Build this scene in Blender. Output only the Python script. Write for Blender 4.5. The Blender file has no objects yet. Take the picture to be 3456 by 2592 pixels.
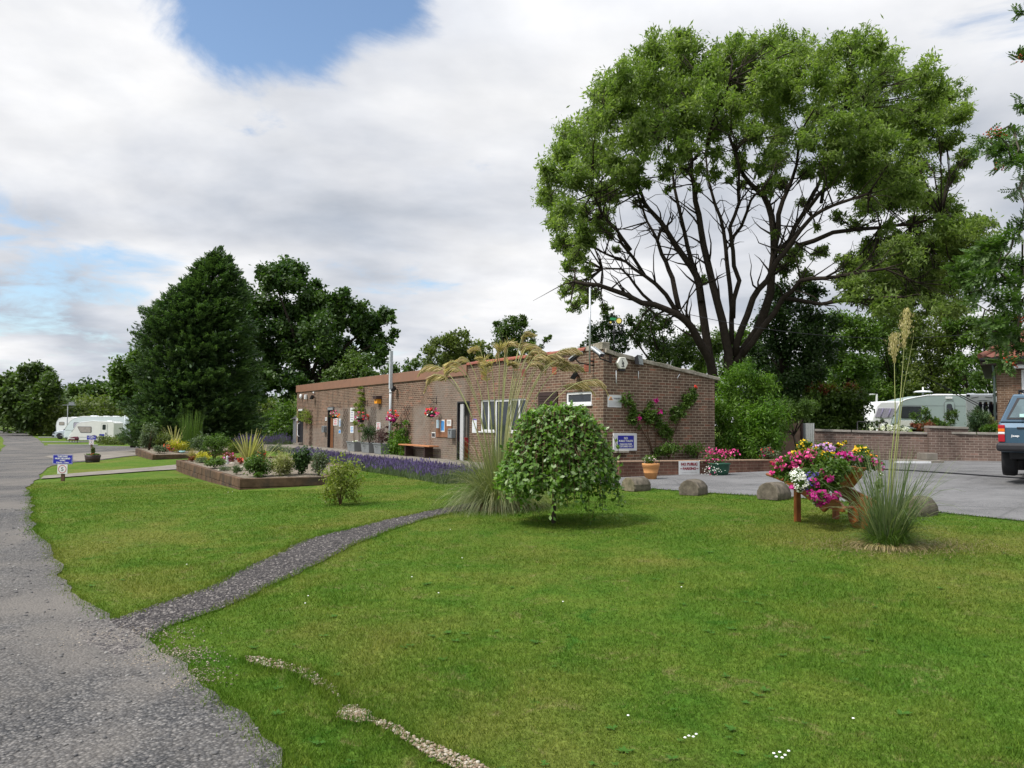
import bpy, bmesh, math, random
import numpy as np
from mathutils import Matrix, Vector

# ------------------------------------------------------------------ camera
SC = bpy.context.scene
COL = SC.collection
rng = np.random.default_rng(7)
random.seed(7)
FPX = 2696.0
PITCH = math.radians(2.8)
ROLL = math.radians(0.5)
CAMH = 1.6
cam = bpy.data.objects.new("camera", bpy.data.cameras.new("camera"))
COL.objects.link(cam)
cam.data.sensor_width = 36
cam.data.lens = 36 * FPX / 3456
cam.data.clip_start = 0.05
cam.data.clip_end = 3000
RM = (Matrix.Rotation(math.pi / 2 + PITCH, 4, 'X') @ Matrix.Rotation(ROLL, 4, 'Z'))
cam.matrix_world = Matrix.Translation((0, 0, CAMH)) @ RM
SC.camera = cam
R3 = np.array(RM.to_3x3())

def ray(px, py):
    d = R3 @ np.array([(px - 1728) / FPX, -(py - 1296) / FPX, -1.0])
    return d
def dirn(px, py):
    d = ray(px, py); return d / np.linalg.norm(d)

# ------------------------------------------------------------------ world
SUN_EL, SUN_AZ = math.radians(55), math.radians(-118)   # azimuth measured from +Y towards +X
sun_dir = np.array([math.sin(SUN_AZ) * math.cos(SUN_EL), math.cos(SUN_AZ) * math.cos(SUN_EL), math.sin(SUN_EL)])
W = bpy.data.worlds.new("World"); SC.world = W; W.use_nodes = True
nt = W.node_tree; nt.nodes.clear()
def N(nt, t, **kw):
    n = nt.nodes.new(t)
    for k, v in kw.items():
        if k.startswith('i_'):
            n.inputs[k[2:].replace('_', ' ')].default_value = v
        else: setattr(n, k, v)
    return n
def L(nt, a, b): nt.links.new(a, b)
def MATH(nt, op, a, b=None, c=None, clamp=False):
    n = nt.nodes.new('ShaderNodeMath'); n.operation = op; n.use_clamp = clamp
    for i, v in enumerate((a, b, c)):
        if v is None: continue
        if isinstance(v, (int, float)): n.inputs[i].default_value = v
        else: nt.links.new(v, n.inputs[i])
    return n.outputs[0]
sky = N(nt, 'ShaderNodeTexSky', sky_type='NISHITA', sun_disc=False, sun_elevation=SUN_EL, sun_rotation=SUN_AZ, ozone_density=2.0)
SKYS = 0.11
tc = N(nt, 'ShaderNodeTexCoord')
sep = N(nt, 'ShaderNodeSeparateXYZ'); L(nt, tc.outputs['Generated'], sep.inputs[0])
zc = MATH(nt, 'MAXIMUM', sep.outputs[2], 0.0)
zz = MATH(nt, 'ADD', zc, 0.16)
cx = MATH(nt, 'DIVIDE', sep.outputs[0], zz); cy = MATH(nt, 'DIVIDE', sep.outputs[1], zz)
comb = N(nt, 'ShaderNodeCombineXYZ'); L(nt, cx, comb.inputs[0]); L(nt, cy, comb.inputs[1])
n1 = N(nt, 'ShaderNodeTexNoise', i_Scale=1.15, i_Detail=11.0, i_Roughness=0.58, i_Distortion=0.35); L(nt, comb.outputs[0], n1.inputs['Vector'])
mp2 = N(nt, 'ShaderNodeMapping'); mp2.inputs['Location'].default_value = (4.3, 1.7, 2.2); L(nt, comb.outputs[0], mp2.inputs[0])
n2 = N(nt, 'ShaderNodeTexNoise', i_Scale=1.0, i_Detail=9.0, i_Roughness=0.5, i_Distortion=0.15); L(nt, mp2.outputs[0], n2.inputs['Vector'])
def gauss(px, py, sharp, amt, sx=1.0):
    d = dirn(px, py)
    dot = N(nt, 'ShaderNodeVectorMath', operation='DOT_PRODUCT'); L(nt, tc.outputs['Generated'], dot.inputs[0]); dot.inputs[1].default_value = d
    v = MATH(nt, 'SUBTRACT', dot.outputs['Value'], 1.0); v = MATH(nt, 'MULTIPLY', v, sharp); v = MATH(nt, 'EXPONENT', v)
    return MATH(nt, 'MULTIPLY', v, amt)
n4 = N(nt, 'ShaderNodeTexNoise', i_Scale=2.6, i_Detail=12.0, i_Roughness=0.62, i_Distortion=0.5); L(nt, comb.outputs[0], n4.inputs['Vector'])
cover = MATH(nt, 'ADD', MATH(nt, 'SUBTRACT', n1.outputs[0], 0.30), MATH(nt, 'MULTIPLY', n4.outputs[0], 0.95))
for px, py, s, a in ((1080, -90, 130, 0.34), (1340, 40, 420, 0.26), (680, -60, 260, 0.26), (1120, 120, 700, .14), (210, 900, 420, 0.22), (430, 960, 600, .16), (1250, 1010, 420, 0.12),
                     (60, 1010, 500, .12), (1480, 1010, 600, .10), (1050, 1010, 600, .08), (700, -40, 500, .12)):
    cover = MATH(nt, 'SUBTRACT', cover, gauss(px, py, s, a))
for px, py, s, a in ((300, 200, 150, .10), (2500, 300, 20, .27), (1200, 560, 90, .10), (330, 850, 900, .05)):
    cover = MATH(nt, 'ADD', cover, gauss(px, py, s, a))
ramp = N(nt, 'ShaderNodeValToRGB'); L(nt, cover, ramp.inputs[0])
ramp.color_ramp.elements[0].position = 0.34; ramp.color_ramp.elements[0].color = (0, 0, 0, 1)
ramp.color_ramp.elements[1].position = 0.60; ramp.color_ramp.elements[1].color = (1, 1, 1, 1)
ramp.color_ramp.interpolation = 'EASE'
r2 = N(nt, 'ShaderNodeValToRGB'); L(nt, n2.outputs[0], r2.inputs[0])
cr = r2.color_ramp
cr.elements[0].position = 0.36; cr.elements[0].color = (0.50, 0.55, 0.635, 1)
cr.elements[1].position = 0.62; cr.elements[1].color = (1.02, 1.02, 1.03, 1)
e = cr.elements.new(0.48); e.color = (0.74, 0.765, 0.82, 1)
n3 = N(nt, 'ShaderNodeTexNoise', i_Scale=3.2, i_Detail=5.0, i_Roughness=0.55); L(nt, comb.outputs[0], n3.inputs['Vector'])
fine = MATH(nt, 'MULTIPLY_ADD', n3.outputs[0], 0.34, 0.83)
# overcast skies are brighter towards the zenith and round the veiled sun
up = MATH(nt, 'SUBTRACT', zc, 0.42, clamp=True)
zen = MATH(nt, 'MULTIPLY_ADD', up, 2.4, 1.0)
sd = N(nt, 'ShaderNodeVectorMath', operation='DOT_PRODUCT'); L(nt, tc.outputs['Generated'], sd.inputs[0]); sd.inputs[1].default_value = sun_dir
sg = MATH(nt, 'EXPONENT', MATH(nt, 'MULTIPLY', MATH(nt, 'SUBTRACT', sd.outputs['Value'], 1.0), 6.0))
zen = MATH(nt, 'ADD', zen, MATH(nt, 'MULTIPLY', sg, 1.2))
k = MATH(nt, 'MULTIPLY', MATH(nt, 'MULTIPLY', fine, zen), 0.63 / SKYS)
cc = N(nt, 'ShaderNodeVectorMath', operation='SCALE'); L(nt, r2.outputs[0], cc.inputs[0]); L(nt, k, cc.inputs['Scale'])
bl = N(nt, 'ShaderNodeMix', data_type='RGBA', blend_type='MULTIPLY'); bl.inputs[0].default_value = 1.0
L(nt, sky.outputs[0], bl.inputs[6]); bl.inputs[7].default_value = (1.1, 1.12, 1.1, 1)
mix = N(nt, 'ShaderNodeMix', data_type='RGBA'); L(nt, ramp.outputs[0], mix.inputs[0]); L(nt, bl.outputs[2], mix.inputs[6]); L(nt, cc.outputs[0], mix.inputs[7])
bg = N(nt, 'ShaderNodeBackground'); bg.inputs[1].default_value = SKYS; L(nt, mix.outputs[2], bg.inputs[0])
wo = N(nt, 'ShaderNodeOutputWorld'); L(nt, bg.outputs[0], wo.inputs[0])

sun = bpy.data.objects.new("sun", bpy.data.lights.new("sun", 'SUN')); COL.objects.link(sun)
sun.data.energy = 2.7; sun.data.angle = math.radians(7); sun.data.color = (1.0, 0.95, 0.87)
sun.rotation_euler = Vector(sun_dir).to_track_quat('Z', 'Y').to_euler()
SC.view_settings.view_transform = 'Standard'; SC.view_settings.look = 'None'
SC.view_settings.exposure = 0.62; SC.view_settings.gamma = 1.0
SC.cycles.max_bounces = 6; SC.cycles.transparent_max_bounces = 8

# ------------------------------------------------------------------ helpers
def setp(o, label=None, cat=None, group=None, kind=None):
    if label: o['label'] = label
    if cat: o['category'] = cat
    if group: o['group'] = group
    if kind: o['kind'] = kind
    return o
def wmat(o):
    m = o.matrix_basis.copy()
    while o.parent: o = o.parent; m = o.matrix_basis @ m
    return m
def thing(name, label, cat, loc=(0, 0, 0), rz=0.0, group=None):
    o = bpy.data.objects.new(name, None); COL.objects.link(o)
    o.empty_display_size = 0.2
    o.location = loc; o.rotation_euler = (0, 0, rz)
    return setp(o, label, cat, group)
def bas(o): return Matrix.Translation(o.location) @ o.rotation_euler.to_matrix().to_4x4()
def root_m(o):
    m = bas(o)
    while o.parent: o = o.parent; m = bas(o) @ m
    return m

def npmesh(name, V, F, mat, parent=None, rnd=None, mats=None, mi=None, smooth=False, world=True):
    """F: (n,k) int array of equal-size faces."""
    V = np.asarray(V, dtype=np.float64); F = np.asarray(F, dtype=np.int32)
    if parent is not None and world:
        mi_ = np.array(root_m(parent).inverted()); V = V @ mi_[:3, :3].T + mi_[:3, 3]
    me = bpy.data.meshes.new(name)
    me.vertices.add(len(V)); me.vertices.foreach_set('co', V.ravel().astype(np.float32))
    k_ = F.shape[1]
    me.loops.add(F.size); me.loops.foreach_set('vertex_index', F.ravel())
    me.polygons.add(len(F)); me.polygons.foreach_set('loop_start', np.arange(0, F.size, k_, dtype=np.int32))
    me.update(calc_edges=True)
    if rnd is not None:
        a = me.attributes.new('rnd', 'FLOAT', 'FACE'); a.data.foreach_set('value', np.asarray(rnd, dtype=np.float32))
    for m in (mats or [mat]): me.materials.append(m)
    if mi is not None: me.polygons.foreach_set('material_index', np.asarray(mi, dtype=np.int32))
    if smooth: me.polygons.foreach_set('use_smooth', [True] * len(F))
    o = bpy.data.objects.new(name, me); COL.objects.link(o)
    if parent is not None: o.parent = parent
    return o

class MB:
    """collects geometry; coordinates are local to the parent unless world=True at build"""
    def __init__(s): s.v = []; s.f = []; s.sm = []
    def add(s, vs, fs, smooth=False):
        b = len(s.v); s.v += [tuple(v) for v in vs]; s.f += [tuple(b + i for i in f) for f in fs]; s.sm += [smooth] * len(fs); return s
    def box(s, x0, x1, y0, y1, z0, z1, M=None):
        vs = [(x, y, z) for z in (z0, z1) for y in (y0, y1) for x in (x0, x1)]
        if M is not None: vs = [tuple(M @ Vector(v)) for v in vs]
        return s.add(vs, [(0, 2, 3, 1), (4, 5, 7, 6), (0, 1, 5, 4), (2, 6, 7, 3), (0, 4, 6, 2), (1, 3, 7, 5)])
    def quad(s, a, b, c, d): return s.add([a, b, c, d], [(0, 1, 2, 3)])
    def prism(s, pts, y0, y1, M=None, smooth=False):
        """outline pts in (x,z), extruded y0..y1"""
        n = len(pts); vs = [(x, y0, z) for x, z in pts] + [(x, y1, z) for x, z in pts]
        if M is not None: vs = [tuple(M @ Vector(v)) for v in vs]
        b = len(s.v); s.v += vs
        a = sum(pts[i][0] * pts[(i + 1) % n][1] - pts[(i + 1) % n][0] * pts[i][1] for i in range(n))
        o = list(range(n))
        if a < 0: o.reverse()
        s.f.append(tuple(b + i for i in o)); s.sm.append(False)
        s.f.append(tuple(b + n + i for i in reversed(o))); s.sm.append(False)
        for k in range(n):
            i, j = o[k], o[(k + 1) % n]; s.f.append((b + j, b + i, b + n + i, b + n + j)); s.sm.append(smooth)
        return s
    def tube(s, P, R, n=8, smooth=True, cap=True):
        P = [Vector(p) for p in P]
        if isinstance(R, (int, float)): R = [R] * len(P)
        b = len(s.v); pu = None
        for i, p in enumerate(P):
            t = (P[min(i + 1, len(P) - 1)] - P[max(i - 1, 0)]).normalized()
            if pu is None: pu = t.orthogonal().normalized()
            u = (pu - t * pu.dot(t)).normalized() if (pu - t * pu.dot(t)).length > 1e-6 else t.orthogonal().normalized()
            w = t.cross(u); pu = u
            for k in range(n):
                a = 2 * math.pi * k / n; s.v.append(tuple(p + (u * math.cos(a) + w * math.sin(a)) * R[i]))
        for i in range(len(P) - 1):
            for k in range(n):
                k2 = (k + 1) % n; s.f.append((b + i * n + k, b + i * n + k2, b + (i + 1) * n + k2, b + (i + 1) * n + k)); s.sm.append(smooth)
        if cap:
            s.f.append(tuple(b + k for k in reversed(range(n)))); s.sm.append(False)
            e = b + (len(P) - 1) * n; s.f.append(tuple(e + k for k in range(n))); s.sm.append(False)
        return s
    def lathe(s, prof, c=(0, 0, 0), n=20, M=None, smooth=True):
        b = len(s.v)
        for r, z in prof:
            for k in range(n):
                a = 2 * math.pi * k / n; v = Vector((r * math.cos(a), r * math.sin(a), z))
                if M is not None: v = M @ v
                s.v.append((v.x + c[0], v.y + c[1], v.z + c[2]))
        for i in range(len(prof) - 1):
            for k in range(n):
                k2 = (k + 1) % n; s.f.append((b + i * n + k, b + i * n + k2, b + (i + 1) * n + k2, b + (i + 1) * n + k)); s.sm.append(smooth)
        s.f.append(tuple(b + k for k in reversed(range(n)))); s.sm.append(False)
        e = b + (len(prof) - 1) * n; s.f.append(tuple(e + k for k in range(n))); s.sm.append(False)
        return s
    def build(s, name, mat, parent=None, world=False, bevel=0, seg=2, uv=False, kind=None, label=None):
        me = bpy.data.meshes.new(name)
        V = s.v
        if parent is not None and world:
            mi = root_m(parent).inverted(); V = [tuple(mi @ Vector(v)) for v in V]
        me.from_pydata(V, [], s.f); me.update()
        me.polygons.foreach_set('use_smooth', s.sm)
        me.materials.append(mat)
        if uv:
            ul = me.uv_layers.new(name='UVMap')
            for p in me.polygons:
                n_ = p.normal
                t = Vector((-n_.y, n_.x, 0))
                if t.length < 0.3: t = Vector((1, 0, 0)); bt = Vector((0, 1, 0))
                else: t.normalize(); bt = Vector((0, 0, 1))
                for li in p.loop_indices:
                    c = me.vertices[me.loops[li].vertex_index].co
                    ul.data[li].uv = (c.dot(t), c.dot(bt))
        o = bpy.data.objects.new(name, me); COL.objects.link(o)
        if parent is not None: o.parent = parent
        if bevel:
            m = o.modifiers.new('bevel', 'BEVEL'); m.width = bevel; m.segments = seg; m.limit_method = 'ANGLE'; m.angle_limit = math.radians(40)
        if kind: o['kind'] = kind
        if label: o['label'] = label
        return o
def copy_tree(o, parent=None):
    c = o.copy(); COL.objects.link(c); c.parent = parent
    for ch in list(o.children): copy_tree(ch, c)
    return c

FONT_CACHE = {}
def text_mesh(txt, size, bold=0.0, space=1.0):
    cu = bpy.data.curves.new('txt', 'FONT'); cu.body = txt; cu.size = size; cu.align_x = 'CENTER'; cu.align_y = 'CENTER'
    cu.offset = bold * size; cu.space_character = space; cu.resolution_u = 3
    o = bpy.data.objects.new('txt', cu); COL.objects.link(o)
    me = bpy.data.meshes.new_from_object(o)
    bpy.data.objects.remove(o); bpy.data.curves.remove(cu)
    return me
def text(mb, txt, x, z, w, h, y=-0.012, bold=0.02):
    """letters fitted into a box w x h centred at (x,z) on a plate facing -Y (local)"""
    me = text_mesh(txt, 1.0, bold)
    co = np.zeros(len(me.vertices) * 3); me.vertices.foreach_get('co', co); co = co.reshape(-1, 3)
    mn, mx = co.min(0), co.max(0); c = (mn + mx) / 2; sz = mx - mn
    vs = [(x + (p[0] - c[0]) * w / sz[0], y, z + (p[1] - c[1]) * h / sz[1]) for p in co]
    mb.add(vs, [tuple(p.vertices) for p in me.polygons])
    bpy.data.meshes.remove(me)

# ------------------------------------------------------------------ materials
def newmat(name):
    m = bpy.data.materials.new(name); m.use_nodes = True; t = m.node_tree; t.nodes.clear()
    out = N(t, 'ShaderNodeOutputMaterial'); b = N(t, 'ShaderNodeBsdfPrincipled'); L(t, b.outputs[0], out.inputs[0])
    return m, t, b, out
def mixc(t, f, a, b, mode='MIX'):
    n = N(t, 'ShaderNodeMix', data_type='RGBA', blend_type=mode)
    for i, v in ((0, f), (6, a), (7, b)):
        if isinstance(v, (int, float)): n.inputs[i].default_value = v if i == 0 else (v, v, v, 1)
        elif isinstance(v, (tuple, list)): n.inputs[i].default_value = (*v[:3], 1)
        else: L(t, v, n.inputs[i])
    return n.outputs[2]
def ramp_(t, f, stops):
    n = N(t, 'ShaderNodeValToRGB'); L(t, f, n.inputs[0]); cr = n.color_ramp
    for i, (p, c) in enumerate(stops):
        e = cr.elements[i] if i < 2 else cr.elements.new(p)
        e.position = p; e.color = (*c, 1) if isinstance(c, tuple) else (c, c, c, 1)
    return n.outputs[0]
def noise(t, scale, detail=4, rough=.55, vec=None, dist=0):
    n = N(t, 'ShaderNodeTexNoise'); n.inputs['Scale'].default_value = scale; n.inputs['Detail'].default_value = detail
    n.inputs['Roughness'].default_value = rough; n.inputs['Distortion'].default_value = dist
    if vec is not None: L(t, vec, n.inputs['Vector'])
    return n.outputs[0]
def pos(t):
    return N(t, 'ShaderNodeNewGeometry').outputs['Position']
def bump(t, b, h, strength=.5, dist=.01):
    n = N(t, 'ShaderNodeBump'); n.inputs['Strength'].default_value = strength; n.inputs['Distance'].default_value = dist
    L(t, h, n.inputs['Height']); L(t, n.outputs[0], b.inputs['Normal'])
def surf(name, col, rough=.6, var=.25, scale=6, spec=.4, metal=0, bmp=0, dirt=None, coat=0):
    m, t, b, o = newmat(name)
    tcn = N(t, 'ShaderNodeTexCoord').outputs['Object']
    f = noise(t, scale, 5, .6, tcn)
    d = tuple(c * (1 - var) for c in col); u = tuple(min(1, c * (1 + var * .6)) for c in col)
    c = ramp_(t, f, [(.3, d), (.7, u)])
    if dirt is not None:
        f2 = ramp_(t, noise(t, scale * .35, 6, .7, tcn, .6), [(.48, 0.0), (.66, 1.0)]); c = mixc(t, f2, c, dirt)
    L(t, c, b.inputs['Base Color']); b.inputs['Roughness'].default_value = rough; b.inputs['Metallic'].default_value = metal
    b.inputs['Specular IOR Level'].default_value = spec; b.inputs['Coat Weight'].default_value = coat
    if bmp: bump(t, b, noise(t, scale * 6, 4, .6, tcn), bmp, .01)
    return m
def leafm(name, c1, c2, trans=.35, rough=.5, c3=None):
    m, t, b, o = newmat(name)
    a = N(t, 'ShaderNodeAttribute', attribute_name='rnd').outputs['Fac']
    st = [(0.0, c1), (1.0, c2)]
    if c3: st = [(0.0, c1), (1.0, c3), (.8, c2)]
    c = ramp_(t, a, st)
    big = noise(t, .9, 2, .5, pos(t))
    c = mixc(t, 1.0, c, ramp_(t, big, [(.3, .78), (.7, 1.2)]), 'MULTIPLY')
    L(t, c, b.inputs['Base Color']); b.inputs['Roughness'].default_value = rough; b.inputs['Specular IOR Level'].default_value = .35
    tr = N(t, 'ShaderNodeBsdfTranslucent'); tl = mixc(t, 1.0, c, (1.3, 1.5, .6), 'MULTIPLY'); L(t, tl, tr.inputs[0])
    mx = N(t, 'ShaderNodeMixShader'); mx.inputs[0].default_value = trans
    L(t, b.outputs[0], mx.inputs[1]); L(t, tr.outputs[0], mx.inputs[2]); L(t, mx.outputs[0], o.inputs[0])
    return m
def brickm(name, c1, c2, c3, mortar, msize=.017, patches=None, dark=.3):
    m, t, b, o = newmat(name)
    uv = N(t, 'ShaderNodeTexCoord').outputs['UV']
    br = N(t, 'ShaderNodeTexBrick'); L(t, uv, br.inputs['Vector'])
    br.inputs['Scale'].default_value = 1; br.inputs['Brick Width'].default_value = .225; br.inputs['Row Height'].default_value = .075
    br.inputs['Mortar Size'].default_value = msize * .5; br.inputs['Mortar Smooth'].default_value = .3; br.inputs['Bias'].default_value = 0
    br.inputs['Color1'].default_value = (0, 0, 0, 1); br.inputs['Color2'].default_value = (1, 1, 1, 1); br.inputs['Mortar'].default_value = (.5, .5, .5, 1)
    bc = ramp_(t, br.outputs['Color'], [(0.0, c1), (1.0, c3), (.35, c2), (.8, tuple(x * .8 for x in c1))])
    # blotches inside single bricks
    nz = noise(t, 34, 4, .7, uv); nz2 = noise(t, 1.1, 5, .65, uv, .4)
    bc = mixc(t, ramp_(t, nz, [(.52, 0.0), (.64, .75)]), bc, tuple(x * dark for x in c2))
    bc = mixc(t, 1.0, bc, ramp_(t, nz2, [(.3, .72), (.7, 1.22)]), 'MULTIPLY')
    mpx = N(t, 'ShaderNodeMapping'); mpx.inputs['Scale'].default_value = (2.6, .35, 1); L(t, uv, mpx.inputs[0])
    mo = mixc(t, noise(t, 3, 3, .5, uv), tuple(x * .7 for x in mortar), tuple(x * 1.15 for x in mortar))
    c = mixc(t, br.outputs['Fac'], bc, mo)
    c = mixc(t, 1.0, c, ramp_(t, noise(t, 1.0, 6, .75, mpx.outputs[0], .3), [(.34, .70), (.56, 1.12)]), 'MULTIPLY')
    if patches: c = patches(t, uv, c)
    L(t, c, b.inputs['Base Color']); b.inputs['Roughness'].default_value = .9; b.inputs['Specular IOR Level'].default_value = .2
    h = MATH(t, 'SUBTRACT', MATH(t, 'MULTIPLY', noise(t, 60, 3, .6, uv), .35), br.outputs['Fac'])
    bump(t, b, h, .6, .006)
    return m
def glassm(name, tint=(.02, .025, .03), rough=.05):
    m, t, b, o = newmat(name)
    b.inputs['Base Color'].default_value = (*tint, 1); b.inputs['Roughness'].default_value = rough; b.inputs['Specular IOR Level'].default_value = .6
    return m

# ------------------------------------------------------------------ terrain
CP = np.array([(0, 0, -1.6), (0, 6, -1.57), (4, 4, -1.55), (.6, 11.6, -1.45), (-3, 4, -1.62), (2.4, 20.8, -1.33), (0, 16, -1.38), (-12, 44.7, -1.38), (-6, 33, -1.36),
               (-5.9, 17.3, -1.54), (-10.6, 25.2, -1.6), (-12, 22.5, -1.75), (-6, 8, -1.68), (-20, 40, -2.0), (-25, 55, -2.2), (-20, 70, -2.3), (-47, 92, -2.62), (-60, 120, -2.3), (-90, 170, -2.1), (-30, 100, -2.6),
               (-30, 30, -2.0), (9.3, 15.6, -.98), (8, 24, -1.05), (6.4, 20.6, -1.18), (3.9, 10.8, -1.3), (4, 8.6, -1.32), (6.5, 10, -1.15), (9, 6, -1.2), (15, 14, -.8),
               (4, 19.6, -1.27), (2.8, 19.4, -1.33), (14, 27, -.9), (20, 45, -.8), (20, 60, -.8), (0, 60, -1.4), (40, 50, -.7), (0, 200, -1.8), (-100, 60, -2.3), (100, 60, -.7), (60, 200, -1.2), (-150, 300, -2), (0, 400, -1.5)], dtype=float)
CP[:, 2] += CAMH
def gz(x, y):
    x = np.asarray(x, dtype=float); y = np.asarray(y, dtype=float)
    h = 1.6 + .14 * np.hypot(x, y)
    num = 0; den = 1e-12
    for cx_, cy_, cz_ in CP:
        w = np.exp(-((x - cx_) ** 2 + (y - cy_) ** 2) / (2 * h * h)) + 1e-7 / (1 + (x - cx_) ** 2 + (y - cy_) ** 2)
        num = num + w * cz_; den = den + w
    return num / den
def G(px, py, dz=0.0):
    """point where the pixel's ray meets the ground"""
    d = ray(px, py); t_lo, t = 0.3, None; prev = 0.3
    for s in np.geomspace(.5, 900, 400):
        p = d * s
        if CAMH + p[2] < float(gz(p[0], p[1])) + dz:
            a, b = prev, s
            for _ in range(30):
                m_ = (a + b) / 2; q = d * m_
                if CAMH + q[2] < float(gz(q[0], q[1])) + dz: b = m_
                else: a = m_
            q = d * b; return Vector((q[0], q[1], CAMH + q[2]))
        prev = s
    q = d * 300; return Vector((q[0], q[1], float(gz(q[0], q[1]))))
def AT(px, py, Y):
    d = ray(px, py); q = d * (Y / d[1]); return Vector((q[0], q[1], CAMH + q[2]))
def ATZ(px, py, z):
    d = ray(px, py); q = d * ((z - CAMH) / d[2]); return Vector((q[0], q[1], z))
def onground(x, y, dz=0): return (x, y, float(gz(x, y)) + dz)

gx = np.unique(np.concatenate([np.arange(-14, 14.01, .5), np.arange(-30, 30, 1.0), np.arange(-70, 70, 4.0), np.array([-900, -600, -400, -250, -160, -120, -90, 90, 120, 160, 250, 400, 600, 900.])]))
gy = np.unique(np.concatenate([np.arange(0, 26, .5), np.arange(-6, 50, 1.0), np.arange(50, 130, 4.0), np.array([-300, -60, -20, 140, 160, 200, 260, 350, 500, 900, 1500.])]))
# ------------------------------------------------------------------ ground sheets
def grass_col(t, fine=True):
    p = pos(t)
    big = noise(t, .33, 4, .6, p, .4); mid = noise(t, 1.7, 5, .7, p, .6); fin = noise(t, 55, 3, .7, p); sm = noise(t, 14, 4, .7, p)
    c = ramp_(t, mid, [(.28, (.048, .116, .013)), (.72, (.124, .164, .029)), (.5, (.082, .140, .019))])
    c = mixc(t, ramp_(t, big, [(.5, 0.0), (.63, .6)]), c, (.160, .155, .040))
    c = mixc(t, ramp_(t, big, [(.32, .5), (.45, 0.0)]), c, (.062, .140, .018))
    straw = noise(t, 2.6, 6, .8, p, 1.2)
    c = mixc(t, ramp_(t, straw, [(.56, 0.0), (.67, .65)]), c, (.20, .17, .08))
    clv = noise(t, .9, 7, .75, p, 2.0); c = mixc(t, ramp_(t, clv, [(.60, 0.0), (.66, .6)]), c, (.030, .110, .014))
    if fine:
        c = mixc(t, 1.0, c, ramp_(t, sm, [(.25, .66), (.75, 1.3)]), 'MULTIPLY')
        c = mixc(t, 1.0, c, ramp_(t, fin, [(.3, .55), (.7, 1.4)]), 'MULTIPLY')
    return c, fin
def grass_mat(name='lawn'):
    m, t, b, o = newmat(name)
    c, fin = grass_col(t)
    c = mixc(t, 1.0, c, .92, 'MULTIPLY')
    L(t, c, b.inputs['Base Color']); b.inputs['Roughness'].default_value = .9; b.inputs['Specular IOR Level'].default_value = .04
    bump(t, b, fin, .8, .02)
    return m
def gravel_mat(name, cols, scale=60, pale=None, bstr=.9):
    m, t, b, o = newmat(name)
    p = pos(t)
    vo = N(t, 'ShaderNodeTexVoronoi', i_Scale=scale); L(t, p, vo.inputs['Vector'])
    se = N(t, 'ShaderNodeSeparateColor'); L(t, vo.outputs['Color'], se.inputs[0])
    c = ramp_(t, se.outputs[0], [(0.0, cols[0]), (1.0, cols[2]), (.5, cols[1])])
    c = mixc(t, 1.0, c, ramp_(t, vo.outputs['Distance'], [(.15, 1.1), (.65, .45)]), 'MULTIPLY')
    big = noise(t, .8, 6, .7, p, .8)
    c = mixc(t, 1.0, c, ramp_(t, big, [(.3, .78), (.7, 1.2)]), 'MULTIPLY')
    if pale: 
        f = ramp_(t, noise(t, .45, 5, .6, p, .5), [(.42, 0.0), (.62, .85)])
        d = mixc(t, noise(t, 90, 3, .6, p), tuple(x * .75 for x in pale), tuple(x * 1.25 for x in pale))
        c = mixc(t, f, c, d)
    if bstr < .5:
        c = mixc(t, 1.0, c, ramp_(t, noise(t, .7, 8, .8, p, 1.5), [(.36, .72), (.55, 1.08)]), 'MULTIPLY')
        wv = N(t, 'ShaderNodeTexVoronoi', feature='DISTANCE_TO_EDGE', i_Scale=.33); L(t, p, wv.inputs['Vector']); c = mixc(t, ramp_(t, wv.outputs['Distance'], [(.0, .55), (.012, 0.0)]), c, (.07, .07, .07))
    L(t, c, b.inputs['Base Color']); b.inputs['Roughness'].default_value = .9; b.inputs['Specular IOR Level'].default_value = .25
    bump(t, b, MATH(t, 'MULTIPLY', vo.outputs['Distance'], -1.0), bstr, .012)
    return m
M_lawn = grass_mat()
M_gravel = gravel_mat('road_gravel', [(.055, .055, .058), (.105, .103, .103), (.21, .20, .19)], 55, (.145, .132, .118))
M_path = gravel_mat('path_gravel', [(.030, .027, .029), (.065, .058, .058), (.16, .145, .135)], 48)
M_tarmac = gravel_mat('tarmac', [(.15, .15, .152), (.20, .20, .203), (.255, .25, .253)], 110, (.17, .168, .17), .4)
M_pale = gravel_mat('pale_pebbles', [(.15, .10, .07), (.27, .20, .135), (.42, .36, .29)], 45, None, 1.0)
M_conc = surf('concrete', (.20, .18, .155), .9, .25, 3, .2, bmp=.3, dirt=(.13, .118, .095))

X, Y = np.meshgrid(gx, gy); Z = gz(X, Y)
V = np.stack([X.ravel(), Y.ravel(), Z.ravel()], 1); nx, ny = len(gx), len(gy)
idx = np.arange(nx * ny).reshape(ny, nx)
F = np.stack([idx[:-1, :-1].ravel(), idx[:-1, 1:].ravel(), idx[1:, 1:].ravel(), idx[1:, :-1].ravel()], 1)
g = npmesh('ground', V, F, M_lawn, smooth=True); setp(g, 'mown green lawn and surrounding grass ground', None, None, 'structure')

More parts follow.
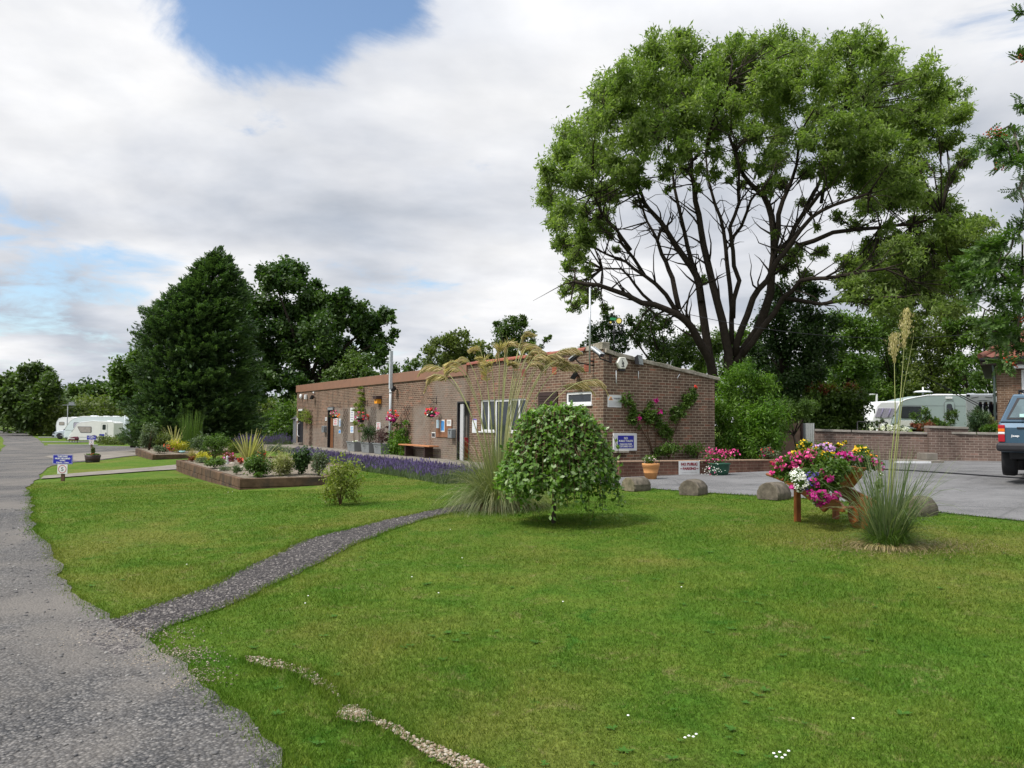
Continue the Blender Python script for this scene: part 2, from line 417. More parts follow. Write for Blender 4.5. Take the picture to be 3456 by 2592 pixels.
def wob(poly, amp=.05, step=.18, seed=1):
    """subdivide a world polygon's edges and make them uneven"""
    r = random.Random(seed); out = []; w_ = 0
    n = len(poly)
    for i in range(n):
        a, b = Vector(poly[i][:2]), Vector(poly[(i + 1) % n][:2]); dl = (b - a).length
        far = min(abs((a.y + b.y) / 2), 60); st = step * (1 + far * .12)
        k = max(1, min(60, int(dl / st)))
        nrm = Vector((-(b - a).y, (b - a).x)).normalized() if dl > 0 else Vector((0, 0))
        for j in range(k):
            w_ = .65 * w_ + r.uniform(-amp, amp) * .7; q = a.lerp(b, j / k) + nrm * w_; out.append((q.x, q.y))
    return out
def sheet(name, poly, mat, dz, label=None, kind='structure', uv=False):
    bm = bmesh.new()
    vs = [bm.verts.new((p[0], p[1], 0)) for p in poly]
    f = bm.faces.new(vs)
    x0, x1 = min(p[0] for p in poly), max(p[0] for p in poly); y0, y1 = min(p[1] for p in poly), max(p[1] for p in poly)
    bmesh.ops.triangulate(bm, faces=bm.faces[:])
    for v in gx:
        if x0 < v < x1: bmesh.ops.bisect_plane(bm, geom=bm.verts[:] + bm.edges[:] + bm.faces[:], plane_co=(v, 0, 0), plane_no=(1, 0, 0))
    for v in gy:
        if y0 < v < y1: bmesh.ops.bisect_plane(bm, geom=bm.verts[:] + bm.edges[:] + bm.faces[:], plane_co=(0, v, 0), plane_no=(0, 1, 0))
    co = np.array([v.co[:] for v in bm.verts]); z = gz(co[:, 0], co[:, 1]) + dz
    for v, q in zip(bm.verts, z): v.co.z = q
    bmesh.ops.recalc_face_normals(bm, faces=bm.faces[:])
    me = bpy.data.meshes.new(name); bm.to_mesh(me); bm.free()
    if me.polygons[0].normal.z < 0: me.flip_normals()
    me.materials.append(mat)
    o = bpy.data.objects.new(name, me); COL.objects.link(o)
    return setp(o, label, None, None, kind)
def inpoly(x, y, poly):
    c = np.zeros(x.shape, bool); n = len(poly)
    for i in range(n):
        x1_, y1_ = poly[i][:2]; x2_, y2_ = poly[(i + 1) % n][:2]
        k = ((y1_ > y) != (y2_ > y)) & (x < (x2_ - x1_) * (y - y1_) / (y2_ - y1_ + 1e-12) + x1_)
        c ^= k
    return c
def GP(pts, s=1.0): return [tuple(G(x * s, y * s)[:2]) for x, y in pts]
DS = 3456 / 2212
road = GP([(1120, 2900), (1000, 2720), (922, 2592), (875, 2500), (800, 2420), (734, 2344), (625, 2250), (560, 2205), (527, 2165), (440, 2140), (345, 2081), (281, 2010), (203, 1922), (141, 1797), (112, 1720), (96, 1650), (104, 1628), (125, 1616),
           (150, 1592), (176, 1573), (253, 1561), (301, 1558), (410, 1544), (456, 1539), (620, 1530), (620, 1510), (432, 1511), (161, 1510), (145, 1496), (128, 1481), (96, 1467), (85, 1454)])
road += [(-140, road[-1][1]), (-140, 20), (-14, -2), (-1.5, 1.0)]
road = wob(road, .075, .10, 3)
path = GP([(391, 2090), (470, 2058), (560, 2028), (640, 2001), (754, 1962), (867, 1899), (980, 1845), (1060, 1818), (1150, 1795), (1264, 1767), (1434, 1729), (1581, 1698), (1660, 1684), (1690, 1706), (1615, 1716), (1468, 1746), (1320, 1792), (1207, 1837), (1120, 1884), (1026, 1928), (867, 2007), (754, 2058), (595, 2115), (504, 2152), (420, 2215), (300, 2190), (270, 2110)])
path = wob(path, .045, .09, 4)
cpath = GP([(137, 1619), (149, 1609), (300, 1596), (500, 1580), (620, 1568), (625, 1585), (500, 1592), (300, 1607)])
verge = GP([(-300, 1470), (0, 1472), (10, 1482), (14, 1505), (12, 1522), (0, 1530), (-300, 1560)])
carpark = GP([(1960, 1634), (2079, 1644), (2187, 1650), (2290, 1658), (2388, 1665), (2564, 1676), (2681, 1681), (2900, 1700), (3140, 1729), (3300, 1745), (3456, 1762), (3800, 1800)]) + [(22, 14), (22, 34), (5.6, 26), (5.4, 20.6), (2.0, 19.4)]
carpark = wob(carpark, .03, .25, 6)
tan1 = GP([(530, 1422), (600, 1430), (650, 1445), (700, 1468), (735, 1500), (742, 1530), (732, 1532), (718, 1510), (690, 1490), (640, 1462), (590, 1448), (535, 1436)], DS)
tan2 = GP([(735, 1535), (770, 1528), (800, 1545), (805, 1560), (770, 1570), (730, 1556)], DS)
tan3 = GP([(802, 1556), (850, 1568), (900, 1600), (950, 1622), (1020, 1645), (1080, 1680), (1040, 1690), (980, 1665), (930, 1640), (880, 1610), (846, 1585), (798, 1564)], DS)
tan2 += []
tan1, tan2, tan3 = [wob(q, .02, .05, 8 + i) for i, q in enumerate((tan1, tan2, tan3))]
pad = GP([(150, 1541), (290, 1530), (456, 1521), (600, 1516), (600, 1532), (456, 1539), (410, 1543), (301, 1557), (262, 1558), (200, 1556)])
sheet('road', road, M_gravel, .016, 'grey gravel road curving round the lawn')
sheet('gravel_path', path, M_path, .012, 'dark gravel path crossing the lawn')
sheet('concrete_path', wob(cpath, .01, .5, 2), M_conc, .03, 'pale concrete path beside the timber bed')
sheet('concrete_pad', wob(pad, .03, .5, 2), M_conc, .03, 'pale concrete hardstanding beside the road')
sheet('grass_verge', wob(verge, .15, .4, 2), M_lawn, .03, 'grass verge on the far side of the road')
sheet('car_park', carpark, M_tarmac, .014, 'grey tarmac car park between lawn and walls')
sheet('pebble_strip', tan1, M_pale, .012, 'buff pebbles in the lawn'); sheet('pebble_strip', tan2, M_pale, .012, 'buff pebbles in the lawn'); sheet('pebble_strip', tan3, M_pale, .012, 'buff pebbles in the lawn')
# pitch strips of gravel on the far grass
for k_, (y_, a_, b_) in enumerate(((1474.5, 128, 210), (1490, 140, 300), (1501, 160, 330))):
    sheet('gravel_strip', GP([(a_, y_), (b_, y_ + .5), (b_, y_ + 3), (a_ + 2, y_ + 3)]), M_tarmac, .03, 'grey gravel pitch strip on the far grass')

# loose stones: one uncountable mass
def ico():
    bm = bmesh.new(); bmesh.ops.create_icosphere(bm, subdivisions=1, radius=1); v = np.array([q.co[:] for q in bm.verts]); f = np.array([[q.index for q in p.verts] for p in bm.faces]); bm.free(); return v, f
IV, IF = ico()
def stones(name, P, S, mat, label):
    n = len(P); sc = S[:, None] * rng.uniform(.6, 1.3, (n, 3)) * np.array([1, 1, .6])
    a = rng.uniform(0, 6.28, n); jit = rng.uniform(.8, 1.2, (n, len(IV), 1))
    v = IV[None] * jit * sc[:, None, :]
    x = v[..., 0] * np.cos(a)[:, None] - v[..., 1] * np.sin(a)[:, None]; y = v[..., 0] * np.sin(a)[:, None] + v[..., 1] * np.cos(a)[:, None]
    v = np.stack([x, y, v[..., 2]], -1) + P[:, None, :]
    f = (IF[None] + (np.arange(n) * len(IV))[:, None, None]).reshape(-1, 3)
    o = npmesh(name, v.reshape(-1, 3), f, mat, rnd=np.repeat(rng.random(n), len(IF)))
    return setp(o, label, 'stones', None, 'stuff')
def stonem(name, a, b, c):
    m, t, bs, o = newmat(name); at = N(t, 'ShaderNodeAttribute', attribute_name='rnd').outputs['Fac']
    L(t, ramp_(t, at, [(0.0, a), (1.0, c), (.6, b)]), bs.inputs['Base Color']); bs.inputs['Roughness'].default_value = .85
    return m
def scatter(poly, n, ymax=30):
    q = np.array(poly); x0, x1, y0, y1 = q[:, 0].min(), q[:, 0].max(), q[:, 1].min(), min(q[:, 1].max(), ymax)
    x = rng.uniform(x0, x1, n * 6); y = y0 + (y1 - y0) * rng.random(n * 6) ** 2.2 if y1 - y0 > 6 else rng.uniform(y0, y1, n * 6)
    k = inpoly(x, y, poly); x, y = x[k][:n], y[k][:n]
    return x, y
x, y = scatter([p for p in road if p[0] > -20 and p[1] < 40] , 9000, 14)
stones('road_stones', np.stack([x, y, gz(x, y) + .018], 1), rng.uniform(.005, .016, len(x)) * (1 + .03 * y), stonem('grey_stone', (.06, .06, .062), (.12, .115, .11), (.26, .25, .235)), 'loose grey stones lying on the gravel road')
x, y = scatter(path, 7000)
stones('path_stones', np.stack([x, y, gz(x, y) + .012], 1), rng.uniform(.006, .016, len(x)), stonem('dark_stone', (.03, .027, .03), (.075, .067, .065), (.22, .20, .185)), 'loose dark stones lying on the lawn path')
xs, ys = zip(*[scatter(q, m_) for q, m_ in ((tan1, 420), (tan2, 380), (tan3, 520))])
x, y = np.concatenate(xs), np.concatenate(ys)
stones('buff_pebbles', np.stack([x, y, gz(x, y) + .018], 1), rng.uniform(.006, .0125, len(x)), stonem('buff_stone', (.16, .11, .07), (.26, .20, .14), (.42, .38, .32)), 'buff and white pebbles in strips across the lawn')

# ------------------------------------------------------------------ near lawn blades
def blade_mat():
    m, t, b, o = newmat('grass_blades')
    c, _ = grass_col(t, False)
    a = N(t, 'ShaderNodeAttribute', attribute_name='rnd').outputs['Fac']
    c = mixc(t, 1.0, c, ramp_(t, a, [(0.0, (.62, .68, .5)), (1.0, (1.75, 1.55, 1.5)), (.85, (1.2, 1.2, 1.1))]), 'MULTIPLY')
    L(t, c, b.inputs['Base Color']); b.inputs['Roughness'].default_value = .8; b.inputs['Specular IOR Level'].default_value = .06
    tr = N(t, 'ShaderNodeBsdfTranslucent'); L(t, mixc(t, 1.0, c, (1.2, 1.4, .6), 'MULTIPLY'), tr.inputs[0])
    mx = N(t, 'ShaderNodeMixShader'); mx.inputs[0].default_value = .3
    L(t, b.outputs[0], mx.inputs[1]); L(t, tr.outputs[0], mx.inputs[2]); L(t, mx.outputs[0], o.inputs[0])
    return m
def blades(n, rmin, rmax):
    # density falls with distance like 1/r^1.6
    u = rng.random(n); e = 2 - 1.7
    r = (rmin ** e + u * (rmax ** e - rmin ** e)) ** (1 / e); th = rng.uniform(-.66, .66, n)
    return r * np.sin(th), r * np.cos(th), r
x, y, r = blades(620000, 2.6, 24)
k = ~inpoly(x, y, road)
edge = rng.random(len(x)) < .03
for q in (path, cpath, carpark, pad): k &= ~inpoly(x, y, q)
for q in (tan1, tan2, tan3): k &= ~(inpoly(x, y, q) & (rng.random(len(x)) < .78))
k &= ~((y > 17) & (x > -6 + (y - 17.3) * -.6) & (x < -3.8 + (y - 17) * -.3))
x, y, r = x[k], y[k], r[k]; n = len(x)
def edgepts(poly, m, w, ymax=18):
    p = np.array(poly); q_ = np.roll(p, -1, 0); ln = np.linalg.norm(q_ - p, axis=1); ok = (p[:, 1] < ymax) & (p[:, 1] > 2) & (np.abs(p[:, 0]) < 16); pr = ln * ok / np.maximum(p[:, 1], 2); pr /= pr.sum()
    i = rng.choice(len(p), m, p=pr); t_ = rng.random(m)[:, None]; c = p[i] * (1 - t_) + q_[i] * t_ + rng.normal(size=(m, 2)) * w
    return c[:, 0], c[:, 1]
es = [edgepts(road, 12000, .06), edgepts(path, 9000, .045, 14), edgepts(tan1, 4000, .04), edgepts(tan2, 1500, .03), edgepts(tan3, 3000, .04), edgepts(carpark, 6000, .03, 20)]
ex_ = np.concatenate([e_[0] for e_ in es]); ey_ = np.concatenate([e_[1] for e_ in es]); pe_ = [(road, path), (path, road)]; keep = np.ones(len(ex_), bool); keep[:12000] = ~inpoly(ex_[:12000], ey_[:12000], path); keep[12000:21000] = ~inpoly(ex_[12000:21000], ey_[12000:21000], road); ex_, ey_ = ex_[keep], ey_[keep]
nb_ = n; x = np.concatenate([x, ex_]); y = np.concatenate([y, ey_]); r = np.concatenate([r, np.hypot(ex_, ey_)]); n = len(x)
hgt = rng.uniform(.009, .022, n) * (1 + .006 * r); wd = .0016 * (1 + .15 * r) * rng.uniform(.7, 1.4, n)
lush = np.sin(x * 1.3 + 2 * np.sin(y * .7)) * np.sin(y * 1.1 + x * .3); hgt *= 1 + .35 * lush + .9 * np.clip(np.sin(x * 2.9 + 1.3 * np.sin(y * 2.3)) * np.sin(y * 3.1 + x) - .55, 0, 1) * (r < 9); hgt[nb_:] *= rng.uniform(.5, 1.7, n - nb_)
a = rng.uniform(0, 6.28, n); la = rng.uniform(0, 6.28, n); lean = rng.uniform(.2, 1.1, n) * hgt
z = gz(x, y) + .004; z[nb_:] += .008
B = np.stack([x, y, z], 1); dx = np.stack([np.cos(a), np.sin(a), 0 * a], 1) * wd[:, None]
tip = B + np.stack([np.cos(la) * lean, np.sin(la) * lean, hgt], 1)
V = np.stack([B - dx, B + dx, tip], 1).reshape(-1, 3); F = np.arange(3 * n).reshape(-1, 3)
o = npmesh('lawn_grass', V, F, blade_mat(), rnd=rng.random(n)); setp(o, 'short mown grass blades of the front lawn', 'grass', None, 'stuff')
# grit where the lawn meets the road, and small leafy weeds in the turf
gc = G(560, 2225); gd = G(640, 2300); ge = G(420, 2150); P_ = []
for c_, s1, s2, m_ in ((gc, .16, .12, 900), (gd, .10, .12, 500), (ge, .25, .15, 700)): P_.append(np.stack([c_.x + rng.normal(0, s1, m_), c_.y + rng.normal(0, s2, m_)], 1))
P_ = np.concatenate(P_); stones('edge_grit', np.stack([P_[:, 0], P_[:, 1], gz(P_[:, 0], P_[:, 1]) + .014], 1), rng.uniform(.002, .008, len(P_)), stonem('grit', (.12, .10, .08), (.22, .18, .13), (.36, .31, .25)), 'sandy grit scattered where the lawn meets the road')
x, y, r = blades(240, 3.2, 12); k = ~inpoly(x, y, road) & ~inpoly(x, y, path) & ~inpoly(x, y, carpark); x, y = x[k], y[k]; m_ = 9; a = rng.uniform(0, 6.28, (len(x), m_)); rr_ = rng.uniform(.008, .020, (len(x), m_)) * rng.uniform(.6, 1.5, (len(x), 1))
c0 = np.stack([x[:, None] + np.cos(a) * rr_, y[:, None] + np.sin(a) * rr_, gz(x, y)[:, None] + .014 + 0 * a], -1); dd = np.stack([np.cos(a), np.sin(a), 0 * a + .15], -1); ss = np.stack([-np.sin(a), np.cos(a), 0 * a], -1); l_ = rr_[..., None] * 1.1; w_ = rr_[..., None] * .42
V = np.stack([c0 - dd * l_, c0 + ss * w_, c0 + dd * l_, c0 - ss * w_], 2).reshape(-1, 3)
mw, tw, bw_, ow = newmat('weed_leaf'); bw_.inputs['Base Color'].default_value = (.040, .105, .014, 1); bw_.inputs['Roughness'].default_value = .8; bw_.inputs['Specular IOR Level'].default_value = .1
o = npmesh('lawn_weeds', V, np.arange(len(V)).reshape(-1, 4), mw); setp(o, 'flat leafy weeds and clover growing in the lawn', 'weeds', None, 'stuff')
# daisies
pts = [(2325, 2500), (2350, 2494), (2312, 2506), (2340, 2503), (2612, 2560), (2632, 2556), (2650, 2566), (2662, 2552), (2620, 2572), (2640, 2575), (2880, 2440), (2120, 2430), (1480, 2010), (1390, 1955), (1030, 2045), (630, 1912), (1560, 1890), (1520, 1793), (770, 1665), (784, 1663), (1340, 1760), (2300, 1990), (1900, 2040), (1040, 2020)]
mbf = MB()
for px, py in pts:
    q = G(px, py)
    mbf.lathe([(.002, .02), (.008, .024), (.006, .027), (.002, .028)], c=tuple(q), n=8)
o = mbf.build('daisies', surf('daisy', (.85, .85, .82), .7, .1)); setp(o, 'scattered small white daisies in the lawn', 'flowers', None, 'stuff')
# ------------------------------------------------------------------ main building
BC = Vector((2.38, 20.8, .27)); BR = math.radians(121.08)      # local X runs back along the long wall, local Y points outwards from it
BM = Matrix.Translation(BC) @ Matrix.Rotation(BR, 4, 'Z'); BMI = BM.inverted()
U = BM.to_3x3() @ Vector((1, 0, 0)); OUT = BM.to_3x3() @ Vector((0, 1, 0))
CAMP = Vector((0, 0, CAMH))
def FL(px, py, off=0.0):
    """pixel -> (t, z) on the long wall's plane pushed out by off"""
    o = BMI @ CAMP; d = BMI.to_3x3() @ Vector(ray(px, py)); s = (off - o.y) / d.y; q = o + d * s; return q.x, q.z
def FG(px, py, off=0.0):
    o = BMI @ CAMP; d = BMI.to_3x3() @ Vector(ray(px, py)); s = (-off - o.x) / d.x; q = o + d * s; return -q.y, q.z
def k1(x, y): return 950 + x * .31646, 1100 + y * .31646
def k2(x, y): return 1400 + x * .31646, 1100 + y * .31646
def k3(x, y): return 1900 + x * .31646, 1100 + y * .31646
def k7(x, y): return 1600 + x * .24108, 1100 + y * .24108
def rectL(kf, x0, y0, x1, y1, off=0):
    a = FL(*kf(x0, (y0 + y1) / 2), off); b = FL(*kf(x1, (y0 + y1) / 2), off); xm = (x0 + x1) / 2
    c = FL(*kf(xm, y0), off); d = FL(*kf(xm, y1), off)
    return min(a[0], b[0]), max(a[0], b[0]), d[1], c[1]
def rectG(kf, x0, y0, x1, y1, off=0):
    a = FG(*kf(x0, (y0 + y1) / 2), off); b = FG(*kf(x1, (y0 + y1) / 2), off); xm = (x0 + x1) / 2
    c = FG(*kf(xm, y0), off); d = FG(*kf(xm, y1), off)
    return min(a[0], b[0]), max(a[0], b[0]), d[1], c[1]
def patchL(t, uv, c):
    s = N(t, 'ShaderNodeSeparateXYZ'); L(t, uv, s.inputs[0])
    n_ = noise(t, .9, 5, .6, uv, .5); n2_ = noise(t, 5, 5, .7, uv, .3)
    # old grey render smears on the lower half of the wall between the doors and by the noticeboard
    def band(axis, a, b, w):
        p1 = MATH(t, 'DIVIDE', MATH(t, 'SUBTRACT', s.outputs[axis], a), w, clamp=True); p2 = MATH(t, 'DIVIDE', MATH(t, 'SUBTRACT', b, s.outputs[axis]), w, clamp=True)
        return MATH(t, 'MULTIPLY', p1, p2)
    u_ = s.outputs[0]
    def box(a, b, z1, amt):
        m1 = MATH(t, 'MULTIPLY', band(0, a, b, .35), MATH(t, 'DIVIDE', MATH(t, 'SUBTRACT', z1, s.outputs[1]), .25, clamp=True)); return MATH(t, 'MULTIPLY', m1, amt)
    f = MATH(t, 'ADD', box(-22.3, -14.3, 2.1, .95), box(-12.2, -10.4, 2.05, .8))
    f = MATH(t, 'ADD', f, box(-10.4, -7.5, 3.0, .6)); f = MATH(t, 'ADD', f, box(-29, -22, 1.1, .6))
    f = MATH(t, 'MULTIPLY', f, ramp_(t, MATH(t, 'ADD', MATH(t, 'MULTIPLY', n_, .6), MATH(t, 'MULTIPLY', n2_, .4)), [(.38, .35), (.56, 1.0)]))
    c = mixc(t, f, c, (.20, .175, .15))
    return c
BRK_A = dict(c1=(.112, .066, .048), c2=(.155, .096, .066), c3=(.225, .108, .070), mortar=(.33, .27, .205))
M_brickL = brickm('long_wall_brick', patches=patchL, **BRK_A)
M_brickG = brickm('gable_brick', (.118, .073, .052), (.162, .104, .072), (.235, .112, .073), (.35, .29, .215))
M_white = surf('white_upvc', (.68, .69, .70), .35, .06, 4, .5)
M_black = surf('black_paint', (.018, .018, .022), .5, .2, 5)
M_brown = surf('brown_paint', (.215, .115, .075), .55, .12, 3, dirt=(.24, .12, .075))
M_dkbrown = surf('dark_brown_wood', (.035, .018, .015), .6, .25, 8)
M_door = surf('brown_door', (.14, .055, .02), .5, .2, 5)
M_glass = glassm('window_glass')
M_dark = surf('interior_shade', (.012, .012, .013), .9, .1)  # near-black colour stands for the shade inside the doorways
M_grey = surf('grey_metal', (.20, .215, .225), .45, .12, 6, .5, .2)
M_galv = surf('galvanised', (.48, .50, .52), .38, .1, 8, .5, .6)
M_red = surf('red_plastic', (.55, .02, .02), .4, .1)
M_terra = surf('terracotta', (.22, .065, .045), .75, .3, 3, dirt=(.30, .09, .04))
M_stonec = surf('coping_stone', (.33, .30, .245), .9, .3, 9, .2, bmp=.4, dirt=(.15, .14, .10))
M_felt = surf('roof_felt', (.14, .13, .12), .9, .2)
M_paper = surf('notice_white', (.62, .63, .63), .6, .04)
M_ink = surf('ink_black', (.03, .03, .035), .7, .1)
M_blue = surf('sign_blue', (.015, .02, .30), .45, .08)
M_redink = surf('sign_red', (.40, .02, .04), .5, .1)
M_purple = surf('ink_purple', (.12, .06, .32), .5, .1)
M_skyblue = surf('poster_blue', (.05, .25, .6), .5, .35, 8)
M_orange = surf('orange_paint', (.75, .30, .015), .5, .1)

bld = thing('amenity_building', 'long low brown brick building with sloping gable end', 'building', BC, BR)
LT = 27.9; GS = 4.0
# --- openings of the long wall (t0,t1,z0,z1)
door_near = rectL(k1, 1873, 820, 2005, 1440); door_near = (door_near[0], door_near[1], 0, 2.06)
door_mid = rectL(k1, 493, 872, 560, 1303); door_mid = (door_mid[0], door_mid[1], 0, 2.06)
door_far = rectL(k1, 178, 900, 232, 1258); door_far = (door_far[0], door_far[1], .15, 2.0)
w_all = rectL(k7, 90, 1025, 720, 1480); w_mid = rectL(k7, 285, 1035, 492, 1480); w_small = rectL(k7, 1285, 922, 1645, 1100)
zsill = rectL(k7, 90, 1025, 290, 1475)[2]; ztop = w_all[3]
win_l = (w_mid[1], w_all[1], zsill, ztop); win_c = (w_mid[0], w_mid[1], 0.0, ztop); win_r = (w_all[0], w_mid[0], zsill, ztop)
opens = [door_near, door_mid, door_far, win_l, win_c, win_r, w_small]
def wallmesh(mb, x0, x1, z0, z1, ops, y=0.0, depth=.12):
    xs = sorted({x0, x1, *[v for o in ops for v in o[:2]]}); zs = sorted({z0, z1, *[v for o in ops for v in o[2:]]})
    for i in range(len(xs) - 1):
        for j in range(len(zs) - 1):
            xm, zm = (xs[i] + xs[i + 1]) / 2, (zs[j] + zs[j + 1]) / 2
            if any(o[0] < xm < o[1] and o[2] < zm < o[3] for o in ops): continue
            mb.quad((xs[i + 1], y, zs[j]), (xs[i], y, zs[j]), (xs[i], y, zs[j + 1]), (xs[i + 1], y, zs[j + 1]))
    for o in ops:
        a, b, c, d = o
        mb.quad((a, y, c), (a, y - depth, c), (a, y - depth, d), (a, y, d)); mb.quad((b, y - depth, c), (b, y, c), (b, y, d), (b, y - depth, d))
        mb.quad((a, y, d), (a, y - depth, d), (b, y - depth, d), (b, y, d)); mb.quad((a, y - depth, c), (a, y, c), (b, y, c), (b, y - depth, c))
SPL = 7.55
mb = MB()
H1 = 3.30; H2 = 2.94
near_ops = [o for o in opens if o[1] < SPL]; far_ops = [o for o in opens if o[0] > SPL]
mid_ops = [o for o in opens if o[0] <= SPL < o[1]]
wallmesh(mb, 0, LT, -.8, H2, opens); wallmesh(mb, 0, SPL, H2, H1, [])
mb.build('long_wall', M_brickL, bld, uv=True)
# the gable wall with its slanting top, end and back walls
mb = MB()
def gtop(s): return 3.16 - (3.16 - 2.62) * s / GS
mb.add([(0, 0, -.8), (0, -GS, -.8), (0, -GS, gtop(GS)), (0, 0, gtop(0))], [(0, 3, 2, 1)])
mb.add([(LT, 0, -.8), (LT, -GS, -.8), (LT, -GS, gtop(GS)), (LT, 0, 3.1)], [(0, 1, 2, 3)])
mb.add([(0, -GS, -.8), (LT, -GS, -.8), (LT, -GS, gtop(GS)), (0, -GS, gtop(GS))], [(0, 3, 2, 1)])
mb.build('gable_wall', M_brickG, bld, uv=True)
mb = MB(); mb.add([(.1, -.06, H1 - .05), (LT, -.06, H2 + .2), (LT, -GS - .1, gtop(GS) + .02), (.1, -GS - .1, gtop(GS) + .02)], [(0, 1, 2, 3)])
mb.quad((0, -.06, H1), (SPL, -.06, H1), (SPL, -.06, H2), (0, -.06, H2)); mb.quad((0, -.3, H2 - .2), (LT, -.3, H2 - .2), (LT, -.3, -.5), (0, -.3, -.5))
mb.build('roof', M_felt, bld)
mb = MB(); mb.box(SPL, LT + .06, -.02, .055, H2, H2 + .38); mb.box(LT + .02, LT + .06, -GS, -.02, H2, H2 + .38)
mb.build('fascia', M_brown, bld, bevel=.01)
# parapet ridge tiles above the taller part
mb = MB(); tt = 0.75
while tt < SPL:
    l = min(.44, SPL - tt)
    pts = [(-.14, -.02), (-.13, .03), (-.07, .075), (0, .09), (.07, .075), (.13, .03), (.14, -.02)]
    r_ = .008 * random.uniform(-1, 1)
    mb.prism([(p[0], p[1] + H1 + .015 + r_) for p in pts], tt, tt + l - .008, M=Matrix(((0, 1, 0, 0), (1, 0, 0, -.06), (0, 0, 1, 0), (0, 0, 0, 1))))
    tt += .45
mb.build('ridge_tiles', M_terra, bld)
# mortar cap at the corner and coping down the gable
mb = MB()
mb.prism([(.02, H1 - .02), (.75, H1 - .02), (.75, H1 + .10), (.30, H1 + .16), (.0, H1 + .17)], -.22, .03)
n_ = 9
for i in range(n_):
    s0, s1 = .05 + i * (GS + .1) / n_, .05 + (i + 1) * (GS + .1) / n_
    a, b = gtop(s0) + .10, gtop(s1) + .10
    if i == 0: a += .04
    j = random.uniform(-.012, .012)
    mb.add([(-.06, -s0, a - .1), (-.06, -s1 + .004, b - .1), (-.06, -s1 + .004, b + j), (-.06, -s0, a + j), (.3, -s0, a - .1), (.3, -s1 + .004, b - .1), (.3, -s1 + .004, b + .02 + j), (.3, -s0, a + .02 + j)],
           [(0, 3, 2, 1), (4, 5, 6, 7), (3, 7, 6, 2), (0, 1, 5, 4), (0, 4, 7, 3), (1, 2, 6, 5)])
mb.build('coping', M_stonec, bld, bevel=.012)
# windows
def frame_rect(mb, r, w=.055, y0=-.09, y1=-.03):
    a, b, c, d = r
    mb.box(a, b, y0, y1, c, c + w); mb.box(a, b, y0, y1, d - w, d); mb.box(a, a + w, y0, y1, c + w, d - w); mb.box(b - w, b, y0, y1, c + w, d - w)
def window(r, mull=(), name='window', sill=True, w=.055, label=None):
    mb = MB(); frame_rect(mb, r, w)
    for m_ in mull: mb.box(m_ - .035, m_ + .035, -.088, -.025, r[2] + w, r[3] - w)
    wd = mb.build(name, M_white, bld, bevel=.006, label=label)
    MB().box(r[0] + w * .8, r[1] - w * .8, -.07, -.06, r[2] + w * .8, r[3] - w * .8).build('pane', M_glass, wd)
    if sill: MB().box(r[0] - .05, r[1] + .05, -.05, .05, r[2] - .045, r[2] - .003).build('sill', M_white, wd, bevel=.006)
    return wd
ml = rectL(k7, 180, 1100, 206, 1400); window(win_l, [(ml[0] + ml[1]) / 2])
mr = rectL(k7, 600, 1100, 640, 1400); window(win_r, [(mr[0] + mr[1]) / 2])
window(w_small, [], w=.07)
wd = MB(); frame_rect(wd, win_c, .075); d_ = wd.build('glazed_door', M_white, bld, bevel=.006)
MB().box(win_c[0] + .07, win_c[1] - .07, -.07, -.06, .07, win_c[3] - .07).build('pane', M_glass, d_)
# hatch
h_ = rectL(k7, 915, 925, 1175, 1180)
mb = MB(); mb.box(h_[0], h_[1], .003, .05, h_[2] - .25, h_[3])
for i in range(9):
    zz_ = h_[2] - .2 + i * (h_[3] - h_[2] + .15) / 9; mb.box(h_[0] + .05, h_[1] - .05, .05, .062, zz_, zz_ + .05)
mb.build('shutter', M_dkbrown, bld, bevel=.005)
# doors
def doorframe(r, mat=M_black, w=.06):
    mb = MB(); a, b, c, d = r
    mb.box(a, a + w, -.11, .012, c, d); mb.box(b - w, b, -.11, .012, c, d); mb.box(a + w, b - w, -.11, .012, d - w, d)
    return mb
f_ = doorframe(door_near, w=.05).build('entrance', M_black, bld)
MB().box(door_near[0], door_near[1], -.9, -.88, -.1, 2.1).build('shade_sheet', M_dark, f_)  # added dark sheet: the doorway's inner shade put in as colour
gl = rectL(k1, 1908, 860, 1945, 1440)
MB().box(gl[0] + .1, gl[1] + .08, -.08, -.02, .02, 1.98).build('door_leaf', surf('grey_door', (.42, .42, .43), .5, .05), f_, bevel=.01)
f_ = doorframe(door_mid, w=.05).build('wooden_entrance', M_black, bld)
a, b = door_mid[:2]; sp = a + (b - a) * .62
MB().box(a + .05, sp, -.07, -.02, .02, 2.0).build('door_leaf', M_door, f_, bevel=.01)
MB().box(a, b, -.6, -.58, 0, 2.06).build('shade_sheet', M_dark, f_)  # dark sheet coloured as the unlit space behind this door
MB().box(a + .1, b - .1, .013, .06, 1.9, 2.02).build('door_closer', M_galv, f_)
f_ = doorframe(door_far, w=.06).build('black_entrance', M_black, bld)
MB().box(door_far[0] + .06, door_far[1] - .06, -.07, -.03, door_far[2], door_far[3] - .06).build('door_leaf', M_black, f_)
MB().box(door_far[0] + .1, door_far[1] - .1, .0, .045, 1.9, 2.0).build('door_closer', M_white, f_)
MB().box(door_far[0] - .05, door_far[1] + .05, -.05, .25, -.6, .14).build('threshold', M_conc, f_)
hz = rectL(k1, 165, 1035, 187, 1180, .08)
tx = (hz[0] + hz[1]) / 2 + .05
MB().tube([(tx - .12, .01, hz[3]), (tx, .09, hz[3] - .05), (tx, .09, hz[2] + .08), (tx - .12, .01, hz[2])], .022, 8).build('handle', M_white, f_)
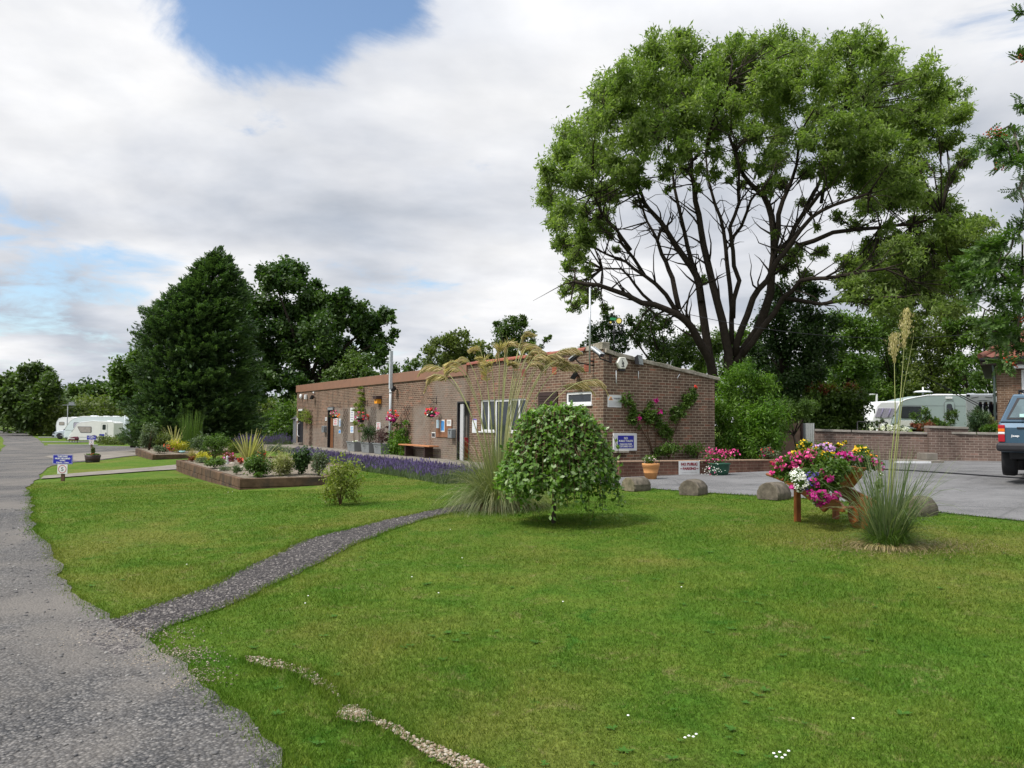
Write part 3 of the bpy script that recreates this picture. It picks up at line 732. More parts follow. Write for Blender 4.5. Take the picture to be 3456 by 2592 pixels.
# air bricks: terracotta vents
for x_, y_ in ((120, 705), (697, 660), (1125, 625), (1575, 585)):
    t_, z_ = FL(*k7(x_, y_)); mb = MB(); mb.box(t_ - .11, t_ + .11, -.01, .008, z_ - .11, z_ + .11)
    for i in range(4): mb.box(t_ - .09, t_ + .09, .008, .014, z_ - .09 + i * .05, z_ - .07 + i * .05)
    mb.build('air_brick', M_terra, bld)
# flue pipe standing on the wall
t_, _z = FL(*k1(1165, 650), .1); zt = FL(*k1(1183, 265), .1)[1]
mb = MB(); P = [(t_, .10, 0.0), (t_, .10, 1.6), (t_, .10, 2.7)]
mb.tube(P, .055, 14); mb.box(t_ - .065, t_ + .065, .045, .165, 2.7, zt)
for z_ in (.9, 1.7, 2.55, 2.95): mb.tube([(t_, .10, z_ - .02), (t_, .10, z_ + .02)], .072, 14)
mb.build('flue_pipe', surf('pale_grey_pipe', (.42, .455, .48), .4, .06), bld)
# low white gable of the store behind
shed = thing('store_shed', 'small white gabled shed just behind the far end of the brick building', 'shed', BM @ Vector((LT + 3.0, -2.5, 0)), BR)
mb = MB(); mb.prism([(-1.5, -.8), (1.5, -.8), (1.5, 1.5), (0, 2.45), (-1.5, 1.5)], -1.2, 1.2, M=Matrix.Rotation(math.radians(90), 4, 'Z')); mb.build('wall', surf('shed_white', (.6, .6, .62), .7, .1), shed)
mb = MB()
mb.add([(-1.3, -1.6, 1.47), (1.3, -1.6, 1.47), (1.3, 0, 2.52), (-1.3, 0, 2.52), (1.3, 1.6, 1.47), (-1.3, 1.6, 1.47)], [(0, 1, 2, 3), (3, 2, 4, 5)])
ro = mb.build('roof', M_felt, shed); ro.modifiers.new('s', 'SOLIDIFY').thickness = .06

# ------------------------------------------------------------------ things fixed to the walls
RL = BR + math.pi; RG = BR - math.pi / 2
def wallthing(name, label, cat, kf, x, y, face='L', off=0.0, group=None):
    if face == 'L': t_, z_ = FL(*kf(x, y), off); loc = BM @ Vector((t_, off, z_)); rz = RL
    else: s_, z_ = FG(*kf(x, y), off); loc = BM @ Vector((-off, -s_, z_)); rz = RG
    return thing(name, label, cat, loc, rz, group)
def wsize(kf, x0, y0, x1, y1, face='L'):
    r = (rectL if face == 'L' else rectG)(kf, x0, y0, x1, y1); return r[1] - r[0], r[3] - r[2]
def notice(name, label, kf, x0, y0, x1, y1, face='L', board=M_paper, lines=None, group=None, head=None, cat='notice', ink=None, pic=None):
    w, h = wsize(kf, x0, y0, x1, y1, face)
    r = wallthing(name, label, cat, kf, (x0 + x1) / 2, (y0 + y1) / 2, face, .005, group)
    MB().box(-w / 2, w / 2, -.012, -.001, -h / 2, h / 2).build('board', board, r, bevel=.002)
    if lines:
        mb = MB(); rr = random.Random(int(x0))
        for i in range(lines):
            zc_ = h * .42 - (i + .5) * h * .84 / lines - (h * .08 if head else 0) * .5
            ww = w * rr.uniform(.55, .8) / 2; mb.box(-ww, ww, -.0145, -.0125, zc_ - h * .2 / lines, zc_ + h * .2 / lines)
        mb.build('lettering', ink or M_ink, r)
    if head: MB().box(-w / 2 + .004, w / 2 - .004, -.0145, -.0125, h / 2 - h * .1, h / 2 - .004).build('heading', head, r)
    if pic: MB().box(-w * .42, w * .42, -.0145, -.0125, -h * .38, h * .34).build('picture', pic, r)
    return r
notice('notice', 'tiny white notice beside the black door at the building end', k1, 157, 978, 174, 1012, lines=2)
notice('notice', 'tiny white notice left of the brown wooden door', k1, 467, 975, 486, 1012, lines=2)
notice('notice', 'white notice with red lettering right of the brown door', k1, 556, 985, 600, 1062, lines=3, ink=M_redink)
notice('notice', 'narrow pale blue notice between red notice and first trellis', k1, 614, 990, 637, 1075, lines=5, ink=M_skyblue)
notice('notice', 'small square notice below the narrow pale blue notice', k1, 612, 1106, 634, 1147, pic=M_skyblue)
notice('notice', 'tall white notice high up beside the climbing plant', k1, 735, 873, 776, 1024, lines=5, ink=surf('ink_grey', (.3, .3, .38), .6, .1))
notice('notice', 'blue lettered notice below the tall white notice', k1, 736, 1068, 770, 1143, lines=4, ink=M_skyblue)
notice('notice', 'white notice lined in red beside the middle trellis', k1, 1014, 1029, 1057, 1110, lines=5, ink=M_redink)
notice('notice', 'small black and white sign beside the noticeboard', k1, 1604, 1134, 1643, 1190, pic=M_ink)
notice('notice', 'white poster with purple heading right of the open doorway', k1, 2036, 990, 2084, 1140, head=M_purple, lines=7, ink=surf('ink_pale', (.55, .6, .68), .6, .1))
nb = wallthing('noticeboard', 'brown noticeboard with posters left of the open doorway', 'noticeboard', k1, 1736, 1092, 'L', .005)
w, h = wsize(k1, 1652, 996, 1820, 1188)
MB().box(-w / 2, w / 2, -.03, -.001, -h / 2, h / 2).build('backboard', surf('board_brown', (.20, .09, .045), .7, .3, 12), nb, bevel=.004)
for nm, x0, y0, x1, y1, mt in (('poster', 1660, 1002, 1690, 1090, surf('poster_pale', (.45, .6, .7), .6, .1)), ('poster', 1706, 1000, 1748, 1130, M_paper), ('poster', 1770, 1000, 1817, 1066, M_paper)):
    ww, hh = wsize(k1, x0, y0, x1, y1); xx = ((x0 + x1) / 2 - 1736) / (1820 - 1652) * w; zz_ = -((y0 + y1) / 2 - 1092) / (1188 - 996) * h
    po = MB().box(xx - ww / 2, xx + ww / 2, -.034, -.031, zz_ - hh / 2, zz_ + hh / 2).build(nm, mt, nb)
    if x0 == 1706: MB().box(xx - ww * .4, xx + ww * .4, -.036, -.035, zz_ - hh * .4, zz_ + hh * .4).build('picture', M_skyblue, po)
    if x0 == 1770:
        mb = MB()
        for i in range(3): mb.box(xx - ww * .35, xx + ww * .35, -.036, -.035, zz_ + hh * (.2 - i * .2), zz_ + hh * (.27 - i * .2))
        mb.build('lettering', M_ink, po)
def postbox(label, x0, y0, x1, y1):
    w, h = wsize(k1, x0, y0, x1, y1); w *= .62; r = wallthing('post_box', label, 'post box', k1, (x0 + x1) / 2, (y0 + y1) / 2, 'L', .04)
    MB().prism([(-w / 2, -h / 2), (w / 2, -h / 2), (w / 2, h / 2 - .04), (w / 2 - .03, h / 2), (-w / 2 + .03, h / 2), (-w / 2, h / 2 - .04)], -.14, .035).build('body', M_grey, r, bevel=.008)
    MB().box(-w * .35, w * .35, -.145, -.139, h * .28, h * .34).build('slot', M_black, r); MB().box(-.015, .015, -.148, -.139, -h * .1, h * .2).build('latch', M_black, r)
postbox('small grey metal post box left of the brown wooden door', 448, 1065, 484, 1135)
postbox('grey metal post box between the noticeboard and open doorway', 1797, 1095, 1862, 1195)
# floodlights
def floodlight(label, kf, x, y, face, s=1.0, yaw=0, pitch=-35, off=.18):
    r = wallthing('floodlight', label, 'floodlight', kf, x, y, face, off)
    Mx = Matrix.Rotation(math.radians(yaw), 4, 'Z') @ Matrix.Rotation(math.radians(pitch), 4, 'X')
    mb = MB(); mb.add([tuple(Mx @ Vector(v) * s) for v in [(-.11, .07, -.08), (.11, .07, -.08), (.11, .07, .08), (-.11, .07, .08), (-.15, -.03, -.12), (.15, -.03, -.12), (.15, -.03, .12), (-.15, -.03, .12)]],
                      [(0, 3, 2, 1), (4, 5, 6, 7), (0, 1, 5, 4), (2, 3, 7, 6), (1, 2, 6, 5), (0, 4, 7, 3)])
    mb.build('housing', M_black, r, bevel=.008)
    mb = MB(); mb.add([tuple(Mx @ Vector(v) * s) for v in [(-.13, -.034, -.10), (.13, -.034, -.10), (.13, -.034, .10), (-.13, -.034, .10)]], [(0, 1, 2, 3)])
    mb.build('lens', surf('lens_glass', (.35, .38, .38), .15, .5, 14, .6, .3), r)
    MB().tube([(0, off + .0, -.02), (0, .02, 0)], .018, 6).build('bracket', M_black, r)
    return r
floodlight('black floodlight at the far end of the long wall', k1, 325, 762, 'L', 1.0, -40, -30)
floodlight('black floodlight on the long wall beside the grey flue pipe', k1, 1195, 672, 'L', 1.0, -35, -35)
floodlight('black floodlight on the long wall above the small white window', k7, 1400, 690, 'L', 1.1, -40, -35)
floodlight('large floodlight on the gable wall beside the alarm box', k3, 815, 368, 'G', 1.15, 28, -8)
# lamps at the far end
for lb, x, y, w2, h2, rnd_ in (('round white bulkhead lamp, leftmost at the far end of the wall', 217, 752, .16, .26, True), ('square white bulkhead lamp beside the far floodlight', 270, 758, .14, .26, False)):
    r = wallthing('bulkhead_lamp', lb, 'lamp', k1, x, y, 'L', .03)
    if rnd_: MB().lathe([(.02, -h2 / 2), (w2 / 2, -h2 / 2 + .04), (w2 / 2, h2 / 2 - .04), (.02, h2 / 2)], n=16, c=(0, -.05, 0)).build('lamp_shade', M_white, r)
    else: MB().box(-w2 / 2, w2 / 2, -.12, .0, -h2 / 2, h2 / 2).build('lamp_shade', M_white, r, bevel=.02)
    MB().box(-.05, .05, -.03, .028, -.05, .05).build('base_plate', M_grey, r)
r = wallthing('alarm_sounder', 'tiny white ball shaped sounder above the far floodlight', 'sounder', k1, 343, 712, 'L', .06)
MB().lathe([(.005, -.05), (.04, -.035), (.05, 0), (.04, .035), (.005, .05)], n=14).build('cover', M_white, r); MB().tube([(0, .058, 0), (0, .03, 0)], .02, 8).build('mount', M_grey, r)
# nest box
r = wallthing('bird_box', 'orange bird box with dark roof high on the long wall', 'bird box', k1, 1028, 800, 'L', .1)
w, h = wsize(k1, 1003, 775, 1055, 832); w *= .55
MB().box(-w / 2, w / 2, -.1, .095, -h / 2, h / 2 - .03).build('body', M_orange, r, bevel=.005)
MB().prism([(-w / 2 - .06, h / 2 - .03), (w / 2 + .06, h / 2 - .03), (w / 2 + .04, h / 2 + .10), (-w / 2 - .04, h / 2 + .10)], -.16, .098).build('roof', M_dkbrown, r)
MB().box(-.035, .02, -.104, -.099, -.02, .06).build('opening', M_black, r)
# hexagonal alarm box
r = wallthing('alarm_box', 'white hexagonal alarm box on the gable wall', 'alarm', k3, 627, 397, 'G', .05)
w, h = wsize(k3, 567, 335, 685, 458, 'G')
hexp = [(-w / 2, 0), (-w / 4, -h / 2), (w / 4, -h / 2), (w / 2, 0), (w / 4, h / 2), (-w / 4, h / 2)]
MB().prism(hexp, -.05, .045).build('cover', surf('cream_plastic', (.75, .74, .66), .4, .05), r, bevel=.02)
mb = MB(); mb.box(-.035, -.015, -.054, -.0505, -.05, .09); mb.box(-.035, .04, -.054, -.0505, -.02, .0); mb.box(.0, .03, -.054, -.0505, -.09, .04); mb.box(-.05, .05, -.054, -.0505, -.10, -.075)
mb.box(-.05, .05, -.054, -.0505, .115, .125); mb.box(-.04, .04, -.054, -.0505, -.135, -.128); mb.build('emblem', M_ink, r)
MB().box(-w / 4, w / 4, -.03, .045, -h / 2 - .05, -h / 2).build('strobe', M_black, r)
# white rods and vent slot
for lb, x0, y0, x1, y1 in (('white conduit rod under the alarm box', 562, 475, 564, 620), ('short white conduit rod right of the alarm box', 800, 485, 799, 570), ('short slanting white rod near the right of the gable', 1240, 515, 1212, 558)):
    a, b = FG(*k3(x0, y0)), FG(*k3(x1, y1)); r = thing('conduit', lb, 'conduit', BM @ Vector((-.02, -b[0], b[1])), RG)
    MB().tube([(0, 0, 0), (a[0] - b[0], 0, a[1] - b[1])], .013, 6).build('rod', M_white, r)
s_, z_ = FG(*k3(504, 343)); MB().box(-.012, .05, -s_ - .045, -s_ + .045, z_ - .13, z_ + .13).build('vent_slot', M_dkbrown, bld)
# signs on the gable
r = wallthing('warning_sign', 'white warning sign with orange triangle on gable wall', 'sign', k3, 549, 803, 'G', .005)
w, h = wsize(k3, 476, 738, 622, 868, 'G')
MB().box(-w / 2, w / 2, -.012, -.001, -h / 2, h / 2).build('board', M_paper, r, bevel=.002)
MB().prism([(-w * .43, h * .08), (-w * .13, h * .08), (-w * .28, h * .40)], -.016, -.0125).build('triangle', M_orange, r)
mb = MB(); mb.prism([(-w * .34, h * .12), (-w * .20, h * .12), (-w * .24, h * .26), (-w * .30, h * .28)], -.019, -.0165); text(mb, 'WARNING', w * .17, h * .22, w * .50, h * .13, -.0145, .05)
for i, ww in enumerate((.78, .8, .55, .8, .4)): mb.box(-w * .42, -w * .42 + w * ww, -.0145, -.0125, h * (-.06 - i * .085), h * (-.045 - i * .085))
mb.build('lettering', surf('ink_grey2', (.18, .18, .2), .6, .1), r)
r = wallthing('toilets_sign', 'blue and white sign about toilets low on the gable corner', 'sign', k3, 664, 1238, 'G', .05)
w, h = wsize(k3, 541, 1146, 787, 1332, 'G')
MB().box(-w / 2, w / 2, -.012, .045, -h / 2, h / 2).build('board', M_paper, r, bevel=.004)
MB().box(-w * .33, w * .36, -.016, -.0125, -h * .36, h * .37).build('blue_panel', M_blue, r)
mb = MB(); text(mb, 'NO', .015 * w, h * .22, w * .16, h * .14, -.0175, .05); text(mb, 'PUBLIC TOILETS', .015 * w, h * .06, w * .60, h * .12, -.0175, .05)
text(mb, 'CARAVAN PARK', .015 * w, -h * .12, w * .54, h * .11, -.0175, .05); text(mb, 'CUSTOMERS ONLY', .015 * w, -h * .25, w * .60, h * .11, -.0175, .05); mb.build('lettering', M_paper, r)
s0, z0 = FG(*k3(535, 1330)); s1, _ = FG(*k3(670, 1335)); MB().box(-.14, -.001, -s1, -s0, z0 - .06, z0).build('ledge', M_stonec, bld, bevel=.01)
# CCTV mast
t_, zb = FL(*k7(1618, 660), .12); zt = FL(1998, 969, .12)[1]
r = thing('camera_mast', 'tall grey metal mast bolted to the corner of the building', 'mast', BM @ Vector((t_, .12, zb)), RL)
MB().tube([(0, 0, 0), (0, 0, zt - zb)], .026, 10).build('pole', M_galv, r)
MB().box(-.04, .04, .0, .115, .3, .34).build('bracket', M_black, r)
def cctv(label, kf, x, y, yaw, pitch):
    r = wallthing('security_camera', label, 'security camera', kf, x, y, 'L', .5, 'security cameras on the building corner')
    Mx = Matrix.Rotation(math.radians(yaw), 4, 'Z') @ Matrix.Rotation(math.radians(pitch), 4, 'Y')
    MB().box(-.21, .17, -.055, .055, -.05, .035, Mx).build('housing', M_black, r, bevel=.01)
    MB().prism([(-.08, .035), (-.08, .0), (-.07, .0), (-.07, .04), (.07, .04), (.07, .0), (.08, .0), (.08, .035), (.06, .052), (-.06, .052)], -.25, .2, Mx @ Matrix.Rotation(math.radians(90), 4, 'Z')).build('sunshield', M_galv, r, bevel=.004)
    MB().tube([tuple(Mx @ Vector((-.211, 0, -.01))), tuple(Mx @ Vector((-.222, 0, -.01)))], .03, 12).build('lens', M_glass, r)
    return r
c1_ = cctv('left security camera pointing left along the long wall', k7, 1415, 432, 0, -22)
c2_ = cctv('right security camera pointing out past the corner', k7, 1735, 368, 180, -28)
for c_, dx in ((c1_, .16), (c2_, -.1)):
    MB().tube([(0, 0, -.05), (dx * .3, .1, -.16), (dx, .49, -.22)], .018, 8).build('bracket', M_black, c_)
# weather vane
s_, z_ = FG(*k3(530, 320)); zt = FG(*k3(533, 20))[1]; zt2 = FG(2068, 1097)[1]
r = thing('weather_vane', 'weather vane with a green tractor on the gable corner', 'weather vane', BM @ Vector((-.05, -s_, z_)), 0)
Hh = zt2 - z_; MB().tube([(0, 0, 0), (0, 0, Hh)], .012, 8).build('mast', M_black, r)
mb = MB(); mb.tube([(-.15, 0, Hh), (.20, 0, Hh - .02)], .01, 6); mb.prism([(.17, Hh + .0), (.25, Hh + .03), (.24, Hh - .10), (.17, Hh - .04)], -.004, .004)
mb.tube([(-.1, .0, Hh - .18), (.24, 0, Hh - .18)], .008, 6); mb.tube([(0, -.16, Hh - .18), (0, .16, Hh - .18)], .008, 6); mb.lathe([(.01, Hh - .26), (.045, Hh - .22), (.045, Hh - .15), (.01, Hh - .12)]); mb.box(.20, .215, -.003, .003, Hh - .24, Hh - .12)
mb.build('arms', M_black, r)
tz = Hh + .02
MB().prism([(-.10, tz + .11), (.09, tz + .09), (.07, tz + .17), (.03, tz + .16), (-.03, tz + .175), (-.10, tz + .165)], -.008, .008).build('tractor_body', surf('tractor_green', (.02, .22, .07), .4, .1), r)
mb = MB(); My = Matrix.Rotation(math.radians(90), 4, 'X')
mb.lathe([(.09, -.01), (.09, .01)], c=(.13, 0, tz + .085), n=24, M=My); mb.lathe([(.04, -.01), (.04, .01)], c=(-.09, 0, tz + .045), n=20, M=My); mb.tube([(-.045, 0, tz + .17), (-.045, 0, tz + .21)], .006, 6)
mb.build('tyres', M_black, r)
mb = MB(); mb.lathe([(.066, -.014), (.066, .014)], c=(.13, 0, tz + .085), n=24, M=My); mb.lathe([(.026, -.014), (.026, .014)], c=(-.09, 0, tz + .045), n=20, M=My)
mb.build('hubs', surf('tractor_yellow', (.75, .62, .15), .4, .1), r)

# trellises
def trellis(label, x0, x1, y0, y1, off=.03):
    a = FL(*k1(x0, y1), off); b = FL(*k1(x1, y1), off); c = FL(*k1((x0 + x1) / 2, y0), off)
    w = abs(a[0] - b[0]); h = c[1] - a[1]
    r = wallthing('trellis', label, 'trellis', k1, (x0 + x1) / 2, y1, 'L', off)
    mb = MB(); n_ = max(3, int(h / .22))
    for i in range(n_ + 3):
        for sgn in (1, -1):
            z0 = -w + i * h / n_; x_a, x_b = -w / 2, w / 2; z_a, z_b = (z0, z0 + w) if sgn > 0 else (z0 + w, z0)
            # clip to 0..h
            def cl(xa, za, xb, zb):
                pts = []
                for (xx, zz_) in ((xa, za), (xb, zb)): pts.append((xx, zz_))
                (xa, za), (xb, zb) = pts
                if za > zb: xa, za, xb, zb = xb, zb, xa, za
                if zb <= 0 or za >= h: return None
                if za < 0: xa += (xb - xa) * (0 - za) / (zb - za); za = 0
                if zb > h: xb = xa + (xb - xa) * (h - za) / (zb - za); zb = h
                return xa, za, xb, zb
            q = cl(x_a, z_a, x_b, z_b)
            if q and abs(q[0] - q[2]) > .03: mb.tube([(q[0], -.008 * sgn, q[1]), (q[2], -.008 * sgn, q[3])], .007, 4, smooth=False)
    mb.build('lattice', M_dkbrown, r)
trellis('brown trellis under the leafy climber by the black door', 288, 325, 900, 1290)
trellis('tall brown trellis right of the wooden door', 650, 702, 885, 1305)
trellis('brown trellis behind the middle metal planter', 940, 1003, 862, 1250)
trellis('brown trellis above the bright green climber', 1295, 1360, 860, 1330)
# wall brackets
for lb, x, y in (('black scroll basket bracket above the noticeboard', 1655, 800), ('black scroll bracket above the middle trellis', 918, 830), ('black scroll bracket right of the wooden door', 625, 850)):
    r = wallthing('basket_bracket', lb, 'bracket', k1, x, y, 'L', .0, 'empty hanging basket brackets')
    MB().tube([(0, -.01, .18), (0, -.01, -.12)], .01, 6).tube([(0, -.01, .1), (0, -.36, .1), (0, -.38, .07)], .008, 6).tube([(0, -.01, -.08), (0, -.12, -.03), (0, -.24, .09)], .006, 6).build('scroll', M_black, r)
# ------------------------------------------------------------------ foliage engine
def unit(n):
    v = rng.normal(size=(n, 3)); return v / np.linalg.norm(v, axis=1)[:, None]
def leaves(name, C, D, Nn, ln, wd, mat, parent=None, fold=0.0, rnd=None, world=True):
    """rhombus leaves: C centres, D directions, Nn rough normals"""
    n = len(C); D = D / (np.linalg.norm(D, axis=1)[:, None] + 1e-9)
    S = np.cross(D, Nn); S /= (np.linalg.norm(S, axis=1)[:, None] + 1e-9)
    ln = np.broadcast_to(ln, (n,))[:, None]; wd = np.broadcast_to(wd, (n,))[:, None]
    V = np.stack([C - D * ln / 2, C + S * wd / 2 + D * ln * .05, C + D * ln / 2, C - S * wd / 2 + D * ln * .05], 1).reshape(-1, 3)
    return npmesh(name, V, np.arange(4 * n).reshape(-1, 4), mat, parent, rnd=rng.random(n) if rnd is None else rnd, world=world)
def clumps(blobs, n, sub=12, spread=.30, shell=(.45, 1.0), flat=1.0):
    """points spread over leaf clumps that fill the blobs; blobs: (x,y,z,rx,ry,rz)"""
    B = np.array([b if len(b) == 6 else (*b[:3], b[3], b[3], b[3]) for b in blobs], dtype=float)
    w = (B[:, 3] * B[:, 5]) ; w = w / w.sum()
    P = []; O = []; R = []
    for b, wi in zip(B, w):
        m = max(6, int(n * wi)); ns = max(4, int(sub * rng.uniform(.8, 1.2)))
        d = unit(ns); r = rng.uniform(shell[0], shell[1], ns)[:, None]
        sc = b[:3] + d * r * b[3:] ; srand = rng.random(ns)
        k = rng.integers(0, ns, m); e = rng.normal(size=(m, 3)) * spread * b[3:] * np.array([1, 1, flat]) * rng.uniform(.6, 1.1, ns)[k][:, None]
        P.append(sc[k] + e); O.append(e / (np.linalg.norm(e, axis=1)[:, None] + 1e-9) * .6 + d[k] * .6); R.append(srand[k])
    return np.concatenate(P), np.concatenate(O), np.concatenate(R)
def foliage(name, blobs, n, ln, wd, mat, parent, sub=12, spread=.3, shell=(.45, 1.0), droop=.2, zmin=None, flat=1.0):
    P, O, R = clumps(blobs, n, sub, spread, shell, flat)
    if zmin is not None:
        k = P[:, 2] > zmin; P, O, R = P[k], O[k], R[k]
    m = len(P); D = unit(m) + O * .7; D[:, 2] -= droop; Nn = unit(m) * .8 + np.array([0, 0, 1.0])
    rnd = np.clip(.55 * R + .45 * rng.random(m), 0, 1)
    return leaves(name, P, D, Nn, ln * rng.uniform(.65, 1.25, m), wd * rng.uniform(.7, 1.25, m), mat, parent, rnd=rnd)
def ribbons(name, base, dirs, length, width, droop, mat, parent, segs=6, taper=.15, rnd=None, side=None, widen=0.0):
    """arching blades: n ribbons"""
    n = len(base); d = dirs / np.linalg.norm(dirs, axis=1)[:, None]
    p = base.copy(); pts = [p.copy()]
    st = (np.broadcast_to(length, (n,)) / segs)[:, None]
    dr = np.broadcast_to(droop, (n,))[:, None] / segs
    for i in range(segs):
        p = p + d * st; pts.append(p.copy()); d = d + np.array([0, 0, -1.0]) * dr * (1 + i * .35); d /= np.linalg.norm(d, axis=1)[:, None]
    pts = np.stack(pts, 1)
    s = np.cross(dirs, np.array([0, 0, 1.0])) + rng.normal(size=(n, 3)) * .25; s /= np.linalg.norm(s, axis=1)[:, None]
    w = np.broadcast_to(width, (n,))[:, None] / 2
    V = []
    for i in range(segs + 1):
        f = (1 - i / segs) ** .7 * (1 - taper) + taper
        V.append(pts[:, i] - s * w * f); V.append(pts[:, i] + s * w * f)
    V = np.stack(V, 1); b = (np.arange(n) * (2 * segs + 2))[:, None]
    F = np.concatenate([np.stack([b[:, 0] + 2 * i, b[:, 0] + 2 * i + 1, b[:, 0] + 2 * i + 3, b[:, 0] + 2 * i + 2], 1) for i in range(segs)])
    r = rng.random(n) if rnd is None else rnd
    return npmesh(name, V.reshape(-1, 3), F, mat, parent, rnd=np.tile(r, segs))
LG = dict(
    mid=leafm('leaf_mid', (.036, .080, .012), (.105, .175, .028)),
    ash=leafm('leaf_ash', (.070, .122, .024), (.200, .265, .075), .45, .6, (.36, .42, .20)),
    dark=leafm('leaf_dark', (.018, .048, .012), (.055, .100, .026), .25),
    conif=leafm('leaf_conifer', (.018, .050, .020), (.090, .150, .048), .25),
    oak=leafm('leaf_oak', (.022, .058, .014), (.080, .135, .032), .3),
    bright=leafm('leaf_bright', (.036, .100, .010), (.130, .225, .024), .4),
    lime=leafm('leaf_lime', (.090, .140, .015), (.200, .240, .030), .4),
    willow=leafm('leaf_willow', (.045, .115, .012), (.135, .240, .034), .38, .35, (.32, .40, .22)),
    grey=leafm('leaf_grey', (.060, .095, .045), (.130, .165, .085), .3),
    vari=leafm('leaf_variegated', (.15, .17, .05), (.38, .38, .17), .3),
    yellow=leafm('leaf_yellow', (.22, .22, .02), (.48, .42, .03), .3),
    redl=leafm('leaf_red', (.12, .03, .02), (.25, .09, .03), .3),
    purple=leafm('leaf_purple', (.035, .012, .014), (.085, .03, .03), .2),
    straw=leafm('leaf_straw', (.20, .16, .08), (.42, .34, .18), .3),
    pampas=leafm('leaf_pampas', (.070, .100, .030), (.200, .225, .095), .3, .5, (.32, .30, .15)),
    blade=leafm('leaf_blade', (.055, .095, .035), (.150, .195, .085), .3, .5, (.30, .32, .16)),
    stripe=leafm('leaf_stripe', (.16, .16, .05), (.42, .40, .17), .3),
    hedge=leafm('leaf_hedge', (.030, .068, .012), (.095, .145, .028), .3),
    far=leafm('leaf_far', (.036, .068, .016), (.095, .145, .032), .3),
    fary=leafm('leaf_far_yellow', (.055, .085, .018), (.135, .170, .036), .35),
)
def flowerm(name, a, b): return leafm(name, a, b, .25, .6)
FL_ = dict(pink=flowerm('petal_pink', (.58, .025, .20), (.78, .13, .36)), magenta=flowerm('petal_magenta', (.35, .01, .16), (.60, .02, .28)), red=flowerm('petal_red', (.60, .02, .02), (.85, .12, .07)), orange=flowerm('petal_orange', (.80, .22, .03), (.90, .40, .06)),
           yellow=flowerm('petal_yellow', (.75, .45, .01), (.90, .65, .03)), white=flowerm('petal_white', (.70, .70, .70), (.90, .90, .88)), lilac=flowerm('petal_lilac', (.45, .22, .55), (.65, .40, .70)), blue=flowerm('petal_blue', (.08, .05, .35), (.18, .12, .50)), lav=flowerm('petal_lavender', (.075, .055, .15), (.16, .12, .29)), palepink=flowerm('petal_palepink', (.75, .45, .5), (.9, .65, .68)))
M_bark = surf('bark', (.075, .065, .050), .95, .35, 9, .1, bmp=.6, dirt=(.045, .050, .030))
M_barkd = surf('bark_dark', (.035, .028, .022), .95, .35, 9, .1)
M_twig = surf('twig', (.10, .06, .035), .8, .3, 9, .2)
M_timber = surf('old_timber', (.115, .072, .045), .9, .45, 5, .15, bmp=.6, dirt=(.05, .04, .032))
M_soil = surf('soil', (.06, .045, .03), .95, .35, 9, .1)
M_oakp = surf('orange_stain', (.23, .066, .016), .4, .25, 9, .5, dirt=(.14, .038, .010))
M_log = surf('log_bark', (.14, .12, .095), .95, .45, 9, .1, bmp=.9, dirt=(.055, .052, .038))
M_logend = surf('log_end', (.21, .18, .125), .9, .35, 12, .1, bmp=.6, dirt=(.09, .085, .055))

def shrub(name, label, loc, rx, ry, rz, n, ln, wd, mat, cat='shrub', group=None, flowers=(), lift=0.0, sub=16, stems=3, spread=.3, droop=.2, shell=(.45, 1.0), extra=None):
    r = thing(name, label, cat, loc, 0, group); x, y, z = loc
    bl = [(x, y, z + lift + rz * .5, rx * .72, ry * .72, rz * .46)]
    for i in range(5):
        a = rng.uniform(0, 6.28); bl.append((x + math.cos(a) * rx * .45, y + math.sin(a) * ry * .45, z + lift + rz * rng.uniform(.3, .78), rx * .45, ry * .45, rz * .25))
    if extra: bl += extra
    foliage('foliage', bl, n, ln, wd, mat, r, sub, spread, shell, droop, zmin=z + .005)
    if stems:
        mb = MB()
        for i in range(stems):
            a = rng.uniform(0, 6.28); mb.tube([(x, y, z - .03), (x + math.cos(a) * rx * .2, y + math.sin(a) * ry * .2, z + (lift + rz) * .4), (x + math.cos(a) * rx * .5, y + math.sin(a) * ry * .5, z + (lift + rz) * .75)], [max(.006, rz * .03), max(.004, rz * .02), .003], 5)
        mb.build('stem', M_twig, r, world=True)
    for mt, cnt, sz in flowers:
        P, O, R = clumps(bl, cnt, max(6, cnt // 6), .12, (.85, 1.1)); m = len(P)
        leaves('flowers', P, unit(m), O + np.array([0, -.6, .6]), sz, sz * .9, FL_[mt], r)
    return r
def spiky(name, label, loc, n, length, width, mat, spread=.6, droop=.5, cat='plant', segs=5, r0=.05, group=None):
    r = thing(name, label, cat, loc, 0, group)
    a = rng.uniform(0, 6.28, n); e = rng.uniform(.05, spread, n)
    d = np.stack([np.cos(a) * e, np.sin(a) * e, np.ones(n)], 1)
    base = np.array(loc) + np.stack([np.cos(a) * r0 * rng.random(n), np.sin(a) * r0 * rng.random(n), 0 * a - .01], 1)
    ribbons('leaves', base, d, length * rng.uniform(.55, 1.1, n), width, droop * rng.uniform(.3, 1.3, n) * (e / spread + .15), mat, r, segs)
    return r

# ------------------------------------------------------------------ objects in front of the long wall
def zl(): return BC.z
# paving along the wall
mb = MB(); mb.box(-.5, LT + 6, .01, 1.7, -.5, .03)
o = mb.build('pavement', M_conc, None); o.matrix_world = BM; setp(o, 'pale concrete pavement along the foot of the brick building', None, None, 'structure')
def floorthing(name, label, cat, kf, x, y, off, group=None):
    t_, z_ = FL(*kf(x, y), off); return thing(name, label, cat, BM @ Vector((t_, off, .03)), RL, group)
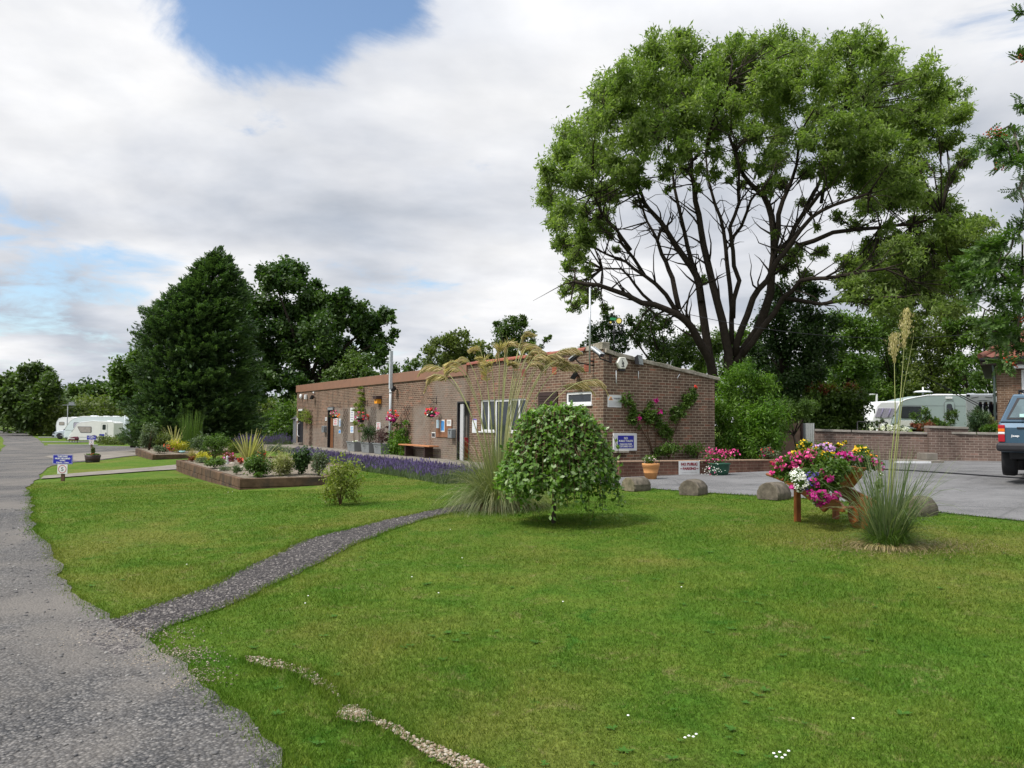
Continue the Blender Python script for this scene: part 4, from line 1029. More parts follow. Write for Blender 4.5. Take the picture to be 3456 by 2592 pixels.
# bench
r = floorthing('bench', 'wall bench with orange brown seat by the green climber', 'bench', k1, 1452, 1400, .28)
w = rectL(k1, 1285, 1340, 1620, 1372, .45); bw = (w[1] - w[0]) / 2
MB().box(-bw, bw, -.2, .2, .41, .455).build('seat', surf('bench_wood', (.42, .18, .08), .6, .2, 8), r, bevel=.008)
for sx in (-1, 1): MB().box(sx * bw * .62 - .05, sx * bw * .62 + .05, -.14, .2, 0, .409).build('leg', M_dkbrown, r, bevel=.005)
MB().box(-bw * .6, bw * .6, .05, .09, .3, .36).build('rail', M_dkbrown, r)
# metal planters
def trough(label, x0, x1, yb, h=.42, mat=None):
    a = rectL(k1, x0, yb - 40, x1, yb, .45); w = min(1.2, (a[1] - a[0])) * .8
    r = floorthing('metal_planter', label, 'planter', k1, (x0 + x1) / 2, yb, .45, 'metal planters along the brick wall')
    M_ = M_grey if mat is None else mat
    mb = MB(); ww, d = w / 2, .22
    mb.add([(-ww * .86, -d * .85, 0), (ww * .88, -d * .85, 0), (ww * .88, d * .85, 0), (-ww * .88, d * .85, 0), (-ww, -d, h), (ww, -d, h), (ww, d, h), (-ww, d, h), (-ww + .03, -d + .03, h), (ww - .03, -d + .03, h), (ww - .03, d - .03, h), (-ww + .03, d - .03, h), (-ww + .03, -d + .03, h - .05), (ww - .03, -d + .03, h - .05), (ww - .03, d - .03, h - .05), (-ww + .03, d - .03, h - .05)],
           [(0, 3, 2, 1), (0, 1, 5, 4), (1, 2, 6, 5), (2, 3, 7, 6), (3, 0, 4, 7), (4, 5, 9, 8), (5, 6, 10, 9), (6, 7, 11, 10), (7, 4, 8, 11), (8, 9, 13, 12), (9, 10, 14, 13), (10, 11, 15, 14), (11, 8, 12, 15)])
    mb.build('body', M_, r, bevel=.01)
    MB().box(-ww - .02, ww + .02, -d - .025, -d - .002, h - .03, h + .01).build('rim', M_, r, bevel=.004)
    MB().tube([(-.1, -d * .95 - .01, h * .72), (-.09, -d - .045, h * .66), (.09, -d - .045, h * .66), (.1, -d * .95 - .01, h * .72)], .008, 6).build('handle', M_black, r)
    MB().box(-ww + .04, ww - .04, -d + .04, d - .04, h - .07, h - .045).build('soil', M_soil, r)
    return r, w
tr = []
for lb, x0, x1, yb in (('grey metal planter with sparse top, leftmost of the three by the wall', 725, 840, 1385), ('grey metal planter holding a dark green bush', 878, 995, 1400), ('grey metal planter holding a brown withered shrub', 1018, 1120, 1420)): tr.append(trough(lb, x0, x1, yb))
def onplanter(r, dz=.37): return (r.location.x, r.location.y, r.location.z + dz)
shrub('green_bush', 'dark green pointed bush growing in the middle metal planter', onplanter(tr[1][0]), .42, .3, .85, 1100, .07, .045, LG['dark'], cat='shrub')
shrub('withered_shrub', 'brown withered shrub in the right metal planter', onplanter(tr[2][0]), .40, .3, .70, 900, .055, .03, LG['purple'], cat='shrub')
shrub('seedling', 'few pale leaves with one white flower in the left planter', onplanter(tr[0][0]), .12, .1, .14, 50, .04, .03, LG['grey'], cat='plant', flowers=(('white', 3, .06),))
# red bin or chair in the doorway
r = thing('red_bin', 'red plastic bin standing inside the open doorway', 'bin', BM @ Vector((FL(*k1(1970, 1440), -.3)[0] + .05, -.35, .03)), RL)
MB().lathe([(.17, 0), (.22, .55), (.24, .60), (.24, .68), (.16, .78)], n=18).build('body', M_red, r); MB().box(-.26, .26, -.26, -.2, .6, .63).build('rim', M_red, r)
# hanging baskets
def basket(label, x0, y0, x1, y1, cols, off=.38):
    w = rectL(k1, x0, y0, x1, y1, off); hh = w[3] - w[2]; ww = min((w[1] - w[0]) * .62, hh * 1.05); xm, ym = (x0 + x1) / 2, (y0 + y1) / 2
    r = wallthing('hanging_basket', label, 'hanging basket', k1, xm, ym, 'L', off, 'flower baskets hanging on the long wall')
    c = r.location; rr = ww / 2
    MB().lathe([(.03, -hh * .5), (.12, -hh * .42), (.17, -hh * .2), (.18, -hh * .12)], n=14).build('bowl', M_black, r)
    MB().tube([(0, off, hh * .9), (0, 0, hh * .86), (0, 0, hh * .3)], .007, 5).tube([(.14, 0, -hh * .1), (0, 0, hh * .86)], .003, 4).tube([(-.14, 0, -hh * .1), (0, 0, hh * .86)], .003, 4).build('chain', M_black, r)
    bl = [(c.x, c.y, c.z, rr, rr, hh * .42), (c.x - .05, c.y, c.z - hh * .2, rr * .8, rr * .8, hh * .3), (c.x + .03, c.y - .04, c.z + hh * .2, rr * .7, rr * .7, hh * .25)]
    foliage('foliage', bl, 420, .05, .035, LG['mid'], r, 14, .3, (.3, .9))
    for nm, cnt, dz in cols:
        b2 = [(c.x + rng.uniform(-.08, .08), c.y, c.z + dz * hh, rr * .95, rr * .95, hh * .30)]
        P, O, R = clumps(b2, cnt, 14, .10, (.9, 1.1)); m = len(P); leaves('flowers', P, unit(m), O + np.array([0, -.8, .3]), .065, .06, FL_[nm], r)
basket('peach and pink hanging basket beside the brown wooden door', 495, 900, 630, 990, (('orange', 90, -.1), ('pink', 60, .15), ('white', 30, 0)))
basket('narrow red and white hanging basket under the tall climber', 805, 895, 890, 1030, (('red', 110, 0), ('white', 40, -.15), ('magenta', 40, -.2), ('pink', 40, .1)))
basket('red and magenta hanging basket in front of the flue pipe', 1120, 900, 1250, 1035, (('red', 90, .2), ('magenta', 120, -.12), ('white', 45, -.15), ('pink', 30, .15)))
basket('bright red hanging basket nearest the noticeboard', 1510, 860, 1680, 978, (('red', 200, 0), ('pink', 70, -.1), ('magenta', 40, .2), ('white', 25, -.2)))
# climbers on the wall
def wallplant(name, label, kf, spots, n, ln, wd, mat, face='L', stems=(), cat='climber', flowers=(), smat=None):
    fn = (FL if face == 'L' else FG)
    def wp(x, y, off):
        a, z_ = fn(*kf(x, y), off); return BM @ (Vector((a, off, z_)) if face == 'L' else Vector((-off, -a, z_)))
    xb, yb = stems[0][0] if stems else spots[-1][:2]
    p0 = wp(xb, yb, .12); r = thing(name, label, cat, tuple(p0), 0)
    bl = []
    for x, y, rad in spots:
        p = wp(x, y, .14); q = wp(x + rad, y, .14); rr = max(.07, (q - p).length * (.75 if face == 'L' else 1)); qz = abs(wp(x, y + rad, .14).z - p.z)
        bl.append((p.x, p.y, p.z, rr * .8, rr * .8 if face == 'L' else rr * .5, max(.06, qz)))
    foliage('foliage', bl, n, ln, wd, mat, r, 9, .32, (.2, .9))
    if stems:
        mb = MB()
        for s in stems: mb.tube([tuple(wp(x, y, .05)) for x, y in s], [.016 - .010 * i / max(1, len(s) - 1) for i in range(len(s))], 5)
        mb.build('stem', smat or M_twig, r, world=True)
    for nm, x, y, sz in flowers:
        p = np.array(wp(x, y, .22)); P = p + rng.normal(size=(26, 3)) * sz * .28; leaves('flower', P, unit(26), unit(26) + np.array([0, -1, 0]), sz * .7, sz * .6, FL_[nm], r)
    return r
wallplant('leafy_climber', 'leafy climber over the black door on its trellis', k1, [(210, 940, 26), (250, 920, 45), (285, 960, 40), (290, 1020, 30), (240, 1000, 35), (205, 980, 22)], 1300, .07, .05, LG['lime'], stems=[[(300, 1290), (305, 1150), (290, 1020)], [(310, 1290), (318, 1100), (300, 980)]])
wallplant('tall_climber', 'tall narrow climber reaching the fascia in mid wall', k1, [(850, 665, 20), (845, 720, 28), (855, 780, 32), (840, 840, 34), (860, 900, 32), (790, 840, 18), (785, 900, 18), (790, 1040, 26), (835, 1000, 26), (860, 1060, 20), (835, 1120, 10)], 2000, .06, .045, LG['lime'], stems=[[(830, 1300), (828, 1150), (840, 1000), (850, 800), (852, 660)], [(775, 1280), (772, 1120), (785, 1000), (790, 850)]])
wallplant('bright_climber', 'bright green climber bushing out behind the bench', k1, [(1220, 1280, 90), (1310, 1230, 80), (1360, 1330, 50), (1180, 1150, 30), (1230, 1060, 32), (1330, 1040, 36), (1250, 1120, 50), (1310, 1130, 50), (1210, 1210, 60), (1290, 1220, 80), (1340, 1290, 70), (1240, 1310, 90), (1180, 1330, 60), (1330, 1370, 70), (1250, 1380, 60)], 3600, .085, .065, LG['bright'], stems=[[(1250, 1420), (1240, 1250), (1225, 1050)], [(1300, 1420), (1310, 1200), (1330, 1040)]])
wallplant('dark_climber', 'dark red leaved climber left of the flue pipe', k1, [(1130, 1080, 18), (1132, 1150, 22), (1128, 1220, 24), (1120, 1290, 24)], 600, .06, .04, LG['purple'], stems=[[(1130, 1390), (1132, 1080)]])
k4 = lambda x, y: (2020 + x * .18987, 1140 + y * .18987)
wallplant('climbing_rose', 'climbing rose with dark crimson blooms fanned over the gable wall', k4,
          [(440, 1100, 80), (560, 1050, 60), (560, 1180, 90), (600, 1270, 80), (650, 1330, 90), (600, 1420, 100), (640, 1480, 70), (800, 1370, 80), (900, 1340, 100), (980, 1380, 110), (930, 1470, 100), (1050, 1440, 90), (1150, 1340, 60), (930, 1170, 70), (900, 1220, 40), (1050, 1540, 90),
           (1350, 1290, 80), (1400, 1380, 100), (1330, 1430, 80), (1460, 1330, 90), (1500, 1230, 100), (1570, 1150, 90), (1650, 1080, 110), (1700, 1000, 80), (1670, 930, 60), (1550, 1050, 70), (1200, 1600, 90), (1260, 1680, 90), (1150, 1700, 80), (1230, 1760, 60), (720, 1600, 30)],
          4600, .068, .05, LG['mid'], 'G', stems=[[(990, 2150), (900, 1850), (780, 1650), (700, 1500), (620, 1350), (520, 1200), (430, 1100)], [(985, 2150), (930, 1900), (860, 1650), (900, 1400), (930, 1200)], [(1000, 2150), (1020, 1800), (1050, 1500), (1000, 1400)], [(1240, 2000), (1300, 1800), (1400, 1560), (1480, 1350), (1600, 1150), (1700, 960)], [(1010, 2150), (1100, 1900), (1230, 1760)]],
          cat='rose', flowers=(('magenta', 1025, 1110, .10), ('magenta', 1080, 1318, .13), ('magenta', 722, 1435, .11), ('red', 1725, 865, .07)), smat=M_twig)
for (sx, sy, rr_, nn, lab) in ((1250, 2030, 170, 900, 'low trailing shrub on the raised bed under the rose'), (1750, 2110, 120, 600, 'small leafy plant at the right end of the raised bed')):
    s_, z_ = FG(*k4(sx, sy), .35); p = BM @ Vector((-.35, -s_, .42)); shrub('bed_shrub', lab, tuple(p), .45, .3, .42, nn, .07, .045, LG['mid'])

# ------------------------------------------------------------------ low wall in front of the gable with its soil bed
A0 = ATZ(2090, 1558, .70); A1 = ATZ(2640, 1552, .70)
lw = thing('low_brick_wall', 'low brick planter wall in front of the gable', 'wall', (A0.x, A0.y, .15), math.atan2(A1.y - A0.y, A1.x - A0.x))
ll = (A1 - A0).length
MB().box(0, ll, 0, .22, -.5, .53).build('wall', brickm('low_wall_brick', (.13, .062, .045), (.16, .085, .060), (.22, .105, .075), (.20, .14, .10), dark=.6), lw, uv=True)
MB().box(-.01, ll + .01, -.02, .24, .532, .56).build('coping', surf('brick_coping', (.30, .20, .14), .85, .3, 14, .2), lw, bevel=.006)
e1 = MB(); e1.box(0, .22, .22, 1.6, -.5, .53); e1.build('return_wall', M_brickG, lw, uv=True)
MB().box(.23, ll - .05, .225, 1.55, .2, .42).build('soil', M_soil, lw)
# parking sign
k5 = lambda x, y: (2020 + x * .18987, 1380 + y * .18987)
def lowpt(px, py, off):
    m = bas(lw).inverted(); o = m @ CAMP; d = m.to_3x3() @ Vector(ray(px, py)); s = (-off - o.y) / d.y; return o + d * s
a = lowpt(*k5(1427, 1170), .03); b = lowpt(*k5(1796, 925), .03)
w, h = b.x - a.x, b.z - a.z
r = thing('parking_sign', 'white sign reading no public parking on low wall', 'sign', bas(lw) @ Vector(((a.x + b.x) / 2, -.022, (a.z + b.z) / 2)), lw.rotation_euler.z)
MB().box(-w / 2, w / 2, -.012, -.001, -h / 2, h / 2).build('board', M_paper, r, bevel=.003)
M_mar = surf('maroon_ink', (.22, .015, .03), .6, .1)
mb = MB(); text(mb, 'NO PUBLIC', 0, h * .28, w * .80, h * .21, -.0145, .06); text(mb, 'PARKING', 0, -h * .06, w * .63, h * .21, -.0145, .06); mb.box(-w * .39, w * .39, -.0145, -.0125, h * .145, h * .16)
for sx in (-1, 1): mb.prism([(sx * w * .45, -h * .06), (sx * w * .385, -h * .06 + h * .045), (sx * w * .385, -h * .06 + h * .02), (sx * w * .33, -h * .06 + h * .02), (sx * w * .33, -h * .06 - h * .02), (sx * w * .385, -h * .06 - h * .02), (sx * w * .385, -h * .06 - h * .045)], -.0145, -.0125)
mb.build('lettering', M_mar, r)
mb = MB(); text(mb, 'CLAMPING IN OPERATION', 0, -h * .35, w * .72, h * .07, -.0145, 0); mb.build('small_lettering', surf('ink_grey3', (.3, .28, .28), .6, .1), r)
# pots on the tarmac
def gpt(kf, x, y): return G(*kf(x, y))
q = gpt(k5, 945, 1262); r = thing('terracotta_pot', 'large ribbed terracotta pot against the low wall', 'pot', tuple(q + Vector((0, .12, 0))))
sc = (q.y + .12) / FPX * .18987; H_ = 285 * sc; R1 = 155 * sc; R0 = 95 * sc
MB().lathe([(R0, 0), (R0 + (R1 - R0) * .4, H_ * .4), (R0 + (R1 - R0) * .42 + .008, H_ * .42), (R0 + (R1 - R0) * .45, H_ * .45), (R1 * .92, H_ * .76), (R1 * .97, H_ * .78), (R1 * .96, H_ * .84), (R1, H_ * .86), (R1, H_ * .96), (R1 * .98, H_), (R1 * .88, H_), (R1 * .84, H_ * .93)], n=32).build('pot', surf('pot_terracotta', (.52, .25, .09), .8, .15, 7), r)
MB().lathe([(.01, H_ * .9), (R1 * .86, H_ * .9)], n=20).build('soil', M_soil, r)
shrub('pot_plant', 'green and pale pink flowering plant in the terracotta pot', (q.x, q.y + .12, q.z + H_ * .92), R1 * 1.05, R1 * 1.05, .24, 420, .06, .03, LG['mid'], cat='plant', flowers=(('palepink', 40, .035), ('white', 16, .03)))
k6 = lambda x, y: (2000 + x * .27125, 1300 + y * .27125)
q = gpt(k6, 1600, 1130); r = thing('green_tub', 'dark green ribbed plastic tub against the low wall', 'tub', tuple(q + Vector((0, .2, 0))))
mb = MB(); pr = [(.20, 0), (.24, .12), (.26, .27), (.28, .28), (.28, .31), (.25, .31)]; mb.lathe(pr, n=32); mb.build('tub', surf('green_plastic', (.015, .075, .045), .45, .15), r)
MB().lathe([(.01, .27), (.25, .27)], n=20).build('soil', M_soil, r)
shrub('tub_plants', 'pink geraniums and trailing white lobelia in green tub', (q.x - .02, q.y + .18, q.z + .27), .38, .3, .26, 700, .05, .03, LG['mid'], cat='plant', flowers=(('pink', 50, .06),),
      extra=[(q.x - .22, q.y + .02, q.z + .2, .14, .14, .17)])
P = np.array([q.x - .2, q.y - .0, q.z + .16]) + rng.normal(size=(90, 3)) * np.array([.14, .07, .09]); o = leaves('flowers', P, unit(90), unit(90) + np.array([0, -1, .3]), .03, .03, FL_['white'], bpy.data.objects['tub_plants'])
P = np.array([q.x + .05, q.y + .1, q.z + .58]) + rng.normal(size=(110, 3)) * np.array([.22, .1, .045]); o = leaves('flowers', P, unit(110), unit(110) + np.array([0, -1, .3]), .055, .05, FL_['pink'], bpy.data.objects['tub_plants'])
q = ATZ(*k3(2200, 1540), .42); r = thing('red_pot', 'terracotta red pot at the right end of the low wall', 'pot', (q.x, q.y, float(gz(q.x, q.y)) + .014))
MB().lathe([(.16, 0), (.22, .2), (.24, .21), (.24, .26), (.20, .26)], n=24).build('pot', surf('pot_red', (.38, .06, .035), .6, .15), r); MB().lathe([(.01, .23), (.21, .23)], n=20).build('soil', M_soil, r)
shrub('red_flower_plant', 'grey green plant with few crimson flowers in the red pot', (q.x, q.y, r.location.z + .23), .30, .28, .42, 650, .06, .03, LG['grey'], cat='plant', flowers=(('magenta', 22, .04), ('red', 10, .04)))

# ------------------------------------------------------------------ logs on the lawn edge
def log(label, px, py, L_, Rr, ang, tilt=0):
    ang = -ang; L_ *= .8
    q = G(px, py); r = thing('edging_log', label, 'log', (q.x, q.y + .12, q.z - .04), ang, 'half buried log posts along the lawn edge')
    n_ = 22; mb = MB()
    prof = [(math.cos(math.pi * (i / n_) * 1.25 - .39) * Rr * rng.uniform(.95, 1.04), Rr * .55 + math.sin(math.pi * (i / n_) * 1.25 - .39) * Rr * rng.uniform(.95, 1.04)) for i in range(n_ + 1)]
    mb.prism(prof, -L_ / 2 + .01, L_ / 2, smooth=True); mb.build('log', M_log, r, bevel=.015)
    mb = MB(); mb.prism([(x * .95, .012 + (z - 0) * .95) for x, z in prof], -L_ / 2 - .004, -L_ / 2 + .008); mb.build('cut_end', M_logend if 'pale' in label else M_log, r, bevel=.004)
log('pale lichened log end nearest the weeping tree', 2150, 1658, .55, .20, math.radians(55))
log('cut log standing in front of the parking sign', 2345, 1672, .50, .21, math.radians(38))
log('grey log behind the flower filled wheelbarrow', 2620, 1688, .50, .22, math.radians(50))
log('grey log behind the tall grass clump on the right', 3110, 1742, .5, .2, math.radians(60))

# ------------------------------------------------------------------ wheelbarrow planter
q = G(2757, 1757); ang = math.atan2(-.96, .28) - math.pi / 2
wb = thing('wheelbarrow_planter', 'orange stained wooden wheelbarrow planter on the lawn', 'wheelbarrow', tuple(q), ang)
# local +Y points to the wheel, X across
WL = .31
for sx in (-1, 1):
    MB().box(sx * WL - .035, sx * WL + .035, -.035, .035, -.02, .48).build('leg', M_oakp, wb, bevel=.006)
    mb = MB(); mb.tube([(sx * (WL + .06), -.62, .60), (sx * (WL + .05), -.45, .575), (sx * WL, -.30, .54)], [.022, .022, .032], 8)
    mb.prism([(-.30, .50), (-.30, .57), (.15, .52), (.85, .33), (.92, .27), (.90, .22), (.80, .22), (.62, .24), (.52, .18), (.42, .24), (.1, .36)], -.022, .022, M=Matrix.Translation((sx * WL * .9, 0, 0)) @ Matrix.Rotation(math.radians(90), 4, 'Z'))
    mb.build('shaft', M_oakp, wb, bevel=.006)
def tub(mb, z0, z1, w0, w1, y00, y01, y10, y11, t=.022):
    for s in (-1, 1): mb.add([(s * w0, y00, z0), (s * w0, y01, z0), (s * w1, y11, z1), (s * w1, y10, z1), (s * (w0 - t), y00, z0), (s * (w0 - t), y01, z0), (s * (w1 - t), y11, z1), (s * (w1 - t), y10, z1)], [(0, 1, 2, 3), (7, 6, 5, 4), (3, 2, 6, 7), (0, 4, 5, 1), (1, 5, 6, 2), (0, 3, 7, 4)])
mb = MB(); tub(mb, .48, .68, .26, .34, -.35, .42, -.42, .55); mb.box(-.26, .26, -.35, .42, .48, .51); mb.build('side_board', M_oakp, wb, bevel=.004)
mb = MB()
for i in range(4):
    a, b = -1 + i * .5 + .01, -.5 + i * .5 - .01
    top = .76 + (.02 if i in (1, 2) else 0)
    mb.add([(a * .24, .42, .50), (b * .24, .42, .50), (b * .31, .60, top), (a * .31, .60, top), (a * .24, .445, .495), (b * .24, .445, .495), (b * .31, .625, top - .005), (a * .31, .625, top - .005)], [(0, 1, 2, 3), (7, 6, 5, 4), (0, 4, 5, 1), (3, 2, 6, 7), (1, 5, 6, 2), (0, 3, 7, 4)])
mb.build('front_board', M_oakp, wb, bevel=.004)
mb = MB(); mb.add([(-.24, -.35, .5), (.24, -.35, .5), (.34, -.42, .68), (-.34, -.42, .68)], [(0, 1, 2, 3)]); o = mb.build('back_board', M_oakp, wb); o.modifiers.new('s', 'SOLIDIFY').thickness = .022
MB().box(-.31, .31, -.38, .50, .60, .64).build('soil', M_soil, wb)
mb = MB(); My = Matrix.Rotation(math.radians(90), 4, 'Y')
mb.lathe([(.19, -.03), (.21, -.028), (.21, .028), (.19, .03)], c=(0, .86, .19), n=26, M=My); mb.tube([(-.26, .86, .27), (.26, .86, .27)], .02, 8)
mb.build('wheel', M_oakp, wb, bevel=.005)
for sx in (-1, 1): MB().prism([(.80, .24), (.92, .27), (.93, .10), (.86, .06), (.80, .12)], -.02, .02, M=Matrix.Translation((sx * .10, 0, 0)) @ Matrix.Rotation(math.radians(90), 4, 'Z')).build('wheel_bracket', M_oakp, wb, bevel=.004)
wbm = bas(wb)
def fplant(name, label, spots, nfol, lm, flowers, ln=.055, wd=.035):
    """flower mass in barrow; spots are pixel x,y,radius(px),depth offset in native pixels"""
    bl = []
    for x, y, rad, dY in spots:
        Yd = 10.72 + dY * (2.2 if dY < 0 else 1); p = AT(x, y, Yd); rr = rad / FPX * Yd; bl.append((p.x, p.y, p.z, rr, rr * .8, rr * .8))
    c = bl[0]; r = thing(name, label, 'flowers', (c[0], c[1], c[2] - .1), 0)
    if nfol: foliage('foliage', bl, nfol, ln, wd, lm, r, 10, .33, (.1, .85))
    for nm, cnt, sz in flowers:
        P, O, R = clumps(bl, cnt, max(8, cnt // 9), .13, (.8, 1.05))
        # petals gather into rosettes
        m = len(P); D = unit(m); leaves('flowers', P, D, O + np.array([0, -.7, .5]) , sz, sz * .85, FL_[nm], r)
    return r
k8 = lambda x, y, rad, dY=0.0: (2500 + x * .339, 1430 + y * .339, rad * .339, dY)
fplant('green_filler', 'mass of green foliage spilling over the wheelbarrow', [k8(800, 420, 180), k8(600, 400, 150, .1), k8(1000, 380, 150, .3), k8(450, 450, 100, .1), k8(1200, 380, 130, .1), k8(1330, 400, 70, .1), k8(850, 540, 150, -.2), k8(780, 660, 110, -.25), k8(600, 560, 130, -.1), k8(950, 470, 120, -.25), k8(1000, 400, 90, -.2), k8(380, 480, 80), k8(1370, 620, 50, -.3), k8(800, 300, 150, .4)], 9000, LG['mid'], ())
fplant('pink_petunias', 'bright pink petunias on the left of the wheelbarrow', [k8(480, 380, 90), k8(620, 360, 100), k8(690, 310, 70), k8(400, 410, 70), k8(560, 400, 90), k8(320, 480, 28), k8(460, 515, 20)], 900, LG['mid'], (('pink', 420, .055),))
fplant('crimson_petunias', 'crimson and magenta petunias trailing in the middle of the wheelbarrow', [k8(930, 420, 60), k8(830, 480, 40, -.2), k8(880, 540, 40, -.3), k8(800, 740, 90, -.35), k8(700, 690, 35, -.3), k8(950, 715, 38, -.35), k8(520, 635, 30, -.2), k8(720, 555, 25, -.3), k8(755, 610, 25, -.3), k8(740, 390, 60)], 500, LG['mid'], (('magenta', 430, .06),))
fplant('purple_petunias', 'purple magenta petunias on the right of the wheelbarrow', [k8(1010, 320, 50), k8(1100, 330, 50), k8(1340, 380, 50), k8(1060, 410, 26), k8(1400, 450, 28), k8(960, 360, 50), k8(1180, 350, 40)], 300, LG['mid'], (('magenta', 160, .055), ('lilac', 40, .05)))
fplant('white_lobelia', 'cushion of tiny white lobelia on the wheelbarrow side', [k8(570, 530, 75, -.25), k8(600, 590, 75, -.28), k8(560, 490, 60, -.2), k8(590, 650, 45, -.25)], 700, LG['mid'], (('white', 620, .022),), .03, .02)
fplant('blue_lobelia', 'small violet blue lobelia beside the white cushion', [k8(700, 510, 45, -.25), k8(700, 580, 55, -.28), k8(650, 640, 25, -.28), k8(740, 500, 30, -.25)], 300, LG['mid'], (('blue', 220, .026),), .03, .02)
fplant('yellow_marigolds', 'small yellow marigolds along the top of the wheelbarrow', [k8(650, 210, 60, .3), k8(600, 240, 50, .2), k8(760, 290, 70, .1), k8(870, 320, 60), k8(870, 370, 40), k8(980, 215, 30, .3), k8(1040, 180, 22, .3), k8(1200, 290, 80, .2), k8(1180, 260, 50, .2), k8(860, 220, 50, .3), k8(540, 300, 40, .1), k8(1310, 320, 30, .1)], 1300, LG['mid'], (('yellow', 520, .034), ('orange', 60, .034)))
fplant('lilac_phlox', 'pale lilac cluster at the top of the wheelbarrow', [k8(800, 250, 60, .2), k8(870, 250, 60, .25), k8(740, 260, 40, .2)], 150, LG['mid'], (('lilac', 420, .035),))
fplant('orange_marigolds', 'orange marigolds at the right end of the wheelbarrow', [k8(1330, 345, 38, .1), k8(1290, 330, 25, .1)], 100, LG['mid'], (('orange', 90, .035),))
fplant('trailing_white_flowers', 'sparse white flowers trailing at the right front board', [k8(1395, 500, 26, -.2), k8(1385, 560, 30, -.22), k8(1378, 620, 30, -.24), k8(1375, 680, 30, -.25), k8(1345, 740, 30, -.26)], 260, LG['mid'], (('white', 50, .025),), .03, .02)
# ------------------------------------------------------------------ timber beds
M_bedgravel = gravel_mat('bed_gravel', [(.16, .125, .085), (.25, .205, .15), (.36, .32, .26)], 50, None, .9)
def sleeper_wall(mb, a, b, ztop, zbot, gap=.006, lh=.2, inset=0, sl=None):
    """stacked sleepers from a to b (2-D points), 0.13 thick inwards (left of a->b)"""
    a, b = Vector(a), Vector(b); d = (b - a); ln = d.length; d.normalize(); nrm = Vector((-d.y, d.x))
    k = 0; z = ztop
    while z > zbot:
        z0 = z - lh + gap; s = 0.0; first = sl or 2.4
        if k % 2: first *= .5
        while s < ln - .01:
            e = min(ln, s + first); first = sl or 2.4
            if ln - e < .3: e = ln
            j = random.uniform(-.008, .008)
            p = [a + d * (s + .004) + nrm * j, a + d * (e - .004) + nrm * j, a + d * (e - .004) + nrm * (.13 + j), a + d * (s + .004) + nrm * (.13 + j)]
            mb.add([(v.x, v.y, zz_) for zz_ in (z0, z) for v in p], [(0, 3, 2, 1), (4, 5, 6, 7), (0, 1, 5, 4), (1, 2, 6, 5), (2, 3, 7, 6), (3, 0, 4, 7)])
            s = e
        z -= lh; k += 1
def bed(name, label, pts, ztop, loc, faces, zbots):
    r = thing(name, label, 'raised bed', loc)
    for (i, j, sl), zb in zip(faces, zbots):
        mb = MB(); sleeper_wall(mb, pts[i], pts[j], ztop, zb, sl=sl); mb.build('sleeper_side', M_timber, r, world=True, bevel=.012)
    c = Vector((sum(p[0] for p in pts) / len(pts), sum(p[1] for p in pts) / len(pts)))
    q = [c + (Vector(p) - c) * .975 for p in pts]
    # gravel with gentle mounds
    bm = bmesh.new(); f = bm.faces.new([bm.verts.new((v.x, v.y, ztop - .04)) for v in q]); bmesh.ops.triangulate(bm, faces=[f])
    bmesh.ops.subdivide_edges(bm, edges=bm.edges[:], cuts=14, use_grid_fill=True)
    for v in bm.verts: v.co.z += .035 * math.sin(v.co.x * 2.1) * math.sin(v.co.y * 1.7) + random.uniform(-.006, .006) + .01
    me = bpy.data.meshes.new('gravel'); bm.to_mesh(me); bm.free()
    mi_ = bas(r).inverted(); me.transform(mi_); me.materials.append(M_bedgravel)
    if me.polygons[0].normal.z < 0: me.flip_normals()
    o = bpy.data.objects.new('gravel_fill', me); COL.objects.link(o); o.parent = r
    return r
ZB1 = .34
b1 = [tuple(ATZ(595, 1552, ZB1)[:2]), tuple(ATZ(809, 1616, ZB1)[:2]), tuple(ATZ(1105, 1609, ZB1)[:2]), (-4.9, 23.5), (-8.2, 29.0)]
bed('sleeper_bed', 'near raised bed of stained railway sleepers filled with gravel', b1, ZB1, (-8, 22, 0), [(0, 1, .42), (1, 2, 2.6), (2, 3, 2.4), (3, 4, 2.4), (4, 0, 2.4)], [-.15, .0, .1, .1, -.15])
ZB2 = .17
b2 = [tuple(ATZ(457, 1513, ZB2)[:2]), tuple(ATZ(515, 1535, ZB2)[:2]), tuple(ATZ(660, 1532, ZB2)[:2]), (-14.0, 43), (-18.5, 47)]
bed('sleeper_bed', 'farther raised timber bed beside the tall conifer', b2, ZB2, (-16, 38, 0), [(0, 1, .8), (1, 2, 2.4), (2, 3, 2.4), (3, 4, 2.4), (4, 0, 2.4)], [-.4, -.3, -.2, -.2, -.4])
k9 = lambda x, y: (500 + x * .29385, 1450 + y * .29385)
def bp(x, y, z=ZB1): q = ATZ(*k9(x, y), z - .03); return (q.x, q.y, z - .03)
def bsh(name, label, x, y, wpx, hpx, n, ln, wd, mat, zb=ZB1, **kw):
    p = bp(x, y, zb); s = p[1] / FPX * .29385 * 1.22; n = int(n * 1.3); return shrub(name, label, p, wpx * s / 2, wpx * s / 2, hpx * s, n, ln, wd, mat, **kw)
bsh('round_shrub', 'round cream variegated shrub near the bed corner', 1515, 535, 270, 225, 3200, .05, .024, LG['vari'])
bsh('leafy_shrub', 'dark green bushy shrub left of the variegated one', 1250, 540, 270, 190, 2200, .06, .035, LG['mid'])
bsh('dark_shrub', 'dark compact shrub right of the variegated one', 1760, 525, 190, 250, 1500, .07, .05, LG['dark'])
bsh('tall_herb', 'tall blue green herb at the right end of the bed', 1960, 530, 190, 250, 1500, .06, .02, LG['grey'], cat='herb')
spiky('herb_spire', 'thin pale spire rising from the tall herb', bp(1975, 530), 5, .55, .015, LG['grey'], .15, .1)
bsh('dark_ball_shrub', 'tiny dark ball shrub in the gravel', 1010, 505, 130, 80, 800, .03, .016, LG['oak'])
